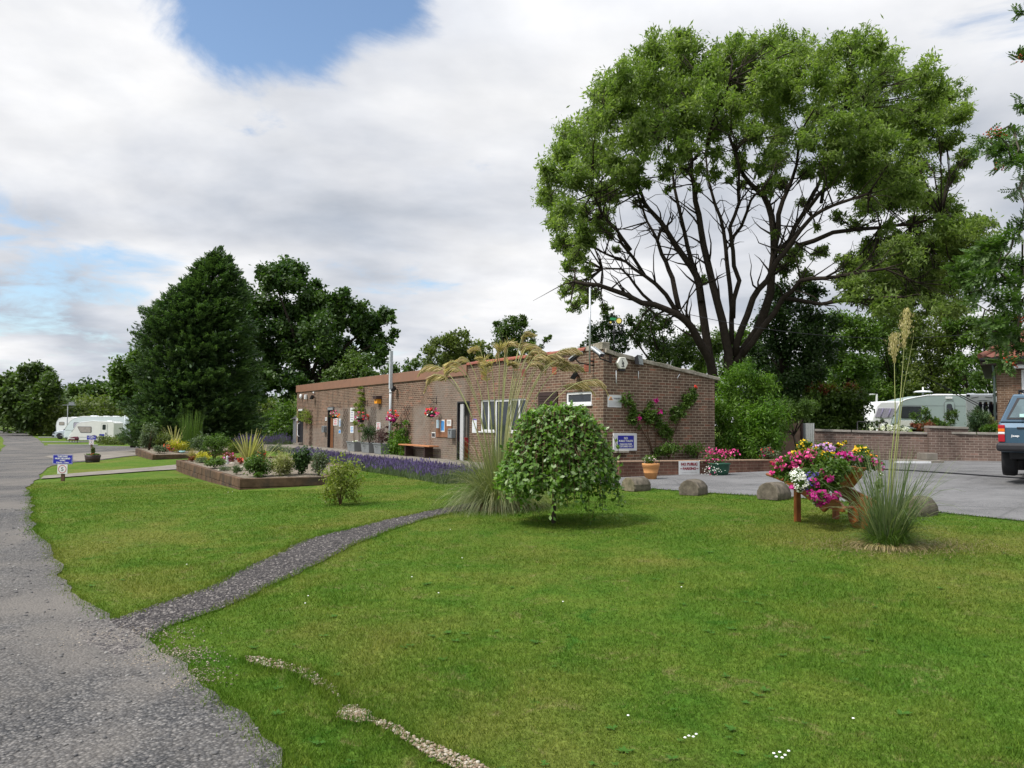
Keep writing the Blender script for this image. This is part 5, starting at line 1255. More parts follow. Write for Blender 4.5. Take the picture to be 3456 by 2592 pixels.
bsh('alpine_cushion', 'low grey cushion plant by the little figure', 880, 475, 150, 45, 500, .03, .016, LG['grey'], cat='plant')
bsh('low_shrub', 'spreading green plant along the long sleeper side', 770, 440, 220, 95, 1300, .05, .028, LG['mid'])
bsh('yellow_shrub', 'bright yellow leaved shrub by the sleeper edge', 630, 375, 170, 100, 1300, .05, .026, LG['yellow'])
bsh('grey_cushion', 'grey green cushion at the left end of the near bed', 600, 385, 130, 60, 700, .04, .02, LG['grey'], cat='plant')
bsh('bronze_shrub', 'small bronze red plant at the left end of the bed', 500, 375, 90, 60, 500, .04, .02, LG['redl'], cat='plant')
bsh('bushy_herb', 'large soft dark green bush in the middle of the near bed', 760, 345, 270, 240, 2600, .07, .03, LG['mid'], cat='shrub')
bsh('pale_bush', 'blue green bush behind at the left of the near bed', 590, 290, 210, 200, 1800, .08, .035, LG['grey'], cat='shrub')
bsh('flowering_plant', 'reddish plant with crimson and purple flowers in the gravel', 930, 380, 150, 100, 700, .05, .02, LG['redl'], cat='plant', flowers=(('magenta', 30, .05), ('lilac', 20, .04)))
bsh('crimson_plant', 'small crimson flowered plant beside the spiky flax', 1055, 405, 60, 80, 200, .05, .02, LG['redl'], cat='plant', flowers=(('red', 16, .05),))
bsh('orange_plant', 'bronze plant with orange flowers right of the flax', 1270, 390, 160, 130, 700, .05, .02, LG['oak'], cat='plant', flowers=(('orange', 16, .05), ('red', 10, .05)))
bsh('lime_bush', 'lime yellow bush behind the flax', 970, 280, 160, 120, 900, .06, .03, LG['lime'], cat='shrub')
bsh('feathery_bush', 'feathery grey green bush at the back right of the bed', 1520, 300, 270, 120, 1500, .06, .02, LG['grey'], cat='shrub')
bsh('low_green_tuft', 'low bright tuft in the gravel near the corner', 1265, 548, 100, 50, 300, .05, .02, LG['bright'], cat='plant')
r = spiky('striped_flax', 'large spiky flax with cream striped leaves in the bed', bp(1150, 385), 46, 1.05, .07, LG['stripe'], .75, .35)
P, _, _ = None, None, None
spiky('striped_flax', 'smaller striped flax with leaves bending right', bp(1330, 370), 16, .75, .05, LG['stripe'], 1.2, .7)
spiky('tufted_grass', 'pale fountain grass at the far left corner of the near bed', bp(500, 320), 260, .35, .012, LG['straw'], 1.1, 1.0)
# little figure
p = bp(905, 410); r = thing('garden_ornament', 'small pale garden ornament standing in the gravel', 'ornament', p)
MB().lathe([(.05, 0), (.055, .04), (.035, .10), (.045, .15), (.02, .18), (.035, .22), (.03, .26), (.005, .28)], n=14).build('figure', surf('pale_stone', (.45, .46, .45), .8, .2), r)
MB().lathe([(.07, -.03), (.07, 0.002)], n=14).build('base', M_grey, r)
for x_, y_, s_ in ((880, 440, .14), (960, 395, .12), (830, 470, .1), (1080, 440, .12)):
    p = bp(x_, y_); bm = MB(); v = [tuple(Vector(q) * s_ * random.uniform(.75, 1.15)) for q in IV]; bm.add([(a, b, c * .6) for a, b, c in v], [tuple(f) for f in IF])
    o = bm.build('rockery_stone', M_stonec, None, bevel=.01); o.location = p
    setp(o, {880: 'pale flat rock beside the low cushion plant', 960: 'rock behind the garden ornament', 830: 'smallest rock nearest the long sleeper side', 1080: 'rock left of the leafy dark bush'}[x_], 'rock')
# far bed
bsh('far_bed_bush', 'olive bush at the back of the farther bed', 150, 240, 200, 170, 1500, .1, .05, LG['fary'], ZB2)
bsh('low_grey_bush', 'low grey green bush at the left of the farther bed', 130, 275, 160, 80, 900, .07, .03, LG['grey'], ZB2)
bsh('yellow_flowering_bush', 'green bush with yellow leaves at the farther bed front', 350, 262, 210, 110, 1300, .07, .04, LG['yellow'], ZB2)
bsh('green_mound', 'green mound right of the red flowers on the farther bed', 300, 255, 110, 90, 600, .07, .04, LG['mid'], ZB2, cat='shrub', flowers=(('pink', 12, .14),))
bsh('red_flowers', 'scarlet flowers standing in the farther bed', 225, 262, 90, 90, 60, .07, .04, LG['mid'], ZB2, cat='flowers', flowers=(('red', 26, .11),))
bsh('tall_left_shrub', 'tall loose grey green shrub at the far left bed end', 10, 240, 190, 260, 1300, .12, .04, LG['grey'], ZB2)
bsh('upright_rushes_base', 'dark low plant under the rushes', 480, 235, 150, 70, 500, .07, .03, LG['mid'], ZB2, cat='plant')
spiky('striped_flax', 'striped flax at the back of the farther bed', bp(300, 215, ZB2), 34, 1.35, .10, LG['stripe'], .8, .4)
spiky('green_rushes', 'clump of upright green rushes behind the farther bed', bp(480, 240, ZB2), 240, 1.9, .03, LG['mid'], .18, .12, r0=.45)
p = bp(390, 268, ZB2); r = thing('blue_dish', 'small pale blue dish in the farther bed', 'dish', p)
MB().lathe([(.06, 0), (.13, .05), (.14, .09), (.12, .09)], n=16).build('dish', surf('pale_blue', (.35, .6, .62), .4, .05), r)

# lavender borders
def lavender(name, label, pts, width, h, n):
    r = thing(name, label, 'lavender', onground(*pts[0])); seg = [(Vector(a), Vector(b)) for a, b in zip(pts[:-1], pts[1:])]
    ws = np.array([(b - a).length for a, b in seg]); ws /= ws.sum(); Pl = []
    for (a, b), w in zip(seg, ws):
        m = int(n * w); t_ = rng.random(m); o_ = rng.uniform(-1, 1, m); d = (b - a).normalized(); nr = Vector((-d.y, d.x))
        hump = .85 + .18 * np.sin(t_ * (b - a).length * 8.0) + .1 * np.sin(t_ * (b - a).length * 3.1)
        x = a.x + (b.x - a.x) * t_ + nr.x * o_ * width / 2; y = a.y + (b.y - a.y) * t_ + nr.y * o_ * width / 2
        Pl.append(np.stack([x, y, gz(x, y), hump * (1 - .35 * o_ ** 2), o_], 1))
    Q = np.concatenate(Pl); m = len(Q); base = Q[:, :3]; hh = h * Q[:, 3] * rng.uniform(.8, 1.1, m)
    d = np.stack([rng.normal(0, .22, m), rng.normal(0, .22, m), np.ones(m)], 1)
    ribbons('foliage', base, d, hh * .72, .014, .1, LG['grey'], r, 2)
    tip = base + d / np.linalg.norm(d, axis=1)[:, None] * (hh * .78)[:, None]
    k = rng.random(m) < .30; tp = tip[k]; mm = len(tp)
    leaves('flower_spikes', tp + np.array([0, 0, .03]), d[k] + unit(mm) * .15, unit(mm), .11, .026, FL_['lav'], r)
    leaves('flower_spikes', tp + np.array([0, 0, .02]), d[k] + unit(mm) * .15, unit(mm), .10, .026, FL_['lav'], r)
    return r
la = G(1560, 1632); lb = G(1225, 1580); lc = G(1010, 1542)
r = lavender('lavender_border', 'long lavender border in flower before the brick building', [(la.x, la.y), (lb.x, lb.y), (lc.x, lc.y)], 1.0, .46, 17000)
d0 = G(812, 1521); d1 = G(970, 1519)
lavender('lavender_border', 'second lavender patch turning left behind the near bed', [(d0.x, d0.y), (d1.x, d1.y)], 1.6, 1.05, 5000)

# ------------------------------------------------------------------ sign posts
def parksign(label, px, py, s, txt=True):
    q = G(px, py); r = thing('park_sign', label, 'sign', tuple(q))
    k = s
    MB().box(-.055 * k, .055 * k, .0, .07 * k, -.1, .66 * k).build('post', M_timber, r, bevel=.004)
    MB().box(-.34 * k, .34 * k, -.015, -.001, .58 * k, .90 * k).build('blue_board', M_blue, r, bevel=.003)
    mb = MB()
    for a in ((-.33, .33, .885, .893), (-.33, .33, .587, .595)): mb.box(a[0] * k, a[1] * k, -.0185, -.0155, a[2] * k, a[3] * k)
    for a in ((-.33, -.322), (.322, .33)): mb.box(a[0] * k, a[1] * k, -.0185, -.0155, .595 * k, .885 * k)
    for tx, z, w, h in (('THIS PARK', .845, .36, .052), ('MUST BE DEAD', .773, .52, .055), ('QUIET', .703, .20, .052), ('12pm - 7am', .634, .42, .055)): text(mb, tx, 0, z * k, w * k, h * k, -.0185, .05)
    mb.build('lettering', M_paper, r)
    MB().box(-.17 * k, .17 * k, -.016, -.001, .25 * k, .57 * k).build('speed_board', M_paper, r, bevel=.003)
    mb = MB(); My = Matrix.Rotation(math.radians(90), 4, 'X'); n_ = 40
    for i in range(n_):
        a, b = 2 * math.pi * i / n_, 2 * math.pi * (i + 1) / n_
        P_ = [(math.cos(t_) * rr * k, -.0185, (.41 + math.sin(t_) * rr) * k) for t_, rr in ((a, .118), (b, .118), (b, .138), (a, .138))]; mb.quad(*P_)
    mb.build('red_ring', M_redink, r)
    mb = MB(); text(mb, '5', 0, .41 * k, .085 * k, .125 * k, -.0185, .01); mb.build('speed_number', M_ink, r)
    return r
q = G(210, 1624); parksign('blue quiet hours sign over a 5 speed disc, on the near lawn', 210, 1624, q.y / FPX * 67 / .68)
r = parksign('distant blue park sign over a 5 speed disc, by the caravans', 308, 1512, 1.05)
q = G(308, 1512)
ex = thing('shield_sign', 'red sign with a white shield beside the distant park sign', 'sign', (G(343, 1500).x, G(343, 1500).y, G(343, 1500).z))
kq = ex.location.y / FPX
MB().box(-.08, .08, 0, .06, -.1, 9 * kq).build('post', M_timber, ex); MB().box(-8.5 * kq, 8.5 * kq, -.02, -.001, 12 * kq, 33 * kq).build('red_board', M_redink, ex); MB().box(-8.5 * kq, 8.5 * kq, -.022, -.003, 28 * kq, 35 * kq).build('blue_board', M_blue, ex)
MB().prism([(-5 * kq, 26 * kq), (5 * kq, 26 * kq), (5 * kq, 20 * kq), (0, 15 * kq), (-5 * kq, 20 * kq)], -.026, -.0225).build('shield', M_paper, ex); MB().box(-.06, .06, -.02, .04, 0, 14 * kq).build('prop', M_timber, ex)
# half barrel planter
q = G(308, 1561); s = q.y / FPX * .2411
r = thing('barrel_planter', 'dark wooden half barrel planter beside the road', 'planter', tuple(q + Vector((0, .1, 0))))
H_ = 105 * s
MB().lathe([(88 * s, 0), (105 * s, H_), (98 * s, H_), (96 * s, H_ * .9)], n=20).build('tub', M_dkbrown, r)
mb = MB()
for z in (.18, .8): mb.lathe([((88 + 17 * z) * s + .004, H_ * (z - .04)), ((88 + 17 * z) * s + .008, H_ * (z + .04))], n=20)
mb.build('hoop', M_black, r); MB().lathe([(.01, H_ * .92), (96 * s, H_ * .92)], n=16).build('soil', M_soil, r)
top = (q.x, q.y + .1, q.z + H_ * .92)
shrub('trailing_bedding', 'green edging plants with small red flowers in the barrel', top, 112 * s, 112 * s, 32 * s, 900, .05, .03, LG['mid'], cat='plant', flowers=(('red', 34, .04),), stems=0)
shrub('golden_conifer', 'little golden green conifer in the half barrel', (top[0], top[1], top[2]), 34 * s, 34 * s, 125 * s, 1400, .05, .02, LG['fary'], cat='conifer')
# bollards and posts
def pole(name, label, cat, px, py, ptop, rad, mat, Y=None):
    q = G(px, py) if Y is None else Vector((*AT(px, py, Y)[:2], float(gz(AT(px, py, Y).x, Y)))); h = AT(px, ptop, q.y).z - q.z
    r = thing(name, label, cat, tuple(q)); MB().tube([(0, 0, -.1), (0, 0, h)], rad, 8).build('pole', mat, r); return r, h
r, h = pole('hookup_post', 'pale grey electric hook-up pole beside the front caravan', 'post', 419, 1498, 1402, .07, surf('pole_grey', (.45, .5, .52), .5, .1)); MB().box(-.12, .12, -.12, .12, 0, h * .32).build('socket_box', surf('hookup_teal', (.25, .42, .42), .5, .1), r)
r, h = pole('aerial_pole', 'tall thin television aerial pole behind the caravans', 'aerial', 225, 1482, 1366, .05, M_grey)
mb = MB(); mb.tube([(-.6, 0, h - .05), (1.0, 0, h - .05)], .04, 5)
for i in range(7): mb.tube([(-.5 + i * .22, -.35, h - .05), (-.5 + i * .22, .35, h - .05)], .03, 4)
mb.box(.1, .8, -.03, .03, h - .05, h + .35); mb.build('aerial', M_grey, r)
q = G(126, 1457); r = thing('gate_post', 'stout pale wooden post by the far hedge', 'post', tuple(q)); MB().box(-.22, .22, -.2, .2, -.2, 1.35).prism([(-.22, 1.35), (.22, 1.35), (.12, 1.5), (-.12, 1.5)], -.2, .2).build('post', surf('pale_post', (.33, .25, .15), .9, .3), r)
fr = thing('post_and_rail_fence', 'weathered post and wire fence at the end of the road', 'fence', tuple(G(60, 1457)))
for px in (-30, 12, 26, 66, 80, 112, 135): 
    q = G(px, 1455); MB().box(q.x - .09, q.x + .09, q.y - .08, q.y + .08, q.z - .2, q.z + 1.15).build('post', M_timber, fr, world=True)
mb = MB(); a, b = G(-60, 1455), G(135, 1455)
for z in (.5, .8, 1.08): mb.tube([(a.x, a.y, a.z + z), (b.x, b.y, b.z + z)], .022, 4)
mb.build('wire', M_grey, fr, world=True)

# ------------------------------------------------------------------ caravans
M_cara = surf('caravan_cream', (.64, .64, .61), .35, .06, 2, .5); M_carab = surf('caravan_ice', (.58, .64, .67), .35, .05, 2, .5); M_carw = surf('caravan_white', (.74, .75, .77), .3, .04, 2, .5)
M_carag = surf('caravan_pale_green', (.31, .38, .375), .35, .05, 2, .5)
M_tyre = surf('tyre', (.018, .018, .02), .85, .2); M_blind = surf('window_blind', (.30, .27, .24), .6, .2, 5); M_curtain = surf('window_curtain', (.34, .32, .40), .5, .25, 20)
def rrect(x0, x1, z0, z1, r=.08, n=4):
    pts = []
    for cx_, cz_, a0 in ((x1 - r, z0 + r, -90), (x1 - r, z1 - r, 0), (x0 + r, z1 - r, 90), (x0 + r, z0 + r, 180)):
        for i in range(n + 1): a = math.radians(a0 + 90 * i / n); pts.append((cx_ + r * math.cos(a), cz_ + r * math.sin(a)))
    return pts
def caravan(label, loc, rz, Ln, prof, bodym, wins, door, wheels, stripes=(), vents=(), group=None, name='caravan', trimm=None, front=None, Wd=2.2, hitch=True):
    """local: X along the side (front at -X), viewer side at -Y; prof in (x,z) outline"""
    r = thing(name, label, 'caravan', loc, rz, group); y0, y1 = -Wd / 2, Wd / 2
    MB().prism(prof, y0, y1, smooth=False).build('body', bodym, r, bevel=.06, seg=3)
    mb = MB(); p3 = [(x, z) for x, z in prof if z > .75]
    mb.tube([(x, y0 + .015, z) for x, z in p3], .035, 6); mb.build('trim', trimm or M_carw, r)
    for x0, x1, z0, z1, gm, sk in wins:
        pts = rrect(x0, x1, z0, z1, .09); pts = [(x + sk * (z1 - z) if x < (x0 + x1) / 2 else x, z) for x, z in pts]
        w_ = MB().prism(pts, y0 - .022, y0 - .002).build('window', M_black, r)
        c = ((x0 + x1) / 2, (z0 + z1) / 2); MB().prism([(c[0] + (x - c[0]) * .93, c[1] + (z - c[1]) * .88) for x, z in pts], y0 - .028, y0 - .0225).build('pane', gm, w_)
    if door:
        x0, x1, z0, z1 = door; d = MB().prism(rrect(x0, x1, z0, z1, .12), y0 - .022, y0 - .002).build('door', bodym, r)
        mb = MB(); q = rrect(x0, x1, z0, z1, .12); mb.tube([(x, y0 - .02, z) for x, z in q + q[:1]], .013, 4); mb.build('door_seal', M_grey, d)
        MB().prism(rrect(x0 + (x1 - x0) * .22, x1 - (x1 - x0) * .22, z1 - .75, z1 - .15, .1), y0 - .034, y0 - .023).build('pane', M_glass, d)
        MB().box(x1 - .16, x1 - .08, y0 - .05, y0 - .023, z0 + .65, z0 + .9).build('handle', M_black, d)
    for wx in wheels:
        for sy in (y0 + .12, y1 - .12):
            wh = thing('wheel', None, None); wh.parent = r; wh.location = (wx, sy, .33)
            My = Matrix.Rotation(math.radians(90), 4, 'X')
            MB().lathe([(.2, -.1), (.32, -.09), (.33, 0), (.32, .09), (.2, .1)], n=24, M=My).build('tyre', M_tyre, wh); MB().lathe([(.02, -.11), (.19, -.105), (.2, .1), (.02, .1)], n=20, M=My).build('rim', M_galv, wh)
        mb = MB(); n_ = 14; mb.prism([(wx + .43 * math.cos(math.pi * i / n_), .36 + .40 * math.sin(math.pi * i / n_)) for i in range(n_ + 1)] , y0 - .012, y0 + .02); mb.build('wheel_arch', M_black, r)
    for z, hh, m_ in stripes: MB().box(prof_x(prof, z, 0) + .06, prof_x(prof, z, 1) - .06, y0 - .006, y0 - .0015, z, z + hh).build('stripe', m_, r)
    for vx, vz, w in vents: MB().box(vx - w / 2, vx + w / 2, -.25, .25, vz - .03, vz + .09).build('roof_vent', M_carw, r, bevel=.03)
    if hitch: MB().tube([(prof_x(prof, .5, 0) + .1, -.5, .42), (prof_x(prof, .5, 0) - 1.0, 0, .42), (prof_x(prof, .5, 0) + .1, .5, .42)], .05, 6).tube([(prof_x(prof, .5, 0) - .8, 0, .0), (prof_x(prof, .5, 0) - .8, 0, .55)], .03, 6).build('drawbar', M_grey, r)
    return r
def prof_x(prof, z, side):
    xs = []
    for (xa, za), (xb, zb) in zip(prof, prof[1:] + prof[:1]):
        if (za - z) * (zb - z) <= 0 and za != zb: xs.append(xa + (xb - xa) * (z - za) / (zb - za))
    return (max(xs) if side else min(xs))
def park_prof(L_, rk=1.4, H=2.45):
    return [(0, .55), (L_ - .1, .55), (L_, .7), (L_, 2.3), (L_ - .15, H), (rk + .9, H), (rk + .25, H - .15), (rk * .45, 1.45), (.12, .95), (0, .75)]
gA = G(330, 1489.5)
sA = gA.y / FPX * .22604     # metres per crop pixel (crop 8 of the left side)
def kc(x, y): return (x * .22604, 1350 + y * .22604)
SC_A = sA
Pz = [(1235, 590), (1900, 590), (1915, 560), (1915, 330), (1890, 312), (1600, 302), (1430, 322), (1370, 345), (1290, 470), (1235, 560)]
prof = [((x - 1235) * sA, (603 - y) * sA) for x, y in Pz]
kA = lambda x, y: ((x - 1235) * sA, (603 - y) * sA)
def rr4(x0, x1, y0, y1): a = kA(x0, y1); b = kA(x1, y0); return a[0], b[0], a[1], b[1]
w1 = rr4(1375, 1585, 385, 475); dr = rr4(1727, 1815, 335, 585)
lA = (G(279, 1487).x, gA.y, G(279, 1487).z)
caravan('cream touring caravan at the front of the left row', lA, 0, 6, prof, M_cara, [(*w1, M_blind, .55)], dr, [kA(1625, 0)[0]], stripes=[(kA(0, 560)[1], .06, M_carw), (kA(0, 545)[1], .05, M_grey)], vents=[(kA(1790, 0)[0], 2.45 * 0 + kA(0, 306)[1], .6)], group='caravans parked on the left pitches')
lB = (AT(*kc(1025, 590), gA.y + 6).x, gA.y + 6, float(gz(-45, gA.y + 6)) + .1)
sB = (gA.y + 6) / FPX * .22604; kB = lambda x, y: ((x - 1025) * sB, (598 - y) * sB)
prof = [kB(x, y) for x, y in [(1025, 585), (1900, 585), (1940, 560), (1940, 300), (1900, 262), (1300, 262), (1180, 285), (1110, 330), (1040, 440), (1025, 520)]]
a = kB(1163, 437); b = kB(1322, 352)
caravan('pale blue touring caravan second in the left row', lB, 0, 6, prof, M_carab, [(a[0], b[0], a[1], b[1], M_curtain, 0)], None, [kB(1600, 0)[0]], stripes=[(kB(0, 470)[1], .04, M_grey)], vents=[(kB(1400, 0)[0], kB(0, 258)[1], .8), (kB(1580, 0)[0], kB(0, 262)[1], .6), (kB(1720, 0)[0], kB(0, 262)[1], .6)], group='caravans parked on the left pitches')
yC = gA.y + 14; sC = yC / FPX * .22604; kC = lambda x, y: ((x - 905) * sC, (575 - y) * sC)
lC = (AT(*kc(905, 575), yC).x, yC, AT(*kc(905, 575), yC).z)
prof = [kC(x, y) for x, y in [(905, 560), (1500, 560), (1500, 262), (1000, 262), (940, 280), (912, 320), (900, 380), (905, 470)]]
a = kC(942, 375); b = kC(1022, 328)
caravan('white rounded caravan farthest in the left row', lC, 0, 6, prof, M_carw, [(a[0], b[0], a[1], b[1], M_blind, 0)], None, [kC(1300, 0)[0]], vents=[(kC(1110, 0)[0], kC(0, 262)[1], .8)], group='caravans parked on the left pitches')
# silver car between the caravans: nose visible
yD = gA.y + 7.5; sD = yD / FPX * .22604; kD = lambda x, y: ((x - 835) * sD, (590 - y) * sD)
p = AT(*kc(835, 590), yD)
def car(label, loc, rz, body, prof_lo, prof_hi, Wd, wx, wr, name='parked_car'):
    r = thing(name, label, 'car', loc, rz)
    MB().prism(prof_lo, -Wd / 2, Wd / 2).build('body', body, r, bevel=.06, seg=3); MB().prism(prof_hi, -Wd / 2 + .12, Wd / 2 - .12).build('cabin', M_glass, r, bevel=.05)
    mb = MB(); zt = max(z for x, z in prof_hi); xs = [x for x, z in prof_hi if z > zt - .05]; mb.box(min(xs), max(xs), -Wd / 2 + .14, Wd / 2 - .14, zt - .02, zt + .03); mb.build('roof', body, r, bevel=.02)
    for x in wx:
        for sy in (-1, 1):
            wh = thing('wheel', None, None); wh.parent = r; wh.location = (x, sy * (Wd / 2 - .1), wr); My = Matrix.Rotation(math.radians(90), 4, 'X')
            MB().lathe([(wr * .6, -.11), (wr * .97, -.105), (wr, 0), (wr * .97, .105), (wr * .6, .11)], n=24, M=My).build('tyre', M_tyre, wh); MB().lathe([(.02, -.12), (wr * .58, -.115), (wr * .6, .1), (.02, .1)], n=18, M=My).build('rim', M_galv, wh)
            MB().prism([(x + (wr + .08) * math.cos(math.pi * i / 12), wr + (wr + .06) * math.sin(math.pi * i / 12)) for i in range(13)], min(sy * Wd / 2 - .02, sy * Wd / 2 + .004), max(sy * Wd / 2 - .02, sy * Wd / 2 + .004)).build('wheel_arch', M_black, r)
    return r
M_silver = surf('silver_paint', (.50, .55, .62), .25, .05, 2, .6, .4, coat=.6)
cr_ = car('silver car with only its nose showing between caravans', (p.x, yD, float(gz(p.x, yD))), 0, M_silver, [(0, .25), (4.3, .25), (4.3, .95), (4.1, 1.05), (1.15, 1.08), (.35, .92), (.02, .75)], [(1.1, 1.03), (4.0, 1.03), (3.7, 1.62), (1.9, 1.64)], 1.75, (.95, 3.4), .36)
MB().box(.02, .35, -.885, -.6, .66, .84).build('headlight', M_glass, cr_, bevel=.03); MB().box(-.04, .3, -.88, .88, .28, .5).build('bumper', M_black, cr_, bevel=.03)
# barbecue style table with dark red cloth beside the drawbar
q = G(247, 1495); r = thing('folding_table', 'small table under a maroon striped cloth by the drawbar', 'table', tuple(q))
k_ = q.y / FPX
for sx in (-1, 1):
    for sy in (-1, 1): MB().box(sx * 9 * k_ - .03, sx * 9 * k_ + .03, sy * .3 - .03, sy * .3 + .03, 0, 12 * k_).build('leg', M_grey, r)
MB().prism([(-12 * k_, 9 * k_), (-8 * k_, 16 * k_), (9 * k_, 22 * k_), (14 * k_, 15 * k_), (12 * k_, 9 * k_)], -.4, .4).build('cloth', surf('maroon_cloth', (.13, .02, .04), .8, .3, 4), r, bevel=.04); MB().box(-11 * k_, 11 * k_, -.42, -.405, 13.5 * k_, 15.5 * k_).build('stripe', M_paper, r)

# ------------------------------------------------------------------ right side: caravans behind the wall
ka = lambda x, y: (2850 + x * .27396, 1200 + y * .27396)
yR = 43.0; sR = yR / FPX * .27396
base = AT(*ka(470, 960), yR); kR = lambda x, y: ((x - 470) * sR * 1.02, (960 - y) * sR)
prof = [kR(x, y) for x, y in [(470, 905), (1510, 905), (1520, 880), (1500, 560), (1440, 490), (1200, 490), (900, 495), (760, 520), (640, 548), (575, 580), (500, 740), (470, 850)]]
a, b = kR(590, 772), kR(822, 630); d0, d1 = kR(1090, 850), kR(1208, 562)
cv = caravan('pale green twin window caravan behind the right hand wall', (base.x, yR, base.z), 0, 6, prof, M_carag, [(a[0], b[0], a[1], b[1], M_glass, -.12)], (d0[0], d1[0], d0[1], d1[1]), [kR(1000, 0)[0]], stripes=[(kR(0, 622)[1], .02, M_grey)], vents=[(kR(1200, 0)[0], kR(0, 490)[1], .9), (kR(1450, 0)[0], kR(0, 492)[1], .7)], hitch=False, Wd=2.1)
# sloping white nose facing left
a0, a1, a2, a3 = kR(575, 575), kR(470, 860), kR(240, 905), kR(345, 590)
mb = MB(); q_ = [kR(x, y) for x, y in [(470, 905), (250, 905), (237, 800), (300, 620), (345, 572), (585, 568), (500, 740), (470, 850)]]
mb.prism(q_, -1.02, .9); mb.build('front_shell', M_carw, cv, bevel=.08, seg=3)
w_ = [kR(x, y) for x, y in [(275, 760), (315, 655), (515, 655), (470, 765), (380, 770)]]
fw = MB().prism(w_, -1.045, -1.022).build('front_window', M_curtain, cv); mb = MB()
for x0, x1 in ((335, 375), (425, 462)): q0, q1 = kR(x0, 765), kR(x1, 657); mb.tube([(q0[0], -1.05, q0[1]), (q1[0], -1.05, q1[1])], .02, 4)
mb.build('glazing_bar', surf('bar_violet', (.25, .22, .38), .5, .1), fw)
a = kR(965, 455); MB().lathe([(.05, a[1] - .5), (.05, a[1]), (.5, a[1] + .03), (.35, a[1] + .10), (.04, a[1] + .13), (.04, a[1] + .3)], n=20, c=(a[0], 0, 0)).build('television_dome', M_carw, cv)
a = kR(1147, 525); MB().box(a[0] - .18, a[0] + .18, -1.1, -1.05, a[1] - .06, a[1] + .06).build('awning_lamp', M_white, cv, bevel=.02)
a = kR(1388, 518); MB().box(a[0] - .06, a[0] + .06, -1.065, -1.045, a[1] - .05, a[1] + .05).build('marker_lamp', surf('marker_red', (.25, .03, .05), .4, .1), cv)
a, b = kR(560, 870), kR(820, 800); MB().box(a[0], b[0], -1.07, -1.052, a[1], b[1]).build('locker_panel', M_cara, cv, bevel=.01)
# second caravan seen from the back
yS = 37.0; sS = yS / FPX * .27396; bs = AT(*ka(1500, 1000), yS); kS = lambda x, y: ((x - 1500) * sS, (1000 - y) * sS)
r = thing('caravan', 'white caravan seen end on behind the hanging clothes', 'caravan', (bs.x, yS, bs.z), math.radians(-30))
MB().prism([kS(x, y) for x, y in [(1510, 940), (1830, 940), (1830, 520), (1815, 472), (1500, 472), (1500, 540)]], 0, 3.5).build('body', M_carw, r, bevel=.08, seg=3)
MB().prism([kS(x, y) for x, y in [(1505, 476), (1520, 460), (1590, 458), (1610, 474)]], .5, 3).build('roof_vent', M_carw, r, bevel=.03)
mb = MB()
for P_ in ([(1555, 522), (1640, 508), (1640, 516), (1570, 530)], [(1710, 508), (1790, 520), (1780, 528), (1712, 516)], [(1610, 562), (1660, 552), (1720, 552), (1780, 566), (1720, 560), (1660, 560)]): mb.prism([kS(x, y) for x, y in P_], -.02, -.002)
mb.build('decal', M_grey, r); mb = MB()
for x in (1530, 1808): q0 = kS(x, 494); mb.box(q0[0] - .07, q0[0] + .07, -.02, -.002, q0[1] - .05, q0[1] + .05)
mb.build('marker_lamp', M_black, r)
for sx in (1540, 1790): q0 = kS(sx, 970); MB().box(q0[0] - .1, q0[0] + .1, .3, .9, 0, .75).build('wheel', M_tyre, r, bevel=.05)
MB().box(kS(1560, 0)[0], kS(1780, 0)[0], -.02, -.002, kS(0, 850)[1], kS(0, 835)[1]).build('stripe', M_grey, r)
# clothes line
yK = 33.0; sK = yK / FPX * .27396; p0 = AT(*ka(1600, 600), yK); r = thing('clothes_line', 'clothes line strung from the house corner', 'clothes line', (p0.x, yK, float(gz(p0.x, yK))))
dz = p0.z - r.location.z
mb = MB(); mb.tube([(-2.0, .0, dz + 1.1), (.2, 0, dz + .0), (2.95, 0, dz + .03)], .018, 5); mb.tube([(-1.6, .0, dz + .85), (.1, 0, dz - .05)], .015, 5); mb.tube([(.2, 0, dz), (.2, 0, 0)], .03, 6); mb.build('line', M_black, r)
for i, (x, w_, h_) in enumerate(((1670, 34, 100), (1735, 50, 150), (1800, 50, 170), (1850, 40, 250))):
    q = AT(*ka(x, 600), yK); g_ = thing('hanging_garment', ['short dark garment nearest the conifer on the line', 'second dark garment on the line, wider at its hem', 'third dark garment on the line with a tapered waist', 'longest dark garment on the line beside the house'][i], 'clothes', (q.x, yK - .02, q.z), 0, 'dark clothes drying on the line')
    k_ = sK; o = MB().prism([(-w_ * .25 * k_, .1), (w_ * .25 * k_, .1), (w_ * .55 * k_, -h_ * .3 * k_), (w_ * .3 * k_, -h_ * .45 * k_), (w_ * .6 * k_, -h_ * k_), (-w_ * .5 * k_, -h_ * .95 * k_), (-w_ * .25 * k_, -h_ * .5 * k_), (-w_ * .5 * k_, -h_ * .3 * k_)], -.06, .06).build('cloth', surf('dark_cloth', (.02, .018, .035), .9, .3, 4), g_, bevel=.02)
    MB().box(-.03, .03, -.07, -.061, .0, .08).build('peg', M_timber, g_)

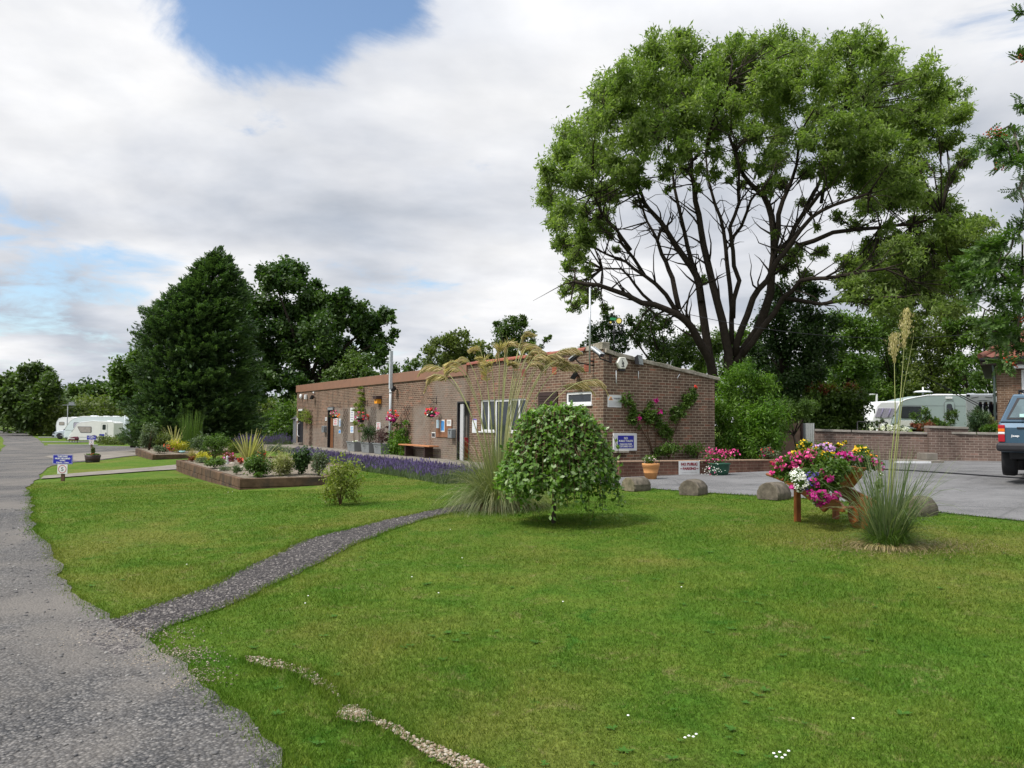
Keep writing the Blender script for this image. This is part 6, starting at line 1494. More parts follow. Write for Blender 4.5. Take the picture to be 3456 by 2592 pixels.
# ------------------------------------------------------------------ right hand wall
def wp_(px, py, Y): return AT(px, py, Y)
W0 = AT(2748, 1448, 26.0); W1 = AT(3140, 1459, 24.6); W2 = AT(3520, 1464, 23.2)
M_wallR = brickm('boundary_brick', (.12, .082, .068), (.155, .108, .09), (.20, .128, .105), (.24, .20, .17), dark=.55)
rw = thing('boundary_wall', 'long brown brick wall with pale stone coping round the car park', 'wall', (W0.x, W0.y, 0), 0)
def segwall(p, q, drop, t=.22, cop=.07, name='wall'):
    mb = MB(); d = Vector((q.x - p.x, q.y - p.y)); L_ = d.length; d.normalize(); n = Vector((-d.y, d.x)) * t
    gz0, gz1 = float(gz(p.x, p.y)) - .3, float(gz(q.x, q.y)) - .3; zt0, zt1 = p.z - cop, q.z - cop
    mb.add([(p.x, p.y, gz0), (q.x, q.y, gz1), (q.x + n.x, q.y + n.y, gz1), (p.x + n.x, p.y + n.y, gz0), (p.x, p.y, zt0), (q.x, q.y, zt1), (q.x + n.x, q.y + n.y, zt1), (p.x + n.x, p.y + n.y, zt0)], [(0, 1, 5, 4), (1, 2, 6, 5), (2, 3, 7, 6), (3, 0, 4, 7), (4, 5, 6, 7)])
    mb.build(name, M_wallR, rw, world=True, uv=True)
    mb = MB(); m_ = Vector((-d.y, d.x)); k = max(1, int(L_ / .9))
    for i in range(k):
        a, b = i / k, (i + 1) / k; P_ = [Vector((p.x, p.y)) + (Vector((q.x, q.y)) - Vector((p.x, p.y))) * s_ for s_ in (a + .004, b - .004)]; Z_ = [p.z + (q.z - p.z) * a, p.z + (q.z - p.z) * b]
        A_ = [P_[0] - m_ * .05, P_[1] - m_ * .05, P_[1] + m_ * (t + .05), P_[0] + m_ * (t + .05)]
        mb.add([(A_[j].x, A_[j].y, Z_[0 if j in (0, 3) else 1] - cop) for j in range(4)] + [(A_[j].x, A_[j].y, Z_[0 if j in (0, 3) else 1]) for j in range(4)], [(0, 3, 2, 1), (4, 5, 6, 7), (0, 1, 5, 4), (1, 2, 6, 5), (2, 3, 7, 6), (3, 0, 4, 7)])
    mb.build('coping', M_stonec2, rw, world=True, bevel=.01)
M_stonec2 = surf('pale_coping', (.26, .24, .215), .9, .2, 6, .2, bmp=.3, dirt=(.17, .155, .135))
segwall(W0, W1, 0); 
P0 = AT(3172, 1456, 24.5); P1 = AT(3560, 1464.5, 23.1); segwall(P0, P1, 0)
Q0 = AT(3134, 1437, 24.45); Q1 = AT(3268, 1441, 24.2); segwall(Q0, Q1, 0, t=.5, cop=.07, name='pier')
st_ = thing('concrete_steps', 'pale concrete steps at the foot of the boundary wall', 'steps', tuple(G(3060, 1566)), 0)
g0 = G(3015, 1562); g1 = G(3150, 1560); mb = MB(); zz0 = g0.z
mb.box(g0.x, g1.x, g0.y - .55, g0.y + .3, zz0 - .2, zz0 + .10); mb.box(g0.x + .85, g1.x - .02, g0.y - .25, g0.y + .3, zz0 + .103, zz0 + .30); mb.build('steps', M_conc, st_, world=True, bevel=.012)
mb = MB(); mb.box(g0.x - .25, g0.x + .8, g0.y - .62, g0.y - .56, zz0 + .02, zz0 + .08); mb.build('edge_strip', M_white, st_, world=True)
# gate of grey boards and brown fence panel at the left end of that wall
a = AT(2706, 1428, 26.3); b = AT(2748, 1428, 26.05); r = thing('grey_gate', 'narrow grey vertical board gate at the end of the wall', 'gate', (a.x, a.y, float(gz(a.x, a.y))), math.atan2(b.y - a.y, b.x - a.x))
h = a.z - r.location.z; wd_ = (b - a).length; n_ = 6
mb = MB()
for i in range(n_): mb.box(wd_ * i / n_ + .006, wd_ * (i + 1) / n_ - .006, 0, .025, .03, h)
mb.build('boards', surf('grey_boards', (.30, .32, .32), .8, .2, 6), r); mb = MB()
for z in (.25, h - .25): mb.box(0, wd_, .026, .06, z, z + .08)
mb.build('rail', M_grey, r)
a = AT(2600, 1412, 25.0); b = AT(2704, 1421, 26.2); r = thing('fence_panel', 'brown horizontal board fence panel beside the bright bush', 'fence', (a.x, a.y, float(gz(a.x, a.y))), math.atan2(b.y - a.y, b.x - a.x))
h = a.z - r.location.z; wd_ = (b - a).length; mb = MB(); n_ = 10
for i in range(n_): mb.box(0, wd_, 0 + (i % 2) * .012, .02 + (i % 2) * .012, h * i / n_ + .006, h * (i + 1) / n_ + .01)
mb.build('boards', surf('fence_brown', (.17, .11, .075), .85, .3, 6), r)
for x in (0, wd_): MB().box(x - .05, x + .05, -.04, .09, -.3, h + .04).build('post', M_dkbrown, r)
# thin black tube along a dark line on the tarmac
c = [ATZ(2930, 1589, float(gz(7.5, 19)) + .02), ATZ(3100, 1596, float(gz(8.5, 19)) + .02), ATZ(3260, 1603, float(gz(10, 18)) + .02), ATZ(3420, 1611, float(gz(11, 17)) + .02), ATZ(3600, 1618, float(gz(12, 16)) + .02)]
mb = MB(); mb.tube([(p.x, p.y, float(gz(p.x, p.y)) + .03) for p in c], .016, 6); o = mb.build('dark_line', M_black, None); setp(o, 'thin black line lying across the grey tarmac behind the car', 'dark_line')
# manhole style patch
q = G(2345, 1640); r = thing('drain_cover', 'round drain cover set in the tarmac near the parking sign', 'drain cover', (q.x, q.y, q.z + .012)); MB().lathe([(.18, 0), (.18, .01), (.17, .012)], n=24).build('cover', M_stonec, r)

# ------------------------------------------------------------------ house on the right
yH = 27.0; e0 = AT(3362, 1260, yH); zE = AT(3340, 1212, yH).z; hx = e0.x; gH = float(gz(hx + 2, yH))
hs = thing('brick_house', 'brick house with brown pantiled roof at the right edge', 'house', (hx, yH, gH), math.radians(-31.5))
M_house = brickm('house_brick', (.14, .085, .055), (.18, .115, .075), (.24, .13, .085), (.27, .21, .16), dark=.5)
hw = zE - gH
wx0 = AT(3434, 1290, yH).x - hx; wz0 = AT(3434, 1332, yH).z - gH; wz1 = AT(3434, 1250, yH).z - gH
mb = MB()
def hwall(mb, a, b, z0, z1, op):
    xs = sorted([a, b, op[0], op[1]]); zs = sorted([z0, z1, op[2], op[3]])
    for i in range(3):
        for j in range(3):
            if i == 1 and j == 1: continue
            mb.quad((xs[i], 0, zs[j]), (xs[i + 1], 0, zs[j]), (xs[i + 1], 0, zs[j + 1]), (xs[i], 0, zs[j + 1]))
    x0, x1, z0, z1 = op
    mb.quad((x0, 0, z0), (x0, 0, z1), (x0, .12, z1), (x0, .12, z0)); mb.quad((x1, 0, z1), (x1, 0, z0), (x1, .12, z0), (x1, .12, z1)); mb.quad((x0, 0, z1), (x1, 0, z1), (x1, .12, z1), (x0, .12, z1)); mb.quad((x0, 0, z0), (x0, .12, z0), (x1, .12, z0), (x1, 0, z0))
hwall(mb, 0, 9, -.5, hw, (wx0, wx0 + 1.4, wz0, wz1)); mb.quad((0, 0, -.5), (0, 0, hw), (0, 8, hw), (0, 8, -.5)); mb.quad((9, 0, -.5), (9, 8, -.5), (9, 8, hw), (9, 0, hw)); mb.build('wall', M_house, hs, uv=True)
mb = MB(); frame = (wx0, wx0 + 1.4, wz0, wz1); frame_rect(mb, frame, .07, .03, .09)
for i in (1, 2): mb.box(wx0 + 1.4 * i / 3 - .02, wx0 + 1.4 * i / 3 + .02, .035, .08, wz0 + .07, wz1 - .07)
mb.box(wx0 + .07, wx0 + 1.33, .036, .079, (wz0 + wz1) / 2 - .015, (wz0 + wz1) / 2 + .015)
w_ = mb.build('window', M_white, hs, bevel=.005); MB().box(wx0 + .05, wx0 + 1.35, .065, .07, wz0 + .05, wz1 - .05).build('pane', M_curtain, w_)
mb = MB(); mb.prism([(wx0 - .25, wz1 + .03), (wx0 + 1.8, wz1 + .03), (wx0 + 1.8, wz1 + .42), (wx0 - .12, wz1 + .42), (wx0 - .12, wz1 + .12), (wx0 - .25, wz1 + .1)], -.35, -.002); mb.build('window_hood', M_white, hs, bevel=.01)
# hipped roof with wavy pantile courses
ov = .45; ridge = 3.2; mb = MB(); nc = 9; nxs = 60; run = 4.4
vs = []; fs = []
for j in range(nc):
    for kk in range(2):
        s_ = (j + kk * .999) / nc; y = -ov + run * s_; z = hw + .02 + ridge * s_ + (.035 if kk == 0 else 0)
        x0_, x1_ = -ov + run * s_, 9 + ov - run * s_
        for i in range(nxs + 1): x = x0_ + (x1_ - x0_) * i / nxs; vs.append((x, y, z + .03 * math.cos(x * 2 * math.pi / .3)))
    b = j * 2 * (nxs + 1)
    for i in range(nxs): fs.append((b + i, b + i + 1, b + nxs + 2 + i, b + nxs + 1 + i))
mb.add(vs, fs, True)
mb.add([(-ov, -ov, hw), (-ov, 8 + ov, hw), (-ov + run, 4, hw + ridge)], [(0, 2, 1)]); mb.add([(9 + ov, -ov, hw), (9 + ov, 8 + ov, hw), (9 + ov - run, 4, hw + ridge)], [(0, 1, 2)]); mb.add([(-ov, 8 + ov, hw), (9 + ov, 8 + ov, hw), (9 + ov - run, 4, hw + ridge), (-ov + run, 4, hw + ridge)], [(0, 3, 2, 1)])
M_pan = surf('pantile', (.22, .085, .06), .8, .35, 4, .2, dirt=(.12, .06, .05)); rf = mb.build('roof', M_pan, hs)
mb = MB()
for i in range(14): s_ = i / 14; mb.tube([(-ov + run * s_, -ov + run * s_, hw + .06 + ridge * s_), (-ov + run * (s_ + .075), -ov + run * (s_ + .075), hw + .04 + ridge * (s_ + .07))], [.12, .10], 8)
mb.build('hip_tiles', M_pan, rf)
MB().box(-ov, 9 + ov, -ov, 8 + ov, hw - .22, hw - .02).build('eaves', M_dkbrown, hs, bevel=.01)
MB().tube([(-ov - .02, -ov - .06, hw - .04), (9 + ov, -ov - .06, hw - .04)], .06, 8).build('gutter', M_black, hs)
MB().tube([(-.12, -.3, hw - .1), (-.06, -.08, hw - .5), (-.06, -.08, 0)], .035, 8).build('downpipe', surf('pipe_green_grey', (.12, .16, .15), .5, .1), hs)

# ------------------------------------------------------------------ blue four by four at the right edge
yJ = 15.3; g_ = G(3440, 1611.6); jx = AT(3368, 1480, yJ).x; gj = AT(3430, 1611.6, yJ).z
M_jblue = surf('faded_blue_paint', (.040, .088, .140), .35, .06, 2, .5, .25, coat=.4)
jp = thing('parked_car', 'blue boxy off-road estate car seen from behind at the right edge', 'car', (jx + .87 * math.cos(math.radians(36)), yJ - .87 * math.sin(math.radians(36)), gj), math.radians(-36))
HW = .86
mb = MB()   # lower body, tail at y=0, nose at y=4.1
mb.prism([(.05, .48), (4.05, .46), (4.12, .6), (4.10, .95), (2.95, 1.08), (.06, 1.08), (.0, .95), (.0, .55)], -HW, HW, M=Matrix.Rotation(math.radians(90), 4, 'Z') @ Matrix.Identity(4)); mb.build('body', M_jblue, jp, bevel=.05, seg=3)
mb = MB()
def ring(y, wb_, wt, z0, z1): return [(-wb_, y, z0), (wb_, y, z0), (wt, y, z1), (-wt, y, z1)]
A_ = ring(.02, HW - .02, HW - .24, 1.05, 1.585); B_ = ring(2.35, HW - .02, HW - .22, 1.05, 1.60); C_ = ring(3.0, HW - .02, HW - .1, 1.05, 1.07)
A_[2] = (HW - .24, .16, 1.585); A_[3] = (-HW + .24, .16, 1.585)
mb.add(A_ + B_ + C_, [(0, 1, 2, 3), (0, 4, 5, 1), (3, 2, 6, 7), (1, 5, 6, 2), (0, 3, 7, 4), (5, 9, 10, 6), (4, 7, 11, 8), (7, 6, 10, 11), (8, 11, 10, 9)])
cb = mb.build('cabin', M_jblue, jp, bevel=.06, seg=3)
def back_pt(x, z, off): t_ = (z - 1.05) / .535; return (x, .02 + .14 * max(0, t_) - off, z)
mb = MB(); zA, zB_ = 1.11, 1.52; xa, xb = HW - .13, HW - .31
mb.add([back_pt(-xa, zA, .012), back_pt(xa, zA, .012), back_pt(xb, zB_, .012), back_pt(-xb, zB_, .012)], [(0, 1, 2, 3)])
rw_ = mb.build('rear_window', M_black, jp); mb = MB(); mb.add([back_pt(-xa + .05, zA + .03, .018), back_pt(xa - .05, zA + .03, .018), back_pt(xb - .04, zB_ - .03, .018), back_pt(-xb + .04, zB_ - .03, .018)], [(0, 1, 2, 3)])
mb.build('pane', surf('tinted_glass', (.10, .15, .17), .12, .35, 5, .7), rw_); MB().box(-xa + .22, -xa + .62, -.035, -.028, zA + .04, zA + .10).build('sticker', surf('sticker_pale', (.5, .75, .72), .5, .05), rw_)
for y0_, y1_ in ((.3, 1.25), (1.35, 2.15), (2.2, 2.65)):
    for sx in (-1, 1):
        mb = MB(); f_ = lambda z: sx * (HW - .02 - .2 * (z - 1.05) / .54 + .012); mb.add([(f_(1.12), y0_, 1.12), (f_(1.12), y1_, 1.12), (f_(1.50), y1_ - (.25 if y1_ > 2.3 else 0), 1.50), (f_(1.50), y0_ + .05, 1.50)], [(0, 1, 2, 3)]); mb.build('side_window', M_glass, jp)
mb = MB(); mb.box(-HW - .03, HW + .03, -.16, .08, .50, .66); mb.box(-HW - .03, -HW + .1, -.1, .45, .50, .66); mb.box(HW - .1, HW + .03, -.1, .45, .50, .66); mb.build('rear_bumper', M_black, jp, bevel=.05, seg=3)
for sx in (-1, 1):
    x0_, x1_ = sorted((sx * (HW + .004), sx * (HW - .105)))
    tl = thing('tail_light', None, None); tl.parent = jp
    for nm, z0, z1, mt in (('red_lens', .68, .82, surf('lamp_red', (.35, .01, .02), .3, .1)), ('clear_lens', .825, .865, M_white), ('amber_lens', .87, .93, surf('lamp_amber', (.75, .16, .01), .3, .1)), ('red_lens', .935, 1.0, surf('lamp_red2', (.40, .01, .02), .3, .1))):
        MB().box(x0_, x1_, -.025, .14, z0, z1).build(nm, mt, tl, bevel=.006)
    for y in (.82, 3.35):
        wh = thing('wheel', None, None); wh.parent = jp; wh.location = (sx * (HW - .12), y, .36); My = Matrix.Rotation(math.radians(90), 4, 'Y')
        MB().lathe([(.2, -.12), (.345, -.12), (.36, -.07), (.36, .07), (.345, .12), (.2, .12)], n=30, M=My).build('tyre', M_tyre, wh); MB().lathe([(.02, -.08), (.2, -.1), (.21, .1), (.02, .08)], n=20, M=My).build('rim', M_galv, wh)
        My2 = Matrix.Rotation(math.radians(90), 4, 'Z'); MB().prism([(y + .46 * math.cos(math.pi * i / 10), .49 + .24 * math.sin(math.pi * i / 10)) for i in range(11)], min(sx * HW - .0, sx * (HW + .02)) , max(sx * HW - .0, sx * (HW + .02)), M=Matrix(((0, 1, 0, 0), (1, 0, 0, 0), (0, 0, 1, 0), (0, 0, 0, 1)))).build('wheel_arch', M_black, jp)
MB().tube([(-HW + .33, .3, 1.66), (HW - .33, .3, 1.66)], .018, 6).tube([(-HW + .33, .25, 1.66), (-HW + .33, 2.2, 1.67)], .018, 6).tube([(HW - .33, .25, 1.66), (HW - .33, 2.2, 1.67)], .018, 6).tube([(-HW + .33, .3, 1.58), (-HW + .33, .3, 1.66)], .015, 6).tube([(HW - .33, .3, 1.58), (HW - .33, .3, 1.66)], .015, 6).build('roof_rack', M_black, jp)
mb = MB(); text(mb, 'Jeep', -HW + .27, .79, .135, .05, -.006, .03); mb.build('lettering', surf('badge_silver', (.75, .76, .78), .3, .05), jp)
MB().box(-.28, .28, -.03, .004, .72, .84).build('number_plate', surf('plate_yellow', (.7, .5, .05), .5, .1), jp, bevel=.004)
MB().box(-HW + .30, -HW + .42, -.02, .005, .93, .96).build('handle', M_black, jp, bevel=.006)
MB().box(-HW + .15, HW - .15, .3, 3.9, .34, .50).build('underbody', M_black, jp, bevel=.03)
MB().tube([(-HW + .2, .82, .36), (HW - .2, .82, .36)], .06, 8).build('axle', M_black, jp)
# white right angled pole beyond the hedge and a wire overhead
q = AT(*ka(398, 560), 47.0); r = thing('white_stand_pole', 'white right-angled pole above the hedge by the caravan', 'pole', (q.x, 47.0, float(gz(q.x, 47)))); zt = AT(*ka(398, 478), 47.0).z - r.location.z; xl = AT(*ka(312, 480), 47.0).x - q.x
MB().tube([(0, 0, 0), (0, 0, zt), (xl, 0, zt)], .06, 6, smooth=False).build('pole', M_white, r)
a, b, c = AT(2320, 1060, 26), AT(2850, 1137, 26), AT(3340, 1120, 27)
mb = MB(); P_ = []
for i in range(15):
    t_ = i / 14; P_.append(tuple(a * (1 - t_) ** 2 + (b * 2 - (a + c) * .5) * 2 * t_ * (1 - t_) + c * t_ ** 2))
mb.tube(P_, .010, 5); o = mb.build('overhead_wire', M_black); setp(o, 'thin overhead wire sagging between the ash tree and the house', 'wire')
# ------------------------------------------------------------------ weeping willow
q = G(1868, 1766); ww = thing('weeping_willow', 'small weeping dome-shaped willow on a thin stem in mid lawn', 'tree', tuple(q))
D_ = q.y; px2m = D_ / FPX
cxw = AT(1885, 1500, D_).x; topz = AT(1885, 1385, D_).z; head = Vector((cxw, D_, topz - .10))
MB().tube([(q.x, q.y, q.z - .05), (q.x + .01, q.y, q.z + .5), (cxw, D_, topz - .35), tuple(head)], [.032, .027, .028, .035], 9).build('trunk', M_bark, ww, world=True)
C_, Dd, Sz = [], [], []; mb = MB()
for i in range(420):
    a = rng.uniform(0, 6.28); reach = .76 * rng.uniform(.10, 1.0) ** .5; zt = topz + rng.uniform(-.07, .03) - .10 * (reach / .76) ** 2 - .70 * (reach / .76) ** 4
    hem = q.z + (.36 + .24 * rng.random() if rng.random() < .94 else .14) + .06 * math.sin(a * 5) + .05 * math.sin(a * 11 + 1)
    if a > 3.9 and a < 5.9: hem += .02
    pts = []
    for s_ in np.linspace(0, 1, 16):
        if s_ < .35: u_ = s_ / .35; rr = reach * (.15 + .85 * math.sin(u_ * 1.57)); z = head.z + (zt - head.z + .06) * math.sin(u_ * 1.57)
        else: u_ = (s_ - .35) / .65; rr = reach * (1 + .13 * math.sin(u_ * 1.7)); z = zt + (hem - zt) * (u_ ** 1.15) + .0
        pts.append(Vector((cxw + math.cos(a) * rr, D_ + math.sin(a) * rr, z)))
    mb.tube(pts, [.006 - .0045 * j / 15 for j in range(16)], 4)
    for k_ in range(36):
        s_ = rng.uniform(.12, 1.0); f = s_ * 15; j = min(14, int(f)); p = pts[j].lerp(pts[j + 1], f - j)
        C_.append(np.array(p) + rng.normal(size=3) * .034); dd = np.array([math.cos(a) * .5, math.sin(a) * .5, -.3]) + rng.normal(size=3) * .75; Dd.append(dd); Sz.append(rng.uniform(.05, .098))
mb.build('branches', M_twig, ww, world=True)
C_ = np.array(C_); Dd = np.array(Dd); Sz = np.array(Sz); n_ = len(C_)
nrm = unit(n_) * .5 + np.array([0, 0, .8]) + (C_ - np.array([cxw, D_, topz - .6])) * .8
leaves('foliage', C_, Dd, nrm, Sz, Sz * .56, LG['willow'], ww)
# a few escaping shoots on the right as in the photo
for pts_, in (([(1960, 1420), (2010, 1428), (2060, 1450), (2085, 1510), (2095, 1570)],), ([(1790, 1420), (1765, 1400), (1750, 1425)],), ([(2010, 1700), (2000, 1740), (1990, 1785)],), ([(1815, 1700), (1822, 1745)],), ([(2030, 1440), (2050, 1480), (2080, 1560), (2090, 1640)],)):
    P_ = [AT(x, y, D_ - .3) for x, y in pts_]; MB().tube(P_, .004, 4).build('branches', M_twig, ww, world=True)
    cc_ = []
    for a_, b_ in zip(P_[:-1], P_[1:]):
        for k_ in range(7): cc_.append(np.array(a_.lerp(b_, rng.random())) + rng.normal(size=3) * .02)
    cc_ = np.array(cc_); leaves('foliage', cc_, unit(len(cc_)) + np.array([.3, 0, -.2]), unit(len(cc_)) + np.array([0, -.6, .5]), .075, .038, LG['willow'], ww)

# small yellow green bush on the left lawn
q = G(1148, 1706); r = thing('lawn_sapling', 'small multi-stemmed yellow green shrub standing on the left lawn', 'shrub', tuple(q)); k_ = q.y / FPX
sp = [(1150, 1600, 50), (1120, 1640, 42), (1185, 1640, 42), (1150, 1660, 46), (1165, 1570, 26), (1205, 1590, 16), (1130, 1580, 26), (1110, 1665, 25), (1195, 1670, 25), (1160, 1535, 8), (1208, 1555, 8), (1120, 1545, 7)]
foliage('foliage', [(*AT(x, y, q.y + rng.uniform(-.15, .15)), rr * k_, rr * k_, rr * k_) for x, y, rr in sp], 2300, .055, .03, leafm('leaf_sapling', (.09, .13, .018), (.26, .29, .05), .4), r, 12, .34, (.2, 1.25))
mb = MB()
for x, y in ((1120, 1610), (1150, 1580), (1185, 1610), (1165, 1560), (1135, 1640), (1205, 1560)): mb.tube([(q.x, q.y, q.z - .02), tuple(AT(1148 + (x - 1148) * .3, (1706 + y) / 2 + 10, q.y)), tuple(AT(x, y, q.y))], [.012, .008, .003], 5)
mb.build('stem', M_twig, r, world=True)

# ------------------------------------------------------------------ plumed grass behind the willow
q = G(1680, 1718); D_ = q.y; r = thing('plumed_grass', 'large plumed ornamental grass with arching golden heads behind the willow', 'grass plant', tuple(q))
n_ = 2600; a = rng.uniform(0, 6.28, n_); e = rng.uniform(.05, 1.5, n_) ** 1.1; d = np.stack([np.cos(a) * e, np.sin(a) * e * .8, np.ones(n_)], 1)
b_ = np.array(q) + np.stack([np.cos(a) * .22 * rng.random(n_), np.sin(a) * .22 * rng.random(n_), 0 * a], 1)
ribbons('leaves', b_, d, rng.uniform(.6, 1.45, n_), .0085, rng.uniform(.8, 2.0, n_) * np.clip(e, .15, 1.2), LG['pampas'], r, 7)
n_ = 500; a = rng.uniform(0, 6.28, n_); d = np.stack([np.cos(a), np.sin(a), rng.uniform(.15, .8, n_)], 1); b_ = np.array(q) + np.stack([np.cos(a) * .25 * rng.random(n_), np.sin(a) * .25 * rng.random(n_), 0 * a + .03], 1)
ribbons('dead_leaves', b_, d, rng.uniform(.15, .5, n_), .01, 2.2, LG['straw'], r, 4)
PL = [((150, 420), (40, 515)), ((205, 518), (103, 690)), ((385, 375), (310, 535)), ((385, 432), (330, 560)), ((500, 338), (440, 400)), ((652, 222), (632, 262)), ((742, 350), (738, 380)), ((800, 385), (780, 392)), ((905, 236), (878, 375)), ((1000, 172), (955, 345)), ((1020, 172), (1125, 222)), ((1215, 60), (1150, 150)), ((1185, 180), (1140, 260)), ((1245, 205), (1330, 225)), ((1210, 215), (1130, 330)),
      ((1300, 250), (1392, 278)), ((1250, 300), (1215, 420)), ((1355, 303), (1395, 380)), ((1290, 380), (1350, 455)), ((1505, 300), (1542, 350)), ((1440, 340), (1390, 500)), ((1550, 375), (1615, 412)), ((1675, 238), (1770, 275)), ((1700, 415), (1808, 478)), ((1750, 612), (1915, 720)), ((1945, 575), (2060, 720)), ((1600, 360), (1560, 400)), ((1010, 385), (1060, 420))]
mb = MB(); C_, Dd = [], []
for (ax, ay), (tx, ty) in PL:
    dY = rng.uniform(-.35, .35); A_ = AT(*k2(ax, ay), D_ + dY); T_ = AT(*k2(tx, ty), D_ + dY); B_ = Vector((q.x + (A_.x - q.x) * .08, q.y, q.z + .05))
    dx = A_.x - B_.x; pts = []
    for s_ in np.linspace(0, 1, 12):      # stem rises steeply and leans out towards its head
        pts.append(Vector((B_.x + dx * (s_ ** 1.25) * .97, B_.y + dY * s_, B_.z + (A_.z - B_.z) * math.sin(s_ * 1.57) ** .92 if abs(T_.x - A_.x) > .02 else B_.z + (A_.z - B_.z) * s_)))
    pts[-1] = A_; m1 = A_.lerp(T_, .45) + Vector((0, 0, abs(T_.z - A_.z) * .22 + .015)); m2 = A_.lerp(T_, .8) + Vector((0, 0, abs(T_.z - A_.z) * .14))
    pp = pts[-3:-1] + [A_, m1, m2, T_]
    mb.tube(pts + [m1, m2, T_], [.0085 - .004 * i / 14 for i in range(15)], 5)
    head_len = sum((pp[i + 1] - pp[i]).length for i in range(len(pp) - 1)); m = 330
    for k_ in range(m):
        f = rng.uniform(0.05, .999) * (len(pp) - 1); j = int(f); p = pp[j].lerp(pp[j + 1], f - j); t_ = (pp[j + 1] - pp[j]).normalized()
        hang = Vector((rng.normal() * .25, rng.normal() * .25, -1.0)).normalized(); ln = .125 * math.sin(min(1, (f / (len(pp) - 1)) * 1.15 + .15) * 2.9) + .02
        dd = (t_ * .9 + hang * .8).normalized(); C_.append(np.array(p + dd * ln * .5)); Dd.append(np.array(dd) * ln)
mb.build('stalks', LG['pampas'] if False else surf('stalk_green', (.34, .35, .15), .6, .25, 5), r, world=True)
C_ = np.array(C_); Dd = np.array(Dd); ln = np.linalg.norm(Dd, axis=1) * 1.5
leaves('plumes', C_, Dd, unit(len(C_)), ln, .012, leafm('plume', (.30, .225, .11), (.56, .46, .27), .35, .6), r)

# ------------------------------------------------------------------ tall grass clump right
q = G(2997, 1842); D_ = q.y; r = thing('grass_clump', 'upright grass clump with two tall seed heads beside the wheelbarrow', 'grass plant', tuple(q))
n_ = 480; a = rng.uniform(0, 6.28, n_); e = rng.uniform(.02, .62, n_); d = np.stack([np.cos(a) * e + .05, np.sin(a) * e, np.ones(n_)], 1)
b_ = np.array(q) + np.stack([np.cos(a) * .16 * rng.random(n_), np.sin(a) * .16 * rng.random(n_), 0 * a], 1)
ribbons('leaves', b_, d, rng.uniform(.5, 1.2, n_), .011, rng.uniform(.2, 1.5, n_) * np.clip(e * 1.6, .1, 1), LG['blade'], r, 7)
n_ = 900; a = rng.uniform(0, 6.28, n_); e = rng.uniform(.2, 1.6, n_); d = np.stack([np.cos(a) * e, np.sin(a) * e, np.ones(n_)], 1); b_ = np.array(q) + np.stack([np.cos(a) * .2 * rng.random(n_), np.sin(a) * .2 * rng.random(n_), 0 * a], 1)
ribbons('leaves', b_, d, rng.uniform(.2, .55, n_), .006, 1.0, LG['mid'], r, 5)
n_ = 700; a = rng.uniform(0, 6.28, n_); d = np.stack([np.cos(a), np.sin(a), rng.uniform(.1, .7, n_)], 1); rr = .12 + .22 * rng.random(n_); b_ = np.array(q) + np.stack([np.cos(a) * rr, np.sin(a) * rr, 0 * a + .02], 1)
ribbons('dead_leaves', b_, d, rng.uniform(.08, .30, n_), .008, 2.4, LG['straw'], r, 4)
mb = MB(); C_, Dd = [], []
for (x0, y0), (x1, y1), (x2, y2) in (((2985, 1800), (3022, 1420), (3017, 1125)), ((2995, 1800), (3035, 1400), (3060, 1042))):
    P_ = [AT(x0, y0, D_), AT((x0 + x1) / 2 - 2, (y0 + y1) / 2, D_), AT(x1, y1, D_), AT((x1 + x2) / 2, (y1 + y2) / 2 + 5, D_), AT(x2, y2, D_)]
    mb.tube(P_, [.008, .007, .006, .004, .002], 6)
    hl = 95 if x2 == 3017 else 130
    for k_ in range(700):
        f = rng.random(); p = AT(x2 + (x1 - x2) * .0 - (x2 - x1) * f * hl / (y1 - y2), y2 + hl * f, D_); w_ = .030 * math.sin(min(1, f * 1.1 + .12) * 3.0) + .004
        C_.append(np.array(p) + rng.normal(size=3) * np.array([w_, w_, .01])); Dd.append(np.array([rng.normal() * .3, rng.normal() * .3, -1.0 if rng.random() < .5 else 1.0]))
for (x1, y1), (x2, y2) in (((3030, 1500), (3085, 1125)),): P_ = [AT(2995, 1800, D_), AT(x1, y1, D_), AT((x1 + x2) / 2 - 8, (y1 + y2) / 2, D_), AT(x2, y2, D_)]; mb.tube(P_, [.006, .005, .003, .001], 5)
mb.build('stalks', surf('stalk_green2', (.26, .28, .10), .6, .25, 5), r, world=True)
leaves('seed_heads', np.array(C_), np.array(Dd), unit(len(C_)), .035, .007, leafm('seed_head', (.34, .28, .13), (.60, .52, .30), .35, .6), r)
# dry thatch round the clump
n_ = 5200; rr = np.abs(rng.normal(0, .30, n_)) + .08; a = rng.uniform(0, 6.28, n_); x_ = q.x + .05 + np.cos(a) * rr * 1.5; y_ = q.y - .06 + np.sin(a) * rr; b_ = np.stack([x_, y_, gz(x_, y_) + .004], 1); d = np.stack([rng.normal(size=n_), rng.normal(size=n_), rng.uniform(.1, .6, n_)], 1)
ribbons('thatch', b_, d, rng.uniform(.03, .09, n_), .006, 1.0, leafm('leaf_thatch', (.10, .085, .04), (.26, .20, .10), .2), r, 2)

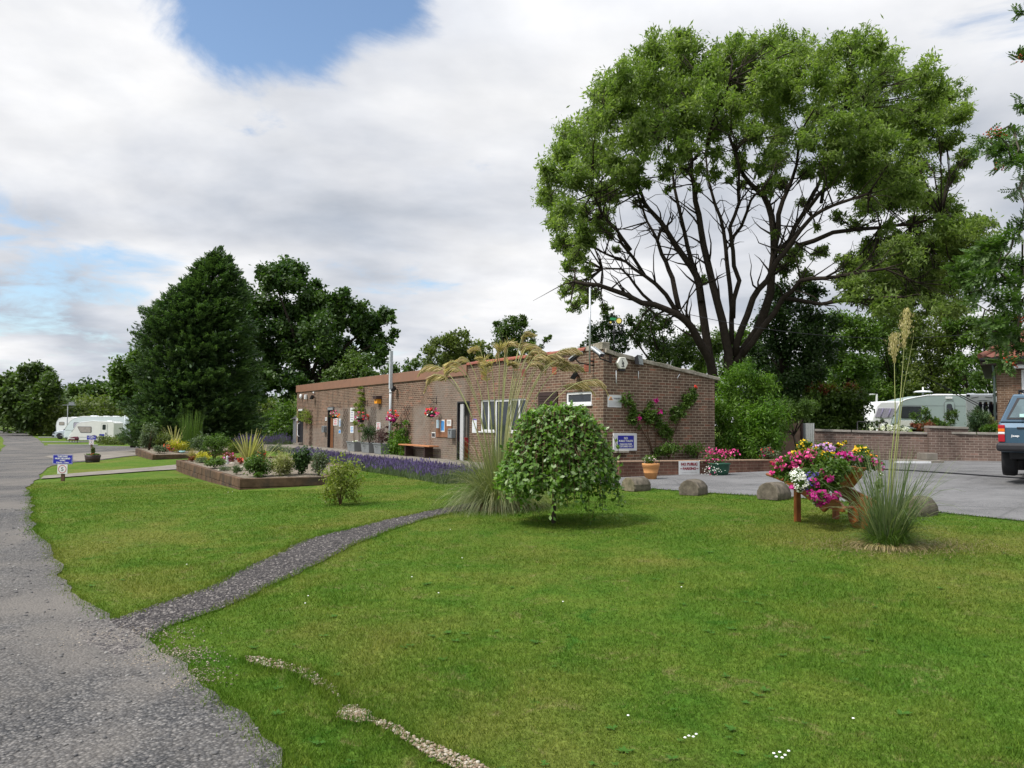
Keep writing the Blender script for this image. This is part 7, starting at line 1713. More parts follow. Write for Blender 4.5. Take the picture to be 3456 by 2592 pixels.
# ------------------------------------------------------------------ big ash tree
kA = lambda x, y: (1700 + x * .79385, 50 + y * .79385)
YT = 30.0
ash = thing('ash_tree', 'very large spreading ash tree with bare lower limbs behind the building', 'tree', (AT(2400, 1430, YT).x, YT, float(gz(7.4, YT))))
LIMBS = [
 ([(905, 1620), (880, 1480), (842, 1410), (800, 1330), (740, 1275), (640, 1232), (520, 1190), (400, 1148), (300, 1135)], 20, -1.5),
 ([(760, 1290), (690, 1190), (600, 1110), (520, 1050), (430, 1015)], 9, -1.0),
 ([(905, 1620), (872, 1440), (838, 1200), (820, 1110), (760, 1020), (700, 930), (640, 850), (600, 800), (560, 700)], 19, .6),
 ([(745, 1250), (718, 1120), (690, 1050), (660, 980), (650, 950), (610, 880), (570, 760)], 10, 1.5),
 ([(655, 955), (690, 900), (720, 850)], 5, 1.5),
 ([(840, 1220), (802, 1060), (770, 930), (740, 800), (720, 690), (700, 560)], 10, 2.0),
 ([(975, 1620), (955, 1430), (930, 1300), (890, 1150), (850, 980), (830, 850), (810, 720), (800, 620), (780, 500)], 20, -.6),
 ([(970, 1400), (970, 1250), (950, 1060), (935, 920), (900, 810), (870, 700), (860, 600)], 10, 1.2),
 ([(975, 1290), (1002, 1130), (975, 1000), (962, 900), (1000, 800), (1000, 700), (985, 580)], 9, -1.5),
 ([(965, 960), (1010, 900), (1050, 790), (1100, 740)], 6, -2.0),
 ([(980, 1450), (1010, 1340), (1060, 1205), (1120, 1130), (1160, 1050), (1230, 960), (1310, 860), (1400, 810), (1550, 760)], 14, -2),
 ([(985, 1480), (1080, 1340), (1135, 1180), (1150, 1020), (1140, 860), (1105, 770), (1050, 720), (1000, 640), (960, 520)], 20, 0.5),
 ([(1150, 1000), (1168, 850), (1205, 750), (1245, 640), (1260, 500)], 11, .5),
 ([(1155, 1010), (1215, 960), (1280, 835), (1330, 740), (1380, 620), (1400, 480)], 11, 1.5),
 ([(1000, 1460), (1100, 1330), (1190, 1200), (1260, 1130), (1360, 1120), (1480, 1100), (1620, 1080)], 12, -2.5),
 ([(1240, 985), (1400, 925), (1600, 905), (1740, 890), (1860, 850)], 9, -1.2),
 ([(1290, 830), (1400, 720), (1500, 620), (1560, 500)], 7, 2.5),
 ([(540, 1000), (470, 900), (420, 850), (380, 760)], 6, -1), ([(600, 1110), (500, 970), (440, 880)], 6, -2.2),
 ([(640, 1232), (560, 1150), (500, 1080), (420, 1080)], 5, 0),
 ([(1350, 800), (1380, 600), (1450, 400)], 6, 0), ([(800, 620), (700, 480), (640, 330)], 6, 2), ([(860, 600), (900, 420), (960, 280)], 6, -2), ([(985, 580), (1080, 420), (1160, 280)], 6, 1), ([(1200, 1205), (1350, 1230), (1500, 1220), (1700, 1200)], 8, -3)]
mb = MB(); tips = []
for pts_, w0, dz_ in LIMBS:
    P_ = []; m = len(pts_); R_ = []
    for i, (x, y) in enumerate(pts_):
        f = i / (m - 1); P_.append(AT(*kA(x, y), YT + dz_ * 1.6 * f))
        R_.append(w0 * .79385 * (1 - .78 * f) / FPX * YT * .95 + .02)
    # refine with slight kinks
    Q_, RR = [P_[0]], [R_[0]]
    for i in range(m - 1):
        for s_ in (.5, 1.0):
            v = P_[i].lerp(P_[i + 1], s_); L_ = (P_[i + 1] - P_[i]).length
            if s_ < 1: v += Vector(rng.normal(size=3) * L_ * .035)
            Q_.append(v); RR.append(R_[i] + (R_[i + 1] - R_[i]) * s_)
    mb.tube(Q_, RR, 9)
    # side branches
    for i in range(len(Q_) // 3, len(Q_)):
        for s_ in range(2):
            d_ = (Q_[i] - Q_[i - 1]).normalized() * .8 + Vector(unit(1)[0]) * .8 + Vector((0, 0, .25)); p = Q_[i].copy(); pts2 = [p.copy()]; ln = rng.uniform(.5, 1.6)
            for j in range(4): d_ = (d_ + Vector(rng.normal(size=3) * .25)); d_.normalize(); p = p + d_ * ln / 3; pts2.append(p.copy())
            r0 = RR[i] * .35 + .008; mb.tube(pts2, [r0, r0 * .7, r0 * .5, r0 * .3, .005], 5)
mb.build('trunk', M_barkd, ash, world=True)
BL = [(730,130,70),(620,170,85),(760,200,110),(520,260,90),(620,300,110),(430,320,80),(520,400,105),(400,450,90),(300,520,85),(380,600,95),(250,600,75),(190,680,72),(195,770,62),(270,830,65),(300,700,85),(230,900,42),(330,930,60),(310,1030,45),(290,1140,38),(420,760,62),(350,1080,34),(350,1210,42),(430,1250,26),
 (960,170,80),(1040,160,80),(1160,140,80),(1250,150,70),(880,240,90),(1000,280,95),(1120,260,95),(1230,250,85),(760,330,115),(880,360,95),(660,420,100),(780,460,95),(640,530,90),(760,570,72),(540,520,85),(480,630,80),(900,480,75),(1010,400,85),(1120,400,90),(1200,340,85),(1050,510,70),(1160,620,74),(1180,510,72),(1000,620,52),(900,590,45),(690,660,45),(830,660,34),(560,650,50),
 (1380,170,75),(1480,140,85),(1570,170,75),(1630,230,75),(1340,280,85),(1450,300,95),(1550,340,95),(1700,290,70),(1790,250,75),(1830,330,65),(1900,350,70),(1930,430,60),(1850,440,75),(1750,420,90),(1640,440,95),(1540,470,100),(1430,450,95),(1330,420,80),(1300,520,66),(1420,560,80),(1520,590,85),(1620,560,100),(1740,560,90),(1720,680,95),(1600,690,95),(1500,700,80),(1650,790,85),(1740,760,72),(1550,810,65),(1400,690,45),(1880,540,60),(1960,610,48),(1890,690,50),(1850,800,50),
 (1880,910,85),(2000,900,75),(2070,970,60),(1950,1010,90),(1800,1000,90),(1680,1020,90),(1560,1030,70),(1460,1060,55),(1230,1030,50),(1190,1080,42),(1600,1150,110),(1750,1150,110),(1880,1150,100),(1490,1180,70),(1920,1240,60),(1700,1260,75),(1280,1120,40),(850,1130,22),(1120,740,45),(960,700,25),(1500,900,40),(1270,800,25),(600,720,34),(500,700,44),(560,800,24),(700,740,22),(760,650,40),(820,740,26),(900,680,34),(1010,720,26),(1080,650,40),(1180,720,38),(1290,660,46),(1360,640,60),(440,930,36),(400,900,44),(350,840,50),(480,1000,22),(1150,930,20),(1330,900,22),(1420,860,34),(1640,900,40),(1760,880,44),(1660,960,50),(1780,960,55),(1560,980,44),(1700,1080,70),(1830,1080,70),(1960,1110,60),(1620,1230,60),(1830,1240,60),(1520,1100,60),(2050,1060,44),(1450,1130,44),(220,860,52),(250,960,44),(280,1080,40),(330,1160,34),(300,1000,46),(360,960,44),(420,860,50),(460,760,56),(540,720,50),(260,1180,32),(1880,820,60),(1800,780,60),(1900,980,60),(1340,1010,40),(250,980,46),(300,1240,34),(390,1190,28)]
def ashblobs(bl, Yc, dep):
    o = []
    for x, y, r_ in bl:
        yy = Yc + rng.uniform(-dep, dep) * (1 if r_ > 50 else .6); p = AT(*kA(x, y), yy); rr = r_ * .79385 / FPX * yy * .95; o.append((p.x, p.y, p.z, rr, rr * 1.5, rr))
    return o
foliage('crown', ashblobs(BL, YT, 4.2), 185000, .21, .062, LG['ash'], ash, 22, .225, (.15, 1.05), .15, flat=.8)
foliage('crown', ashblobs([b for b in BL if b[2] > 40], YT + 1.0, 4.8), 60000, .20, .06, LG['ash'], ash, 18, .225, (.2, 1.05), .15, flat=.8)

# fine twigs running into the leaf clumps
mb = MB(); ends = []
for pts_, w0, dz_ in LIMBS:
    m = len(pts_)
    for i in range(m // 2, m): ends.append(AT(*kA(*pts_[i]), YT + dz_ * 1.6 * i / (m - 1)))
for b in ashblobs([b for b in BL for _ in range(2)], YT, 3.4):
    p = Vector(b[:3]); s0 = min(ends, key=lambda v: (v - p).length)
    if (s0 - p).length > 4.5: continue
    md = s0.lerp(p, .5) + Vector(rng.normal(size=3) * .22); mb.tube([s0, md, p], [.035, .024, .012], 5)
    for k_ in range(5):
        e_ = p + Vector(unit(1)[0]) * b[3] * rng.uniform(.6, 1.1); f_ = rng.random(); s1 = md.lerp(p, f_); mb.tube([s1, s1.lerp(e_, .5) + Vector(rng.normal(size=3) * .08), e_], [.014, .010, .005], 4)
mb.build('twigs', M_barkd, ash, world=True)

# ------------------------------------------------------------------ generic trees
def tree(name, label, base, height, blobs, n, ln, wd, mat, trunk_r=.2, bark=None, cat='tree', sub=14, spread=.24, shell=(.4, 1.0), group=None, limbs=5, flat=1.0, droop=.2):
    r = thing(name, label, cat, base, 0, group)
    foliage('crown', blobs, n, ln, wd, mat, r, sub, spread, shell, droop, flat=flat)
    mb = MB(); b = Vector(base); c = Vector((sum(q[0] for q in blobs) / len(blobs), sum(q[1] for q in blobs) / len(blobs), sum(q[2] for q in blobs) / len(blobs)))
    fork = b.lerp(c, .55); fork.z = max(fork.z, b.z + height * .25); mb.tube([b - Vector((0, 0, .3)), b.lerp(fork, .5) + Vector((.05, 0, 0)), fork], [trunk_r, trunk_r * .8, trunk_r * .65], 9)
    for i in range(min(limbs, len(blobs))):
        q = blobs[int(i * len(blobs) / limbs)] if limbs <= len(blobs) else blobs[i]; t_ = Vector(q[:3]); mb.tube([fork, fork.lerp(t_, .5) + Vector((0, 0, .1 * height * .2)), t_], [trunk_r * .5, trunk_r * .3, trunk_r * .1], 6)
    mb.build('trunk', bark or M_barkd, r, world=True); return r
def PB(lst, Yc, dep=1.5, k=DS, sq=1.0):
    """blobs from overview pixel (x, y, r) at distance Yc"""
    o = []
    for x, y, r_ in lst:
        yy = Yc + rng.uniform(-dep, dep); p = AT(x * k, y * k, yy); rr = r_ * k / FPX * yy; o.append((p.x, p.y, p.z, rr, rr, rr * sq))
    return o
def gbase(px, Y): x = AT(px * DS, 1400, Y).x; return (x, Y, float(gz(x, Y)))
# oak
oak = [(590, 600, 38), (560, 650, 45), (625, 590, 42), (650, 640, 50), (690, 660, 45), (600, 690, 50), (730, 650, 32), (760, 680, 40), (800, 700, 34), (825, 680, 22), (700, 720, 50), (640, 740, 50), (780, 740, 36), (830, 740, 22), (740, 780, 40), (600, 790, 48), (560, 740, 45), (680, 800, 45), (810, 770, 26), (560, 830, 45), (640, 840, 40), (850, 722, 12), (845, 690, 10), (530, 700, 40), (720, 830, 25)]
tree('oak_tree', 'big dark broadleaf tree behind the conifer and building', gbase(640, 66), 14, PB(oak, 66, 3), 60000, .34, .22, LG['oak'], .42, sub=22, spread=.19, limbs=8)
# conifer
yc = 48.0; bx = AT(425 * DS, 1400, yc).x; bz = float(gz(bx, yc)); r = thing('tall_conifer', 'tall dense dark conifer beside the raised beds', 'conifer', (bx, yc, bz))
out = [(551, 463, 469), (564, 445, 480), (588, 420, 506), (605, 408, 512), (642, 362, 524), (662, 343, 528), (681, 316, 532), (712, 308, 538), (755, 308, 545), (800, 306, 550), (860, 298, 552), (910, 287, 555), (950, 280, 556), (965, 295, 545)]
C_, Dd, Rn = [], [], []
for k_ in range(3400):
    f = rng.random() ** .8; yy = 552 + (962 - 552) * f; xl = np.interp(yy, [o[0] for o in out], [o[1] for o in out]); xr = np.interp(yy, [o[0] for o in out], [o[2] for o in out])
    c_ = AT((xl + xr) / 2 * DS, yy * DS, yc); R_ = (xr - xl) / 2 * DS / FPX * yc
    a = rng.uniform(0, 6.28); rr = R_ * rng.uniform(.68, 1.0) * (1 + .10 * math.sin(a * 3 + yy * .09))
    base_ = np.array([c_.x + math.cos(a) * rr, yc + math.sin(a) * rr * .95, c_.z]); outd = np.array([math.cos(a), math.sin(a), .25])
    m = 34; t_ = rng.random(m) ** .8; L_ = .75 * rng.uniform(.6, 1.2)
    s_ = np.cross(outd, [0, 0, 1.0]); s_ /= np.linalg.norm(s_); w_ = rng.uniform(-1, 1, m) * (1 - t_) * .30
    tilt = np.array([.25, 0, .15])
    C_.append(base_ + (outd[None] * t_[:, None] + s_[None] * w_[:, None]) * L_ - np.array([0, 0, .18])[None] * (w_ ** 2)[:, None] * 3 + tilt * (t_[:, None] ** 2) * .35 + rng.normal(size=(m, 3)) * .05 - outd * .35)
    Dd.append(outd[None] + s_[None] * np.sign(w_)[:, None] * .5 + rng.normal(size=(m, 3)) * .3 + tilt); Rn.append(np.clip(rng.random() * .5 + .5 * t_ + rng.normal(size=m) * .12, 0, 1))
for x, y, h in ((455, 560, 26), (470, 552, 30), (490, 565, 22), (435, 590, 20), (503, 590, 16), (400, 625, 16), (348, 660, 18), (330, 690, 14), (480, 575, 20), (372, 640, 16), (520, 610, 15), (463, 580, 24)):
    for k_ in range(420):
        t_ = rng.random(); p = AT((x + t_ ** 2 * 7) * DS, (y + 12 - t_ * h) * DS, yc); C_.append((np.array(p) + rng.normal(size=3) * (.22 * (1 - t_) + .05))[None]); Dd.append(np.array([[.5, rng.normal() * .3, .9]])); Rn.append(np.array([rng.random()]))
C_, Dd, Rn = np.concatenate(C_), np.concatenate(Dd), np.concatenate(Rn)
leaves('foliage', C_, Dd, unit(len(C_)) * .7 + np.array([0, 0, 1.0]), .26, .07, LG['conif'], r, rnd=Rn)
MB().tube([(bx, yc, bz - .3), (bx, yc, bz + 5), (bx + .8, yc, bz + 11)], [.35, .25, .06], 10).build('trunk', M_barkd, r, world=True)
mb = MB()
for k_, (f0, f1, s0, s1) in enumerate(((0, .45, .86, .84), (.45, .75, .84, .6), (.75, .97, .6, .1))): pass
# dark inner core of the conifer: dense inner foliage
yy_ = np.array([o[0] for o in out]); core = []
for yv in range(640, 950, 26):
    xl = np.interp(yv, yy_, [o[1] for o in out]); xr = np.interp(yv, yy_, [o[2] for o in out]); p = AT((xl + xr) / 2 * DS, yv * DS, yc); R_ = (xr - xl) / 2 * DS / FPX * yc; core.append((p.x, yc, p.z, R_ * .66, R_ * .66, .5))
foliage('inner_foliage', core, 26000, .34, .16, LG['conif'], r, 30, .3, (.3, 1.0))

# pale green tree left of conifer, and left boundary trees
tree('field_tree', 'bright green broadleaf tree just left of the tall conifer', gbase(290, 62), 8, PB([(285, 800, 36), (262, 835, 30), (300, 850, 40), (310, 780, 28), (280, 870, 26), (248, 820, 18)], 62, 2), 12000, .30, .19, LG['mid'], .22)
tree('field_tree', 'rounded tree at the far left edge beyond the road', gbase(75, 118), 14, PB([(80, 815, 26), (50, 835, 34), (105, 840, 32), (20, 850, 34), (75, 870, 40), (130, 870, 26), (35, 895, 34), (100, 900, 34), (0, 830, 20), (60, 800, 14), (-20, 860, 30)], 118, 5), 26000, .62, .36, LG['far'], .4)
tree('field_tree', 'low dark tree in the gap above the parked caravans', gbase(170, 150), 10, PB([(165, 850, 22), (190, 860, 26), (215, 850, 22), (150, 870, 24), (180, 885, 26), (210, 885, 26), (235, 870, 22)], 150, 6), 14000, .75, .45, LG['hedge'], .35)
tree('field_tree', 'low brownish green tree behind the middle caravan', gbase(205, 128), 9, PB([(200, 880, 24), (225, 890, 26), (175, 890, 22), (240, 905, 22), (150, 900, 22)], 128, 4), 12000, .62, .36, LG['fary'], .35)
# understory hedge along the far end of the road
def mass(name, label, pts, h, dep, n, ln, wd, mat, cat='hedge', r_=None, group=None, kind=None, hv=.25):
    """irregular hedge through world points"""
    r = thing(name, label, cat, (pts[0][0], pts[0][1], float(gz(*pts[0]))), 0, group)
    if kind: r['kind'] = kind
    bl = []
    for a, b in zip(pts[:-1], pts[1:]):
        a, b = Vector(a), Vector(b); m = max(2, int((b - a).length / (h * .45)))
        for i in range(m):
            p = a.lerp(b, (i + rng.random()) / m); hh = h * rng.uniform(1 - hv, 1 + hv); z = float(gz(p.x, p.y))
            bl += [(p.x, p.y, z + hh * .70, h * .38, dep * .5, hh * .33), (p.x, p.y + rng.uniform(-.3, .3) * dep, z + hh * .30, h * .42, dep * .55, hh * .34)]
    foliage('foliage', bl, n, ln, wd, mat, r, 14, .28, (.4, 1.0))
    mb = MB()
    for q in bl[::4]: mb.tube([(q[0], q[1], float(gz(q[0], q[1])) - .2), (q[0] + .1, q[1], q[2])], [.06, .02], 5)
    mb.build('stems', M_barkd, r, world=True); return r
mass('field_hedge', 'dark overgrown hedge across the far end of the road', [(-110, 128), (-60, 126), (-46, 122)], 4.6, 4, 20000, .55, .32, LG['far'])
mass('field_hedge', 'brownish green hedge behind the left caravans', [(-70, 116), (-35, 112), (-24, 108)], 5.2, 4, 17000, .5, .30, LG['fary'])
mass('bramble_patch', 'low brambles between the fence post and the caravans', [(-55, 104), (-43, 102)], 1.5, 2.5, 4000, .3, .2, LG['hedge'], 'bramble')
mass('grass_verge_weeds', 'weedy tuft of plants in front of the cream caravan', [(G(335, 1500).x, G(335, 1500).y), (G(425, 1502).x, G(425, 1502).y)], .8, 1.2, 2600, .22, .1, LG['fary'], 'weeds')
mass('far_wood', 'distant dark wood along the skyline', [(-260, 330), (-60, 320), (20, 300)], 15, 12, 26000, 1.9, 1.2, LG['dark'], 'wood', kind='stuff')
mass('far_wood', 'distant trees far behind the brick building', [(-60, 190), (-10, 180), (60, 150), (140, 150)], 8.5, 9, 22000, 1.2, .7, LG['far'], 'wood', kind='stuff')
# hedges between conifer and building
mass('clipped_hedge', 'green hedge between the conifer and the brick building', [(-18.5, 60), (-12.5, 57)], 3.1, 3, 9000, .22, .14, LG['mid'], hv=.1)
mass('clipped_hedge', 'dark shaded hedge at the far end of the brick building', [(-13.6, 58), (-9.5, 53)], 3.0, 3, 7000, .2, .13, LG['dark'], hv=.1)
# shrubs seen over the roof
tree('roof_line_tree', 'dark small tree over the roof beside the oak', gbase(770, 58), 6, PB([(760, 800, 36), (720, 830, 34), (800, 810, 26), (780, 790, 24)], 58, 2), 7000, .22, .14, LG['hedge'], .15)
tree('roof_line_tree', 'wispy shrub with thin twigs over the middle of the roof', gbase(870, 50), 5, PB([(850, 800, 18), (880, 795, 16), (905, 790, 18), (840, 815, 20), (870, 815, 18), (905, 770, 6), (895, 780, 6)], 50, 1.5), 1900, .2, .12, LG['hedge'], .07)
tree('roof_line_tree', 'olive green hawthorn over the roof left of the plumes', gbase(980, 40), 5, PB([(960, 750, 26), (990, 740, 26), (930, 775, 24), (1010, 770, 30), (975, 785, 30), (945, 735, 10), (1005, 722, 9), (925, 755, 10), (1040, 760, 24), (1060, 780, 22)], 40, 1.5), 9500, .15, .10, LG['fary'], .12)
tree('roof_line_tree', 'dark leafy thorn tree over the roof behind the plumes', gbase(1110, 37), 5, PB([(1100, 710, 24), (1125, 700, 20), (1080, 730, 24), (1115, 740, 26), (1140, 735, 20), (1095, 760, 28), (1150, 760, 18), (1075, 700, 9), (1130, 688, 8), (1180, 735, 8), (1165, 755, 10), (1188, 728, 5)], 37, 1.2), 8000, .13, .08, LG['hedge'], .12)
tree('roof_line_tree', 'small open dark tree right behind the camera mast', gbase(1310, 34), 6, PB([(1310, 700, 22), (1290, 730, 26), (1330, 725, 22), (1270, 745, 16), (1345, 745, 18), (1305, 755, 24), (1275, 710, 8), (1325, 685, 9)], 34, 1.2), 4600, .12, .075, LG['dark'], .09)
tree('roof_line_tree', 'dark spreading thorn under the ash on its left', gbase(1440, 36), 7, PB([(1400, 690, 26), (1370, 700, 22), (1430, 710, 28), (1390, 730, 28), (1450, 745, 34), (1410, 760, 30), (1480, 760, 36), (1500, 730, 26), (1520, 775, 30), (1360, 720, 14), (1550, 745, 24), (1440, 780, 30)], 36, 1.5), 13000, .13, .085, LG['hedge'], .15)
tree('ivy_clad_tree', 'dark ivy covered tree beside the ash trunks', gbase(1690, 35), 8, PB([(1690, 640, 34), (1720, 680, 42), (1670, 700, 40), (1750, 640, 30), (1700, 730, 48), (1660, 760, 40), (1740, 750, 44), (1690, 800, 48), (1650, 820, 36), (1740, 810, 44), (1780, 700, 34), (1700, 850, 44), (1620, 800, 26), (1790, 760, 30)], 35, 1.5), 26000, .15, .10, LG['dark'], .3, sub=20)
for lb, cx_, w_, mt, yy, nn in (('green tree behind the hedge, leftmost of the row', 1840, 60, 'mid', 60, 15000), ('tall green tree behind the hedge in mid row', 1930, 75, 'mid', 66, 19000), ('yellowish tree behind the pale caravan', 2020, 70, 'fary', 62, 16000), ('tree thinning out to sky above the caravan roof', 2090, 55, 'mid', 58, 8500), ('loose tree beside the house wall', 2140, 45, 'hedge', 52, 4500)):
    bl = [(cx_ + dx * w_, 700 + 40 * i + dy, w_ * .42) for i in range(5) for dx, dy in ((-.45, rng.uniform(-10, 10)), (.1, rng.uniform(-10, 10)), (.5, rng.uniform(-10, 10)))]
    bl = [b for b in bl if b[1] < 870]
    tree('hedgerow_tree', lb, gbase(cx_, yy), 10, PB(bl, yy, 2), nn, .26, .15, LG[mt], .16, group=None, spread=.30)
tree('hedgerow_tree', 'dim tree filling the gap behind the ivy tree', gbase(1780, 75), 10, PB([(1780, 720, 45), (1800, 780, 50), (1850, 820, 45), (1760, 820, 50), (1900, 830, 40)], 75, 2), 9000, .32, .2, LG['dark'], .2)
tree('hedgerow_tree', 'dim green trees showing between the ash stems', gbase(1560, 60), 8, PB([(1560, 760, 40), (1600, 740, 36), (1520, 790, 36), (1590, 800, 40), (1640, 760, 34)], 60, 2), 8000, .24, .15, LG['mid'], .2)
# bright bush right of the gable
bq = AT(1605 * DS, 1500, 24.0); r = tree('bright_bush', 'tall bright green leafy bush right of the brick gable', (bq.x, 24.0, float(gz(bq.x, 24))), 4, PB([(1600, 830, 44), (1570, 860, 34), (1640, 850, 40), (1580, 900, 50), (1650, 900, 46), (1610, 800, 20), (1620, 940, 56), (1570, 950, 40), (1665, 950, 32), (1560, 975, 26), (1640, 970, 40), (1590, 790, 8), (1660, 820, 14)], 24, .9), 21000, .13, .038, LG['bright'], .06, cat='bush', sub=18, spread=.26)
r = tree('shadow_bush', 'darker willow leaved bush against the brown fence', (AT(1720 * DS, 1500, 25.3).x, 25.3, float(gz(10.5, 25.3))), 3, PB([(1705, 890, 28), (1735, 885, 22), (1680, 930, 26), (1760, 878, 12), (1670, 900, 26)], 25.3, .5), 6500, .12, .03, LG['mid'], .05, cat='bush')
# laurel hedge with autumn top
hl = AT(1745 * DS, 1430, 33); hr = AT(1885 * DS, 1430, 34.5); 
r = thing('laurel_hedge', 'tall dense dark hedge with reddish new growth on top', 'hedge', (hl.x, 33, float(gz(hl.x, 33))))
bl = []
for i in range(8):
    for j in range(4): p = AT((1735 + 17 * i) * DS, (862 + 20 * j) * DS, 33.5 + rng.uniform(-.2, .2)); bl.append((p.x, p.y, p.z, .42, .8, .42))
foliage('foliage', bl, 17000, .14, .09, LG['hedge'], r, 16, .3, (.4, 1.0))
tp = [(*AT((1735 + 125 * rng.random()) * DS, (845 - 10 * rng.random()) * DS, 33.5), .16, .3, .20) for i in range(24)]; foliage('new_growth', tp[:13], 1500, .12, .06, LG['redl'], r, 8, .4, (.1, 1)); foliage('new_growth', tp[13:], 1500, .12, .06, LG['lime'], r, 8, .4, (.1, 1))
mb = MB()
for i in range(0, 36, 6): mb.tube([(bl[i][0], bl[i][1], float(gz(bl[i][0], bl[i][1]))), tuple(bl[i][:3])], [.05, .02], 5)
mb.build('stems', M_barkd, r, world=True)
# plants behind the right wall
k11 = lambda x, y: (2850 + x * .27396, 1200 + y * .27396)
def pshrub(name, label, spots, Y, n, ln, wd, mat, cat='shrub', kf=k11, **kw):
    bl = []
    for x, y, rr in spots: p = AT(*kf(x, y), Y + rng.uniform(-.2, .2)); q_ = rr * .27396 / FPX * Y; bl.append((p.x, p.y, p.z, q_, q_, q_))
    x0, y0 = bl[0][:2]; r = thing(name, label, cat, (x0, y0, float(gz(x0, y0)))); foliage('foliage', bl, n, ln, wd, mat, r, 9, .34, (.2, 1.0), **kw)
    mb = MB(); g_ = Vector((x0, y0, float(gz(x0, y0))))
    for b in bl[::2]: mb.tube([tuple(g_), tuple(g_.lerp(Vector(b[:3]), .6)), b[:3]], [.03, .018, .006], 5)
    mb.build('stem', M_twig, r, world=True); return r
pshrub('loose_shrub', 'open leafy shrub with long leaves in front of the pale caravan', [(980, 780, 60), (990, 690, 55), (1000, 650, 30), (870, 760, 55), (1080, 790, 50), (1130, 800, 40), (1280, 770, 60), (1350, 700, 45), (1290, 700, 30), (1370, 740, 40), (1330, 820, 50), (900, 840, 60), (1000, 850, 70), (1150, 850, 60), (1250, 840, 50)], 26.5, 2300, .11, .032, LG['mid'])
pshrub('low_bronze_shrub', 'low bronze flowered plant along the wall top', [(900, 870, 50), (1000, 870, 50), (1080, 860, 50), (830, 850, 30)], 25.4, 1500, .07, .03, LG['redl'])
pshrub('white_flowered_shrub', 'shrub flecked with white flowers left of the loose shrub', [(330, 860, 40), (400, 830, 40), (450, 800, 30), (300, 880, 30), (520, 870, 40), (620, 880, 40), (720, 890, 30)], 26.8, 900, .08, .035, LG['grey'])
pshrub('white_blooms', 'white blossom spilling along the wall top by the caravan', [(560, 895, 40), (650, 900, 50), (760, 905, 40), (480, 890, 25), (330, 895, 25)], 26.3, 700, .07, .05, FL_['white'], 'flowers')
pshrub('dwarf_conifer', 'dense rounded dwarf conifer behind the wall pier', [(1640, 700, 60), (1620, 780, 90), (1670, 800, 90), (1640, 860, 95), (1640, 650, 30), (1600, 860, 70), (1680, 870, 60)], 26.0, 7000, .06, .022, LG['conif'], 'conifer')
pshrub('pale_shrub', 'pale yellow leaved shrub beside the dwarf conifer', [(1780, 790, 45), (1820, 840, 40), (1760, 760, 30)], 26.2, 800, .07, .04, LG['vari'])
pshrub('wall_top_weeds', 'green weeds along the wall top by the blue car', [(1760, 895, 50), (1830, 900, 50), (1880, 890, 40), (1700, 910, 30)], 25.0, 1600, .09, .02, LG['bright'], 'weeds')
# wooden rail by the caravan
a, b = AT(*k11(160, 815), 29), AT(*k11(525, 822), 29); r = thing('garden_rail', 'thin dark garden rail in front of the caravan nose', 'rail', (a.x, a.y, float(gz(a.x, a.y)))); MB().tube([tuple(a), tuple(b)], .02, 5).build('rail', M_black, r, world=True)
MB().tube([(a.x, a.y, float(gz(a.x, a.y))), tuple(a)], .02, 5).tube([(b.x, b.y, float(gz(b.x, b.y))), tuple(b)], .02, 5).build('post', M_black, r, world=True)

# ------------------------------------------------------------------ rowan overhanging from the right
yR_ = 9.5; kR_ = lambda x, y: (3156 + x * .7836, y * .7836)
rw2 = thing('rowan_tree', 'rowan branches with orange red berries reaching in at the right', 'tree', (8.6, 9.6, float(gz(8.6, 9.6))))
tips = [(370, 60, 22), (372, 250, 24), (375, 450, 26), (345, 570, 22), (360, 620, 30), (300, 610, 28), (270, 575, 14), (230, 590, 18), (200, 600, 22), (240, 640, 30), (290, 650, 36), (180, 640, 20), (330, 690, 34), (270, 720, 20), (370, 690, 28), (340, 830, 22), (378, 780, 20), (375, 960, 26), (335, 1010, 26), (300, 1040, 34), (260, 1060, 40), (210, 1080, 44), (160, 1120, 46), (110, 1150, 50), (230, 1140, 50), (290, 1120, 40), (340, 1140, 40), (180, 1190, 46), (130, 1200, 40), (250, 1200, 44), (310, 1210, 40), (360, 1220, 36), (200, 1250, 36), (150, 1260, 30), (270, 1280, 40), (330, 1290, 40), (370, 1320, 34), (180, 1310, 26), (300, 1350, 34), (350, 1380, 34), (250, 1400, 30), (280, 1430, 40), (340, 1450, 40), (370, 1500, 40), (290, 1500, 34), (310, 1560, 34), (270, 1560, 24), (355, 1420, 30), (200, 1390, 20), (375, 1150, 30)]
mb = MB(); root_ = Vector(rw2.location); C_, Dd, Nn_, Bc = [], [], [], []
trunk = [root_ - Vector((0, 0, .2)), root_ + Vector((-.1, 0, 2.0)), root_ + Vector((-.25, 0, 4.0)), root_ + Vector((-.35, 0, 7.0))]; mb.tube(trunk, [.16, .13, .10, .05], 9)
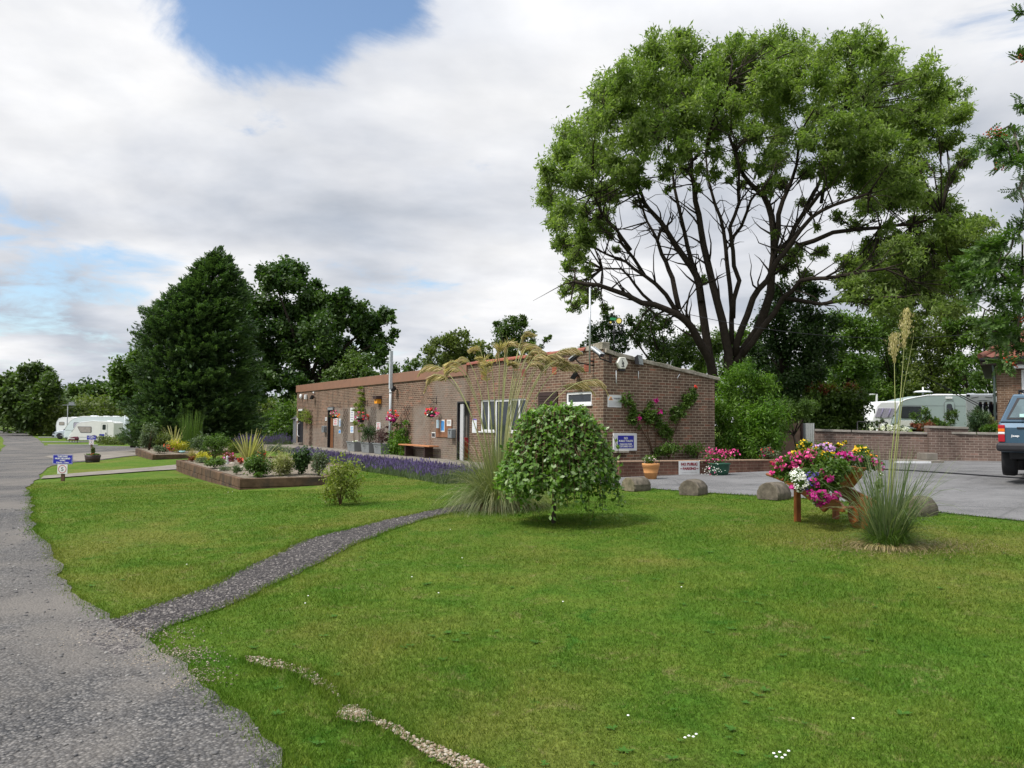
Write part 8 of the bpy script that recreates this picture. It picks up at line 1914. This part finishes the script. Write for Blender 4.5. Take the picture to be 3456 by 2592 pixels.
nodes = [Vector(v) for v in trunk[1:]] + [trunk[1].lerp(trunk[2], .5), trunk[2].lerp(trunk[3], .5)]
for x, y, rr in sorted(tips, key=lambda q_: -q_[0]):
    Yp = yR_ + rng.uniform(-.5, .7); p = AT(*kR_(x, y), Yp); R_ = rr * .7836 / FPX * Yp
    s0 = p + Vector((.8, 0, -.35)) if y < 540 else min(nodes, key=lambda v: (v - p).length + .35 * (p.x - v.x > 0)); md = s0.lerp(p, .5) + Vector(rng.normal(size=3) * .05); th = .006 + .012 * max(0, min(1, (p.x - 5.0) / 2.5)); mb.tube([s0, s0.lerp(md, .5) + Vector(rng.normal(size=3) * .02), md, p], [th * 1.3, th * 1.15, th, th * .7], 5); nodes.append(p)
    nfr = max(10, int(R_ * R_ * 2900))
    for k_ in range(nfr):
        c_ = np.array(p) + unit(1)[0] * R_ * rng.uniform(.1, 1.0); d_ = unit(1)[0] + np.array([-.3, 0, -.1]); d_ /= np.linalg.norm(d_); s_ = np.cross(d_, unit(1)[0] * .5 + np.array([0, 0, 1])); s_ /= np.linalg.norm(s_); nn = np.cross(s_, d_); Lf = rng.uniform(.11, .17)
        for j in range(6):
            for sg in (-1, 1):
                f = (j + .7) / 6.5; C_.append(c_ + d_ * Lf * f + s_ * sg * .022); Dd.append(s_ * sg + d_ * .55); Nn_.append(nn)
        C_.append(c_ + d_ * Lf * 1.05); Dd.append(d_); Nn_.append(nn)
    if rng.random() < .14: Bc += [np.array(p) + rng.normal(size=3) * np.array([.04, .04, .03]) + np.array([0, -R_ * .8, 0]) for _ in range(22)]
mb.build('trunk', M_bark, rw2, world=True)
leaves('foliage', np.array(C_), np.array(Dd), np.array(Nn_) + unit(len(C_)) * .2, .050, .022, leafm('leaf_rowan', (.030, .070, .012), (.080, .145, .028), .3, .5, (.15, .21, .09)), rw2)
Bc = np.array(Bc); v = (IV[None] * .011 + Bc[:, None]).reshape(-1, 3); f = (IF[None] + (np.arange(len(Bc)) * len(IV))[:, None, None]).reshape(-1, 3)
npmesh('berries', v, f, surf('berry', (.38, .045, .012), .35, .1), rw2)
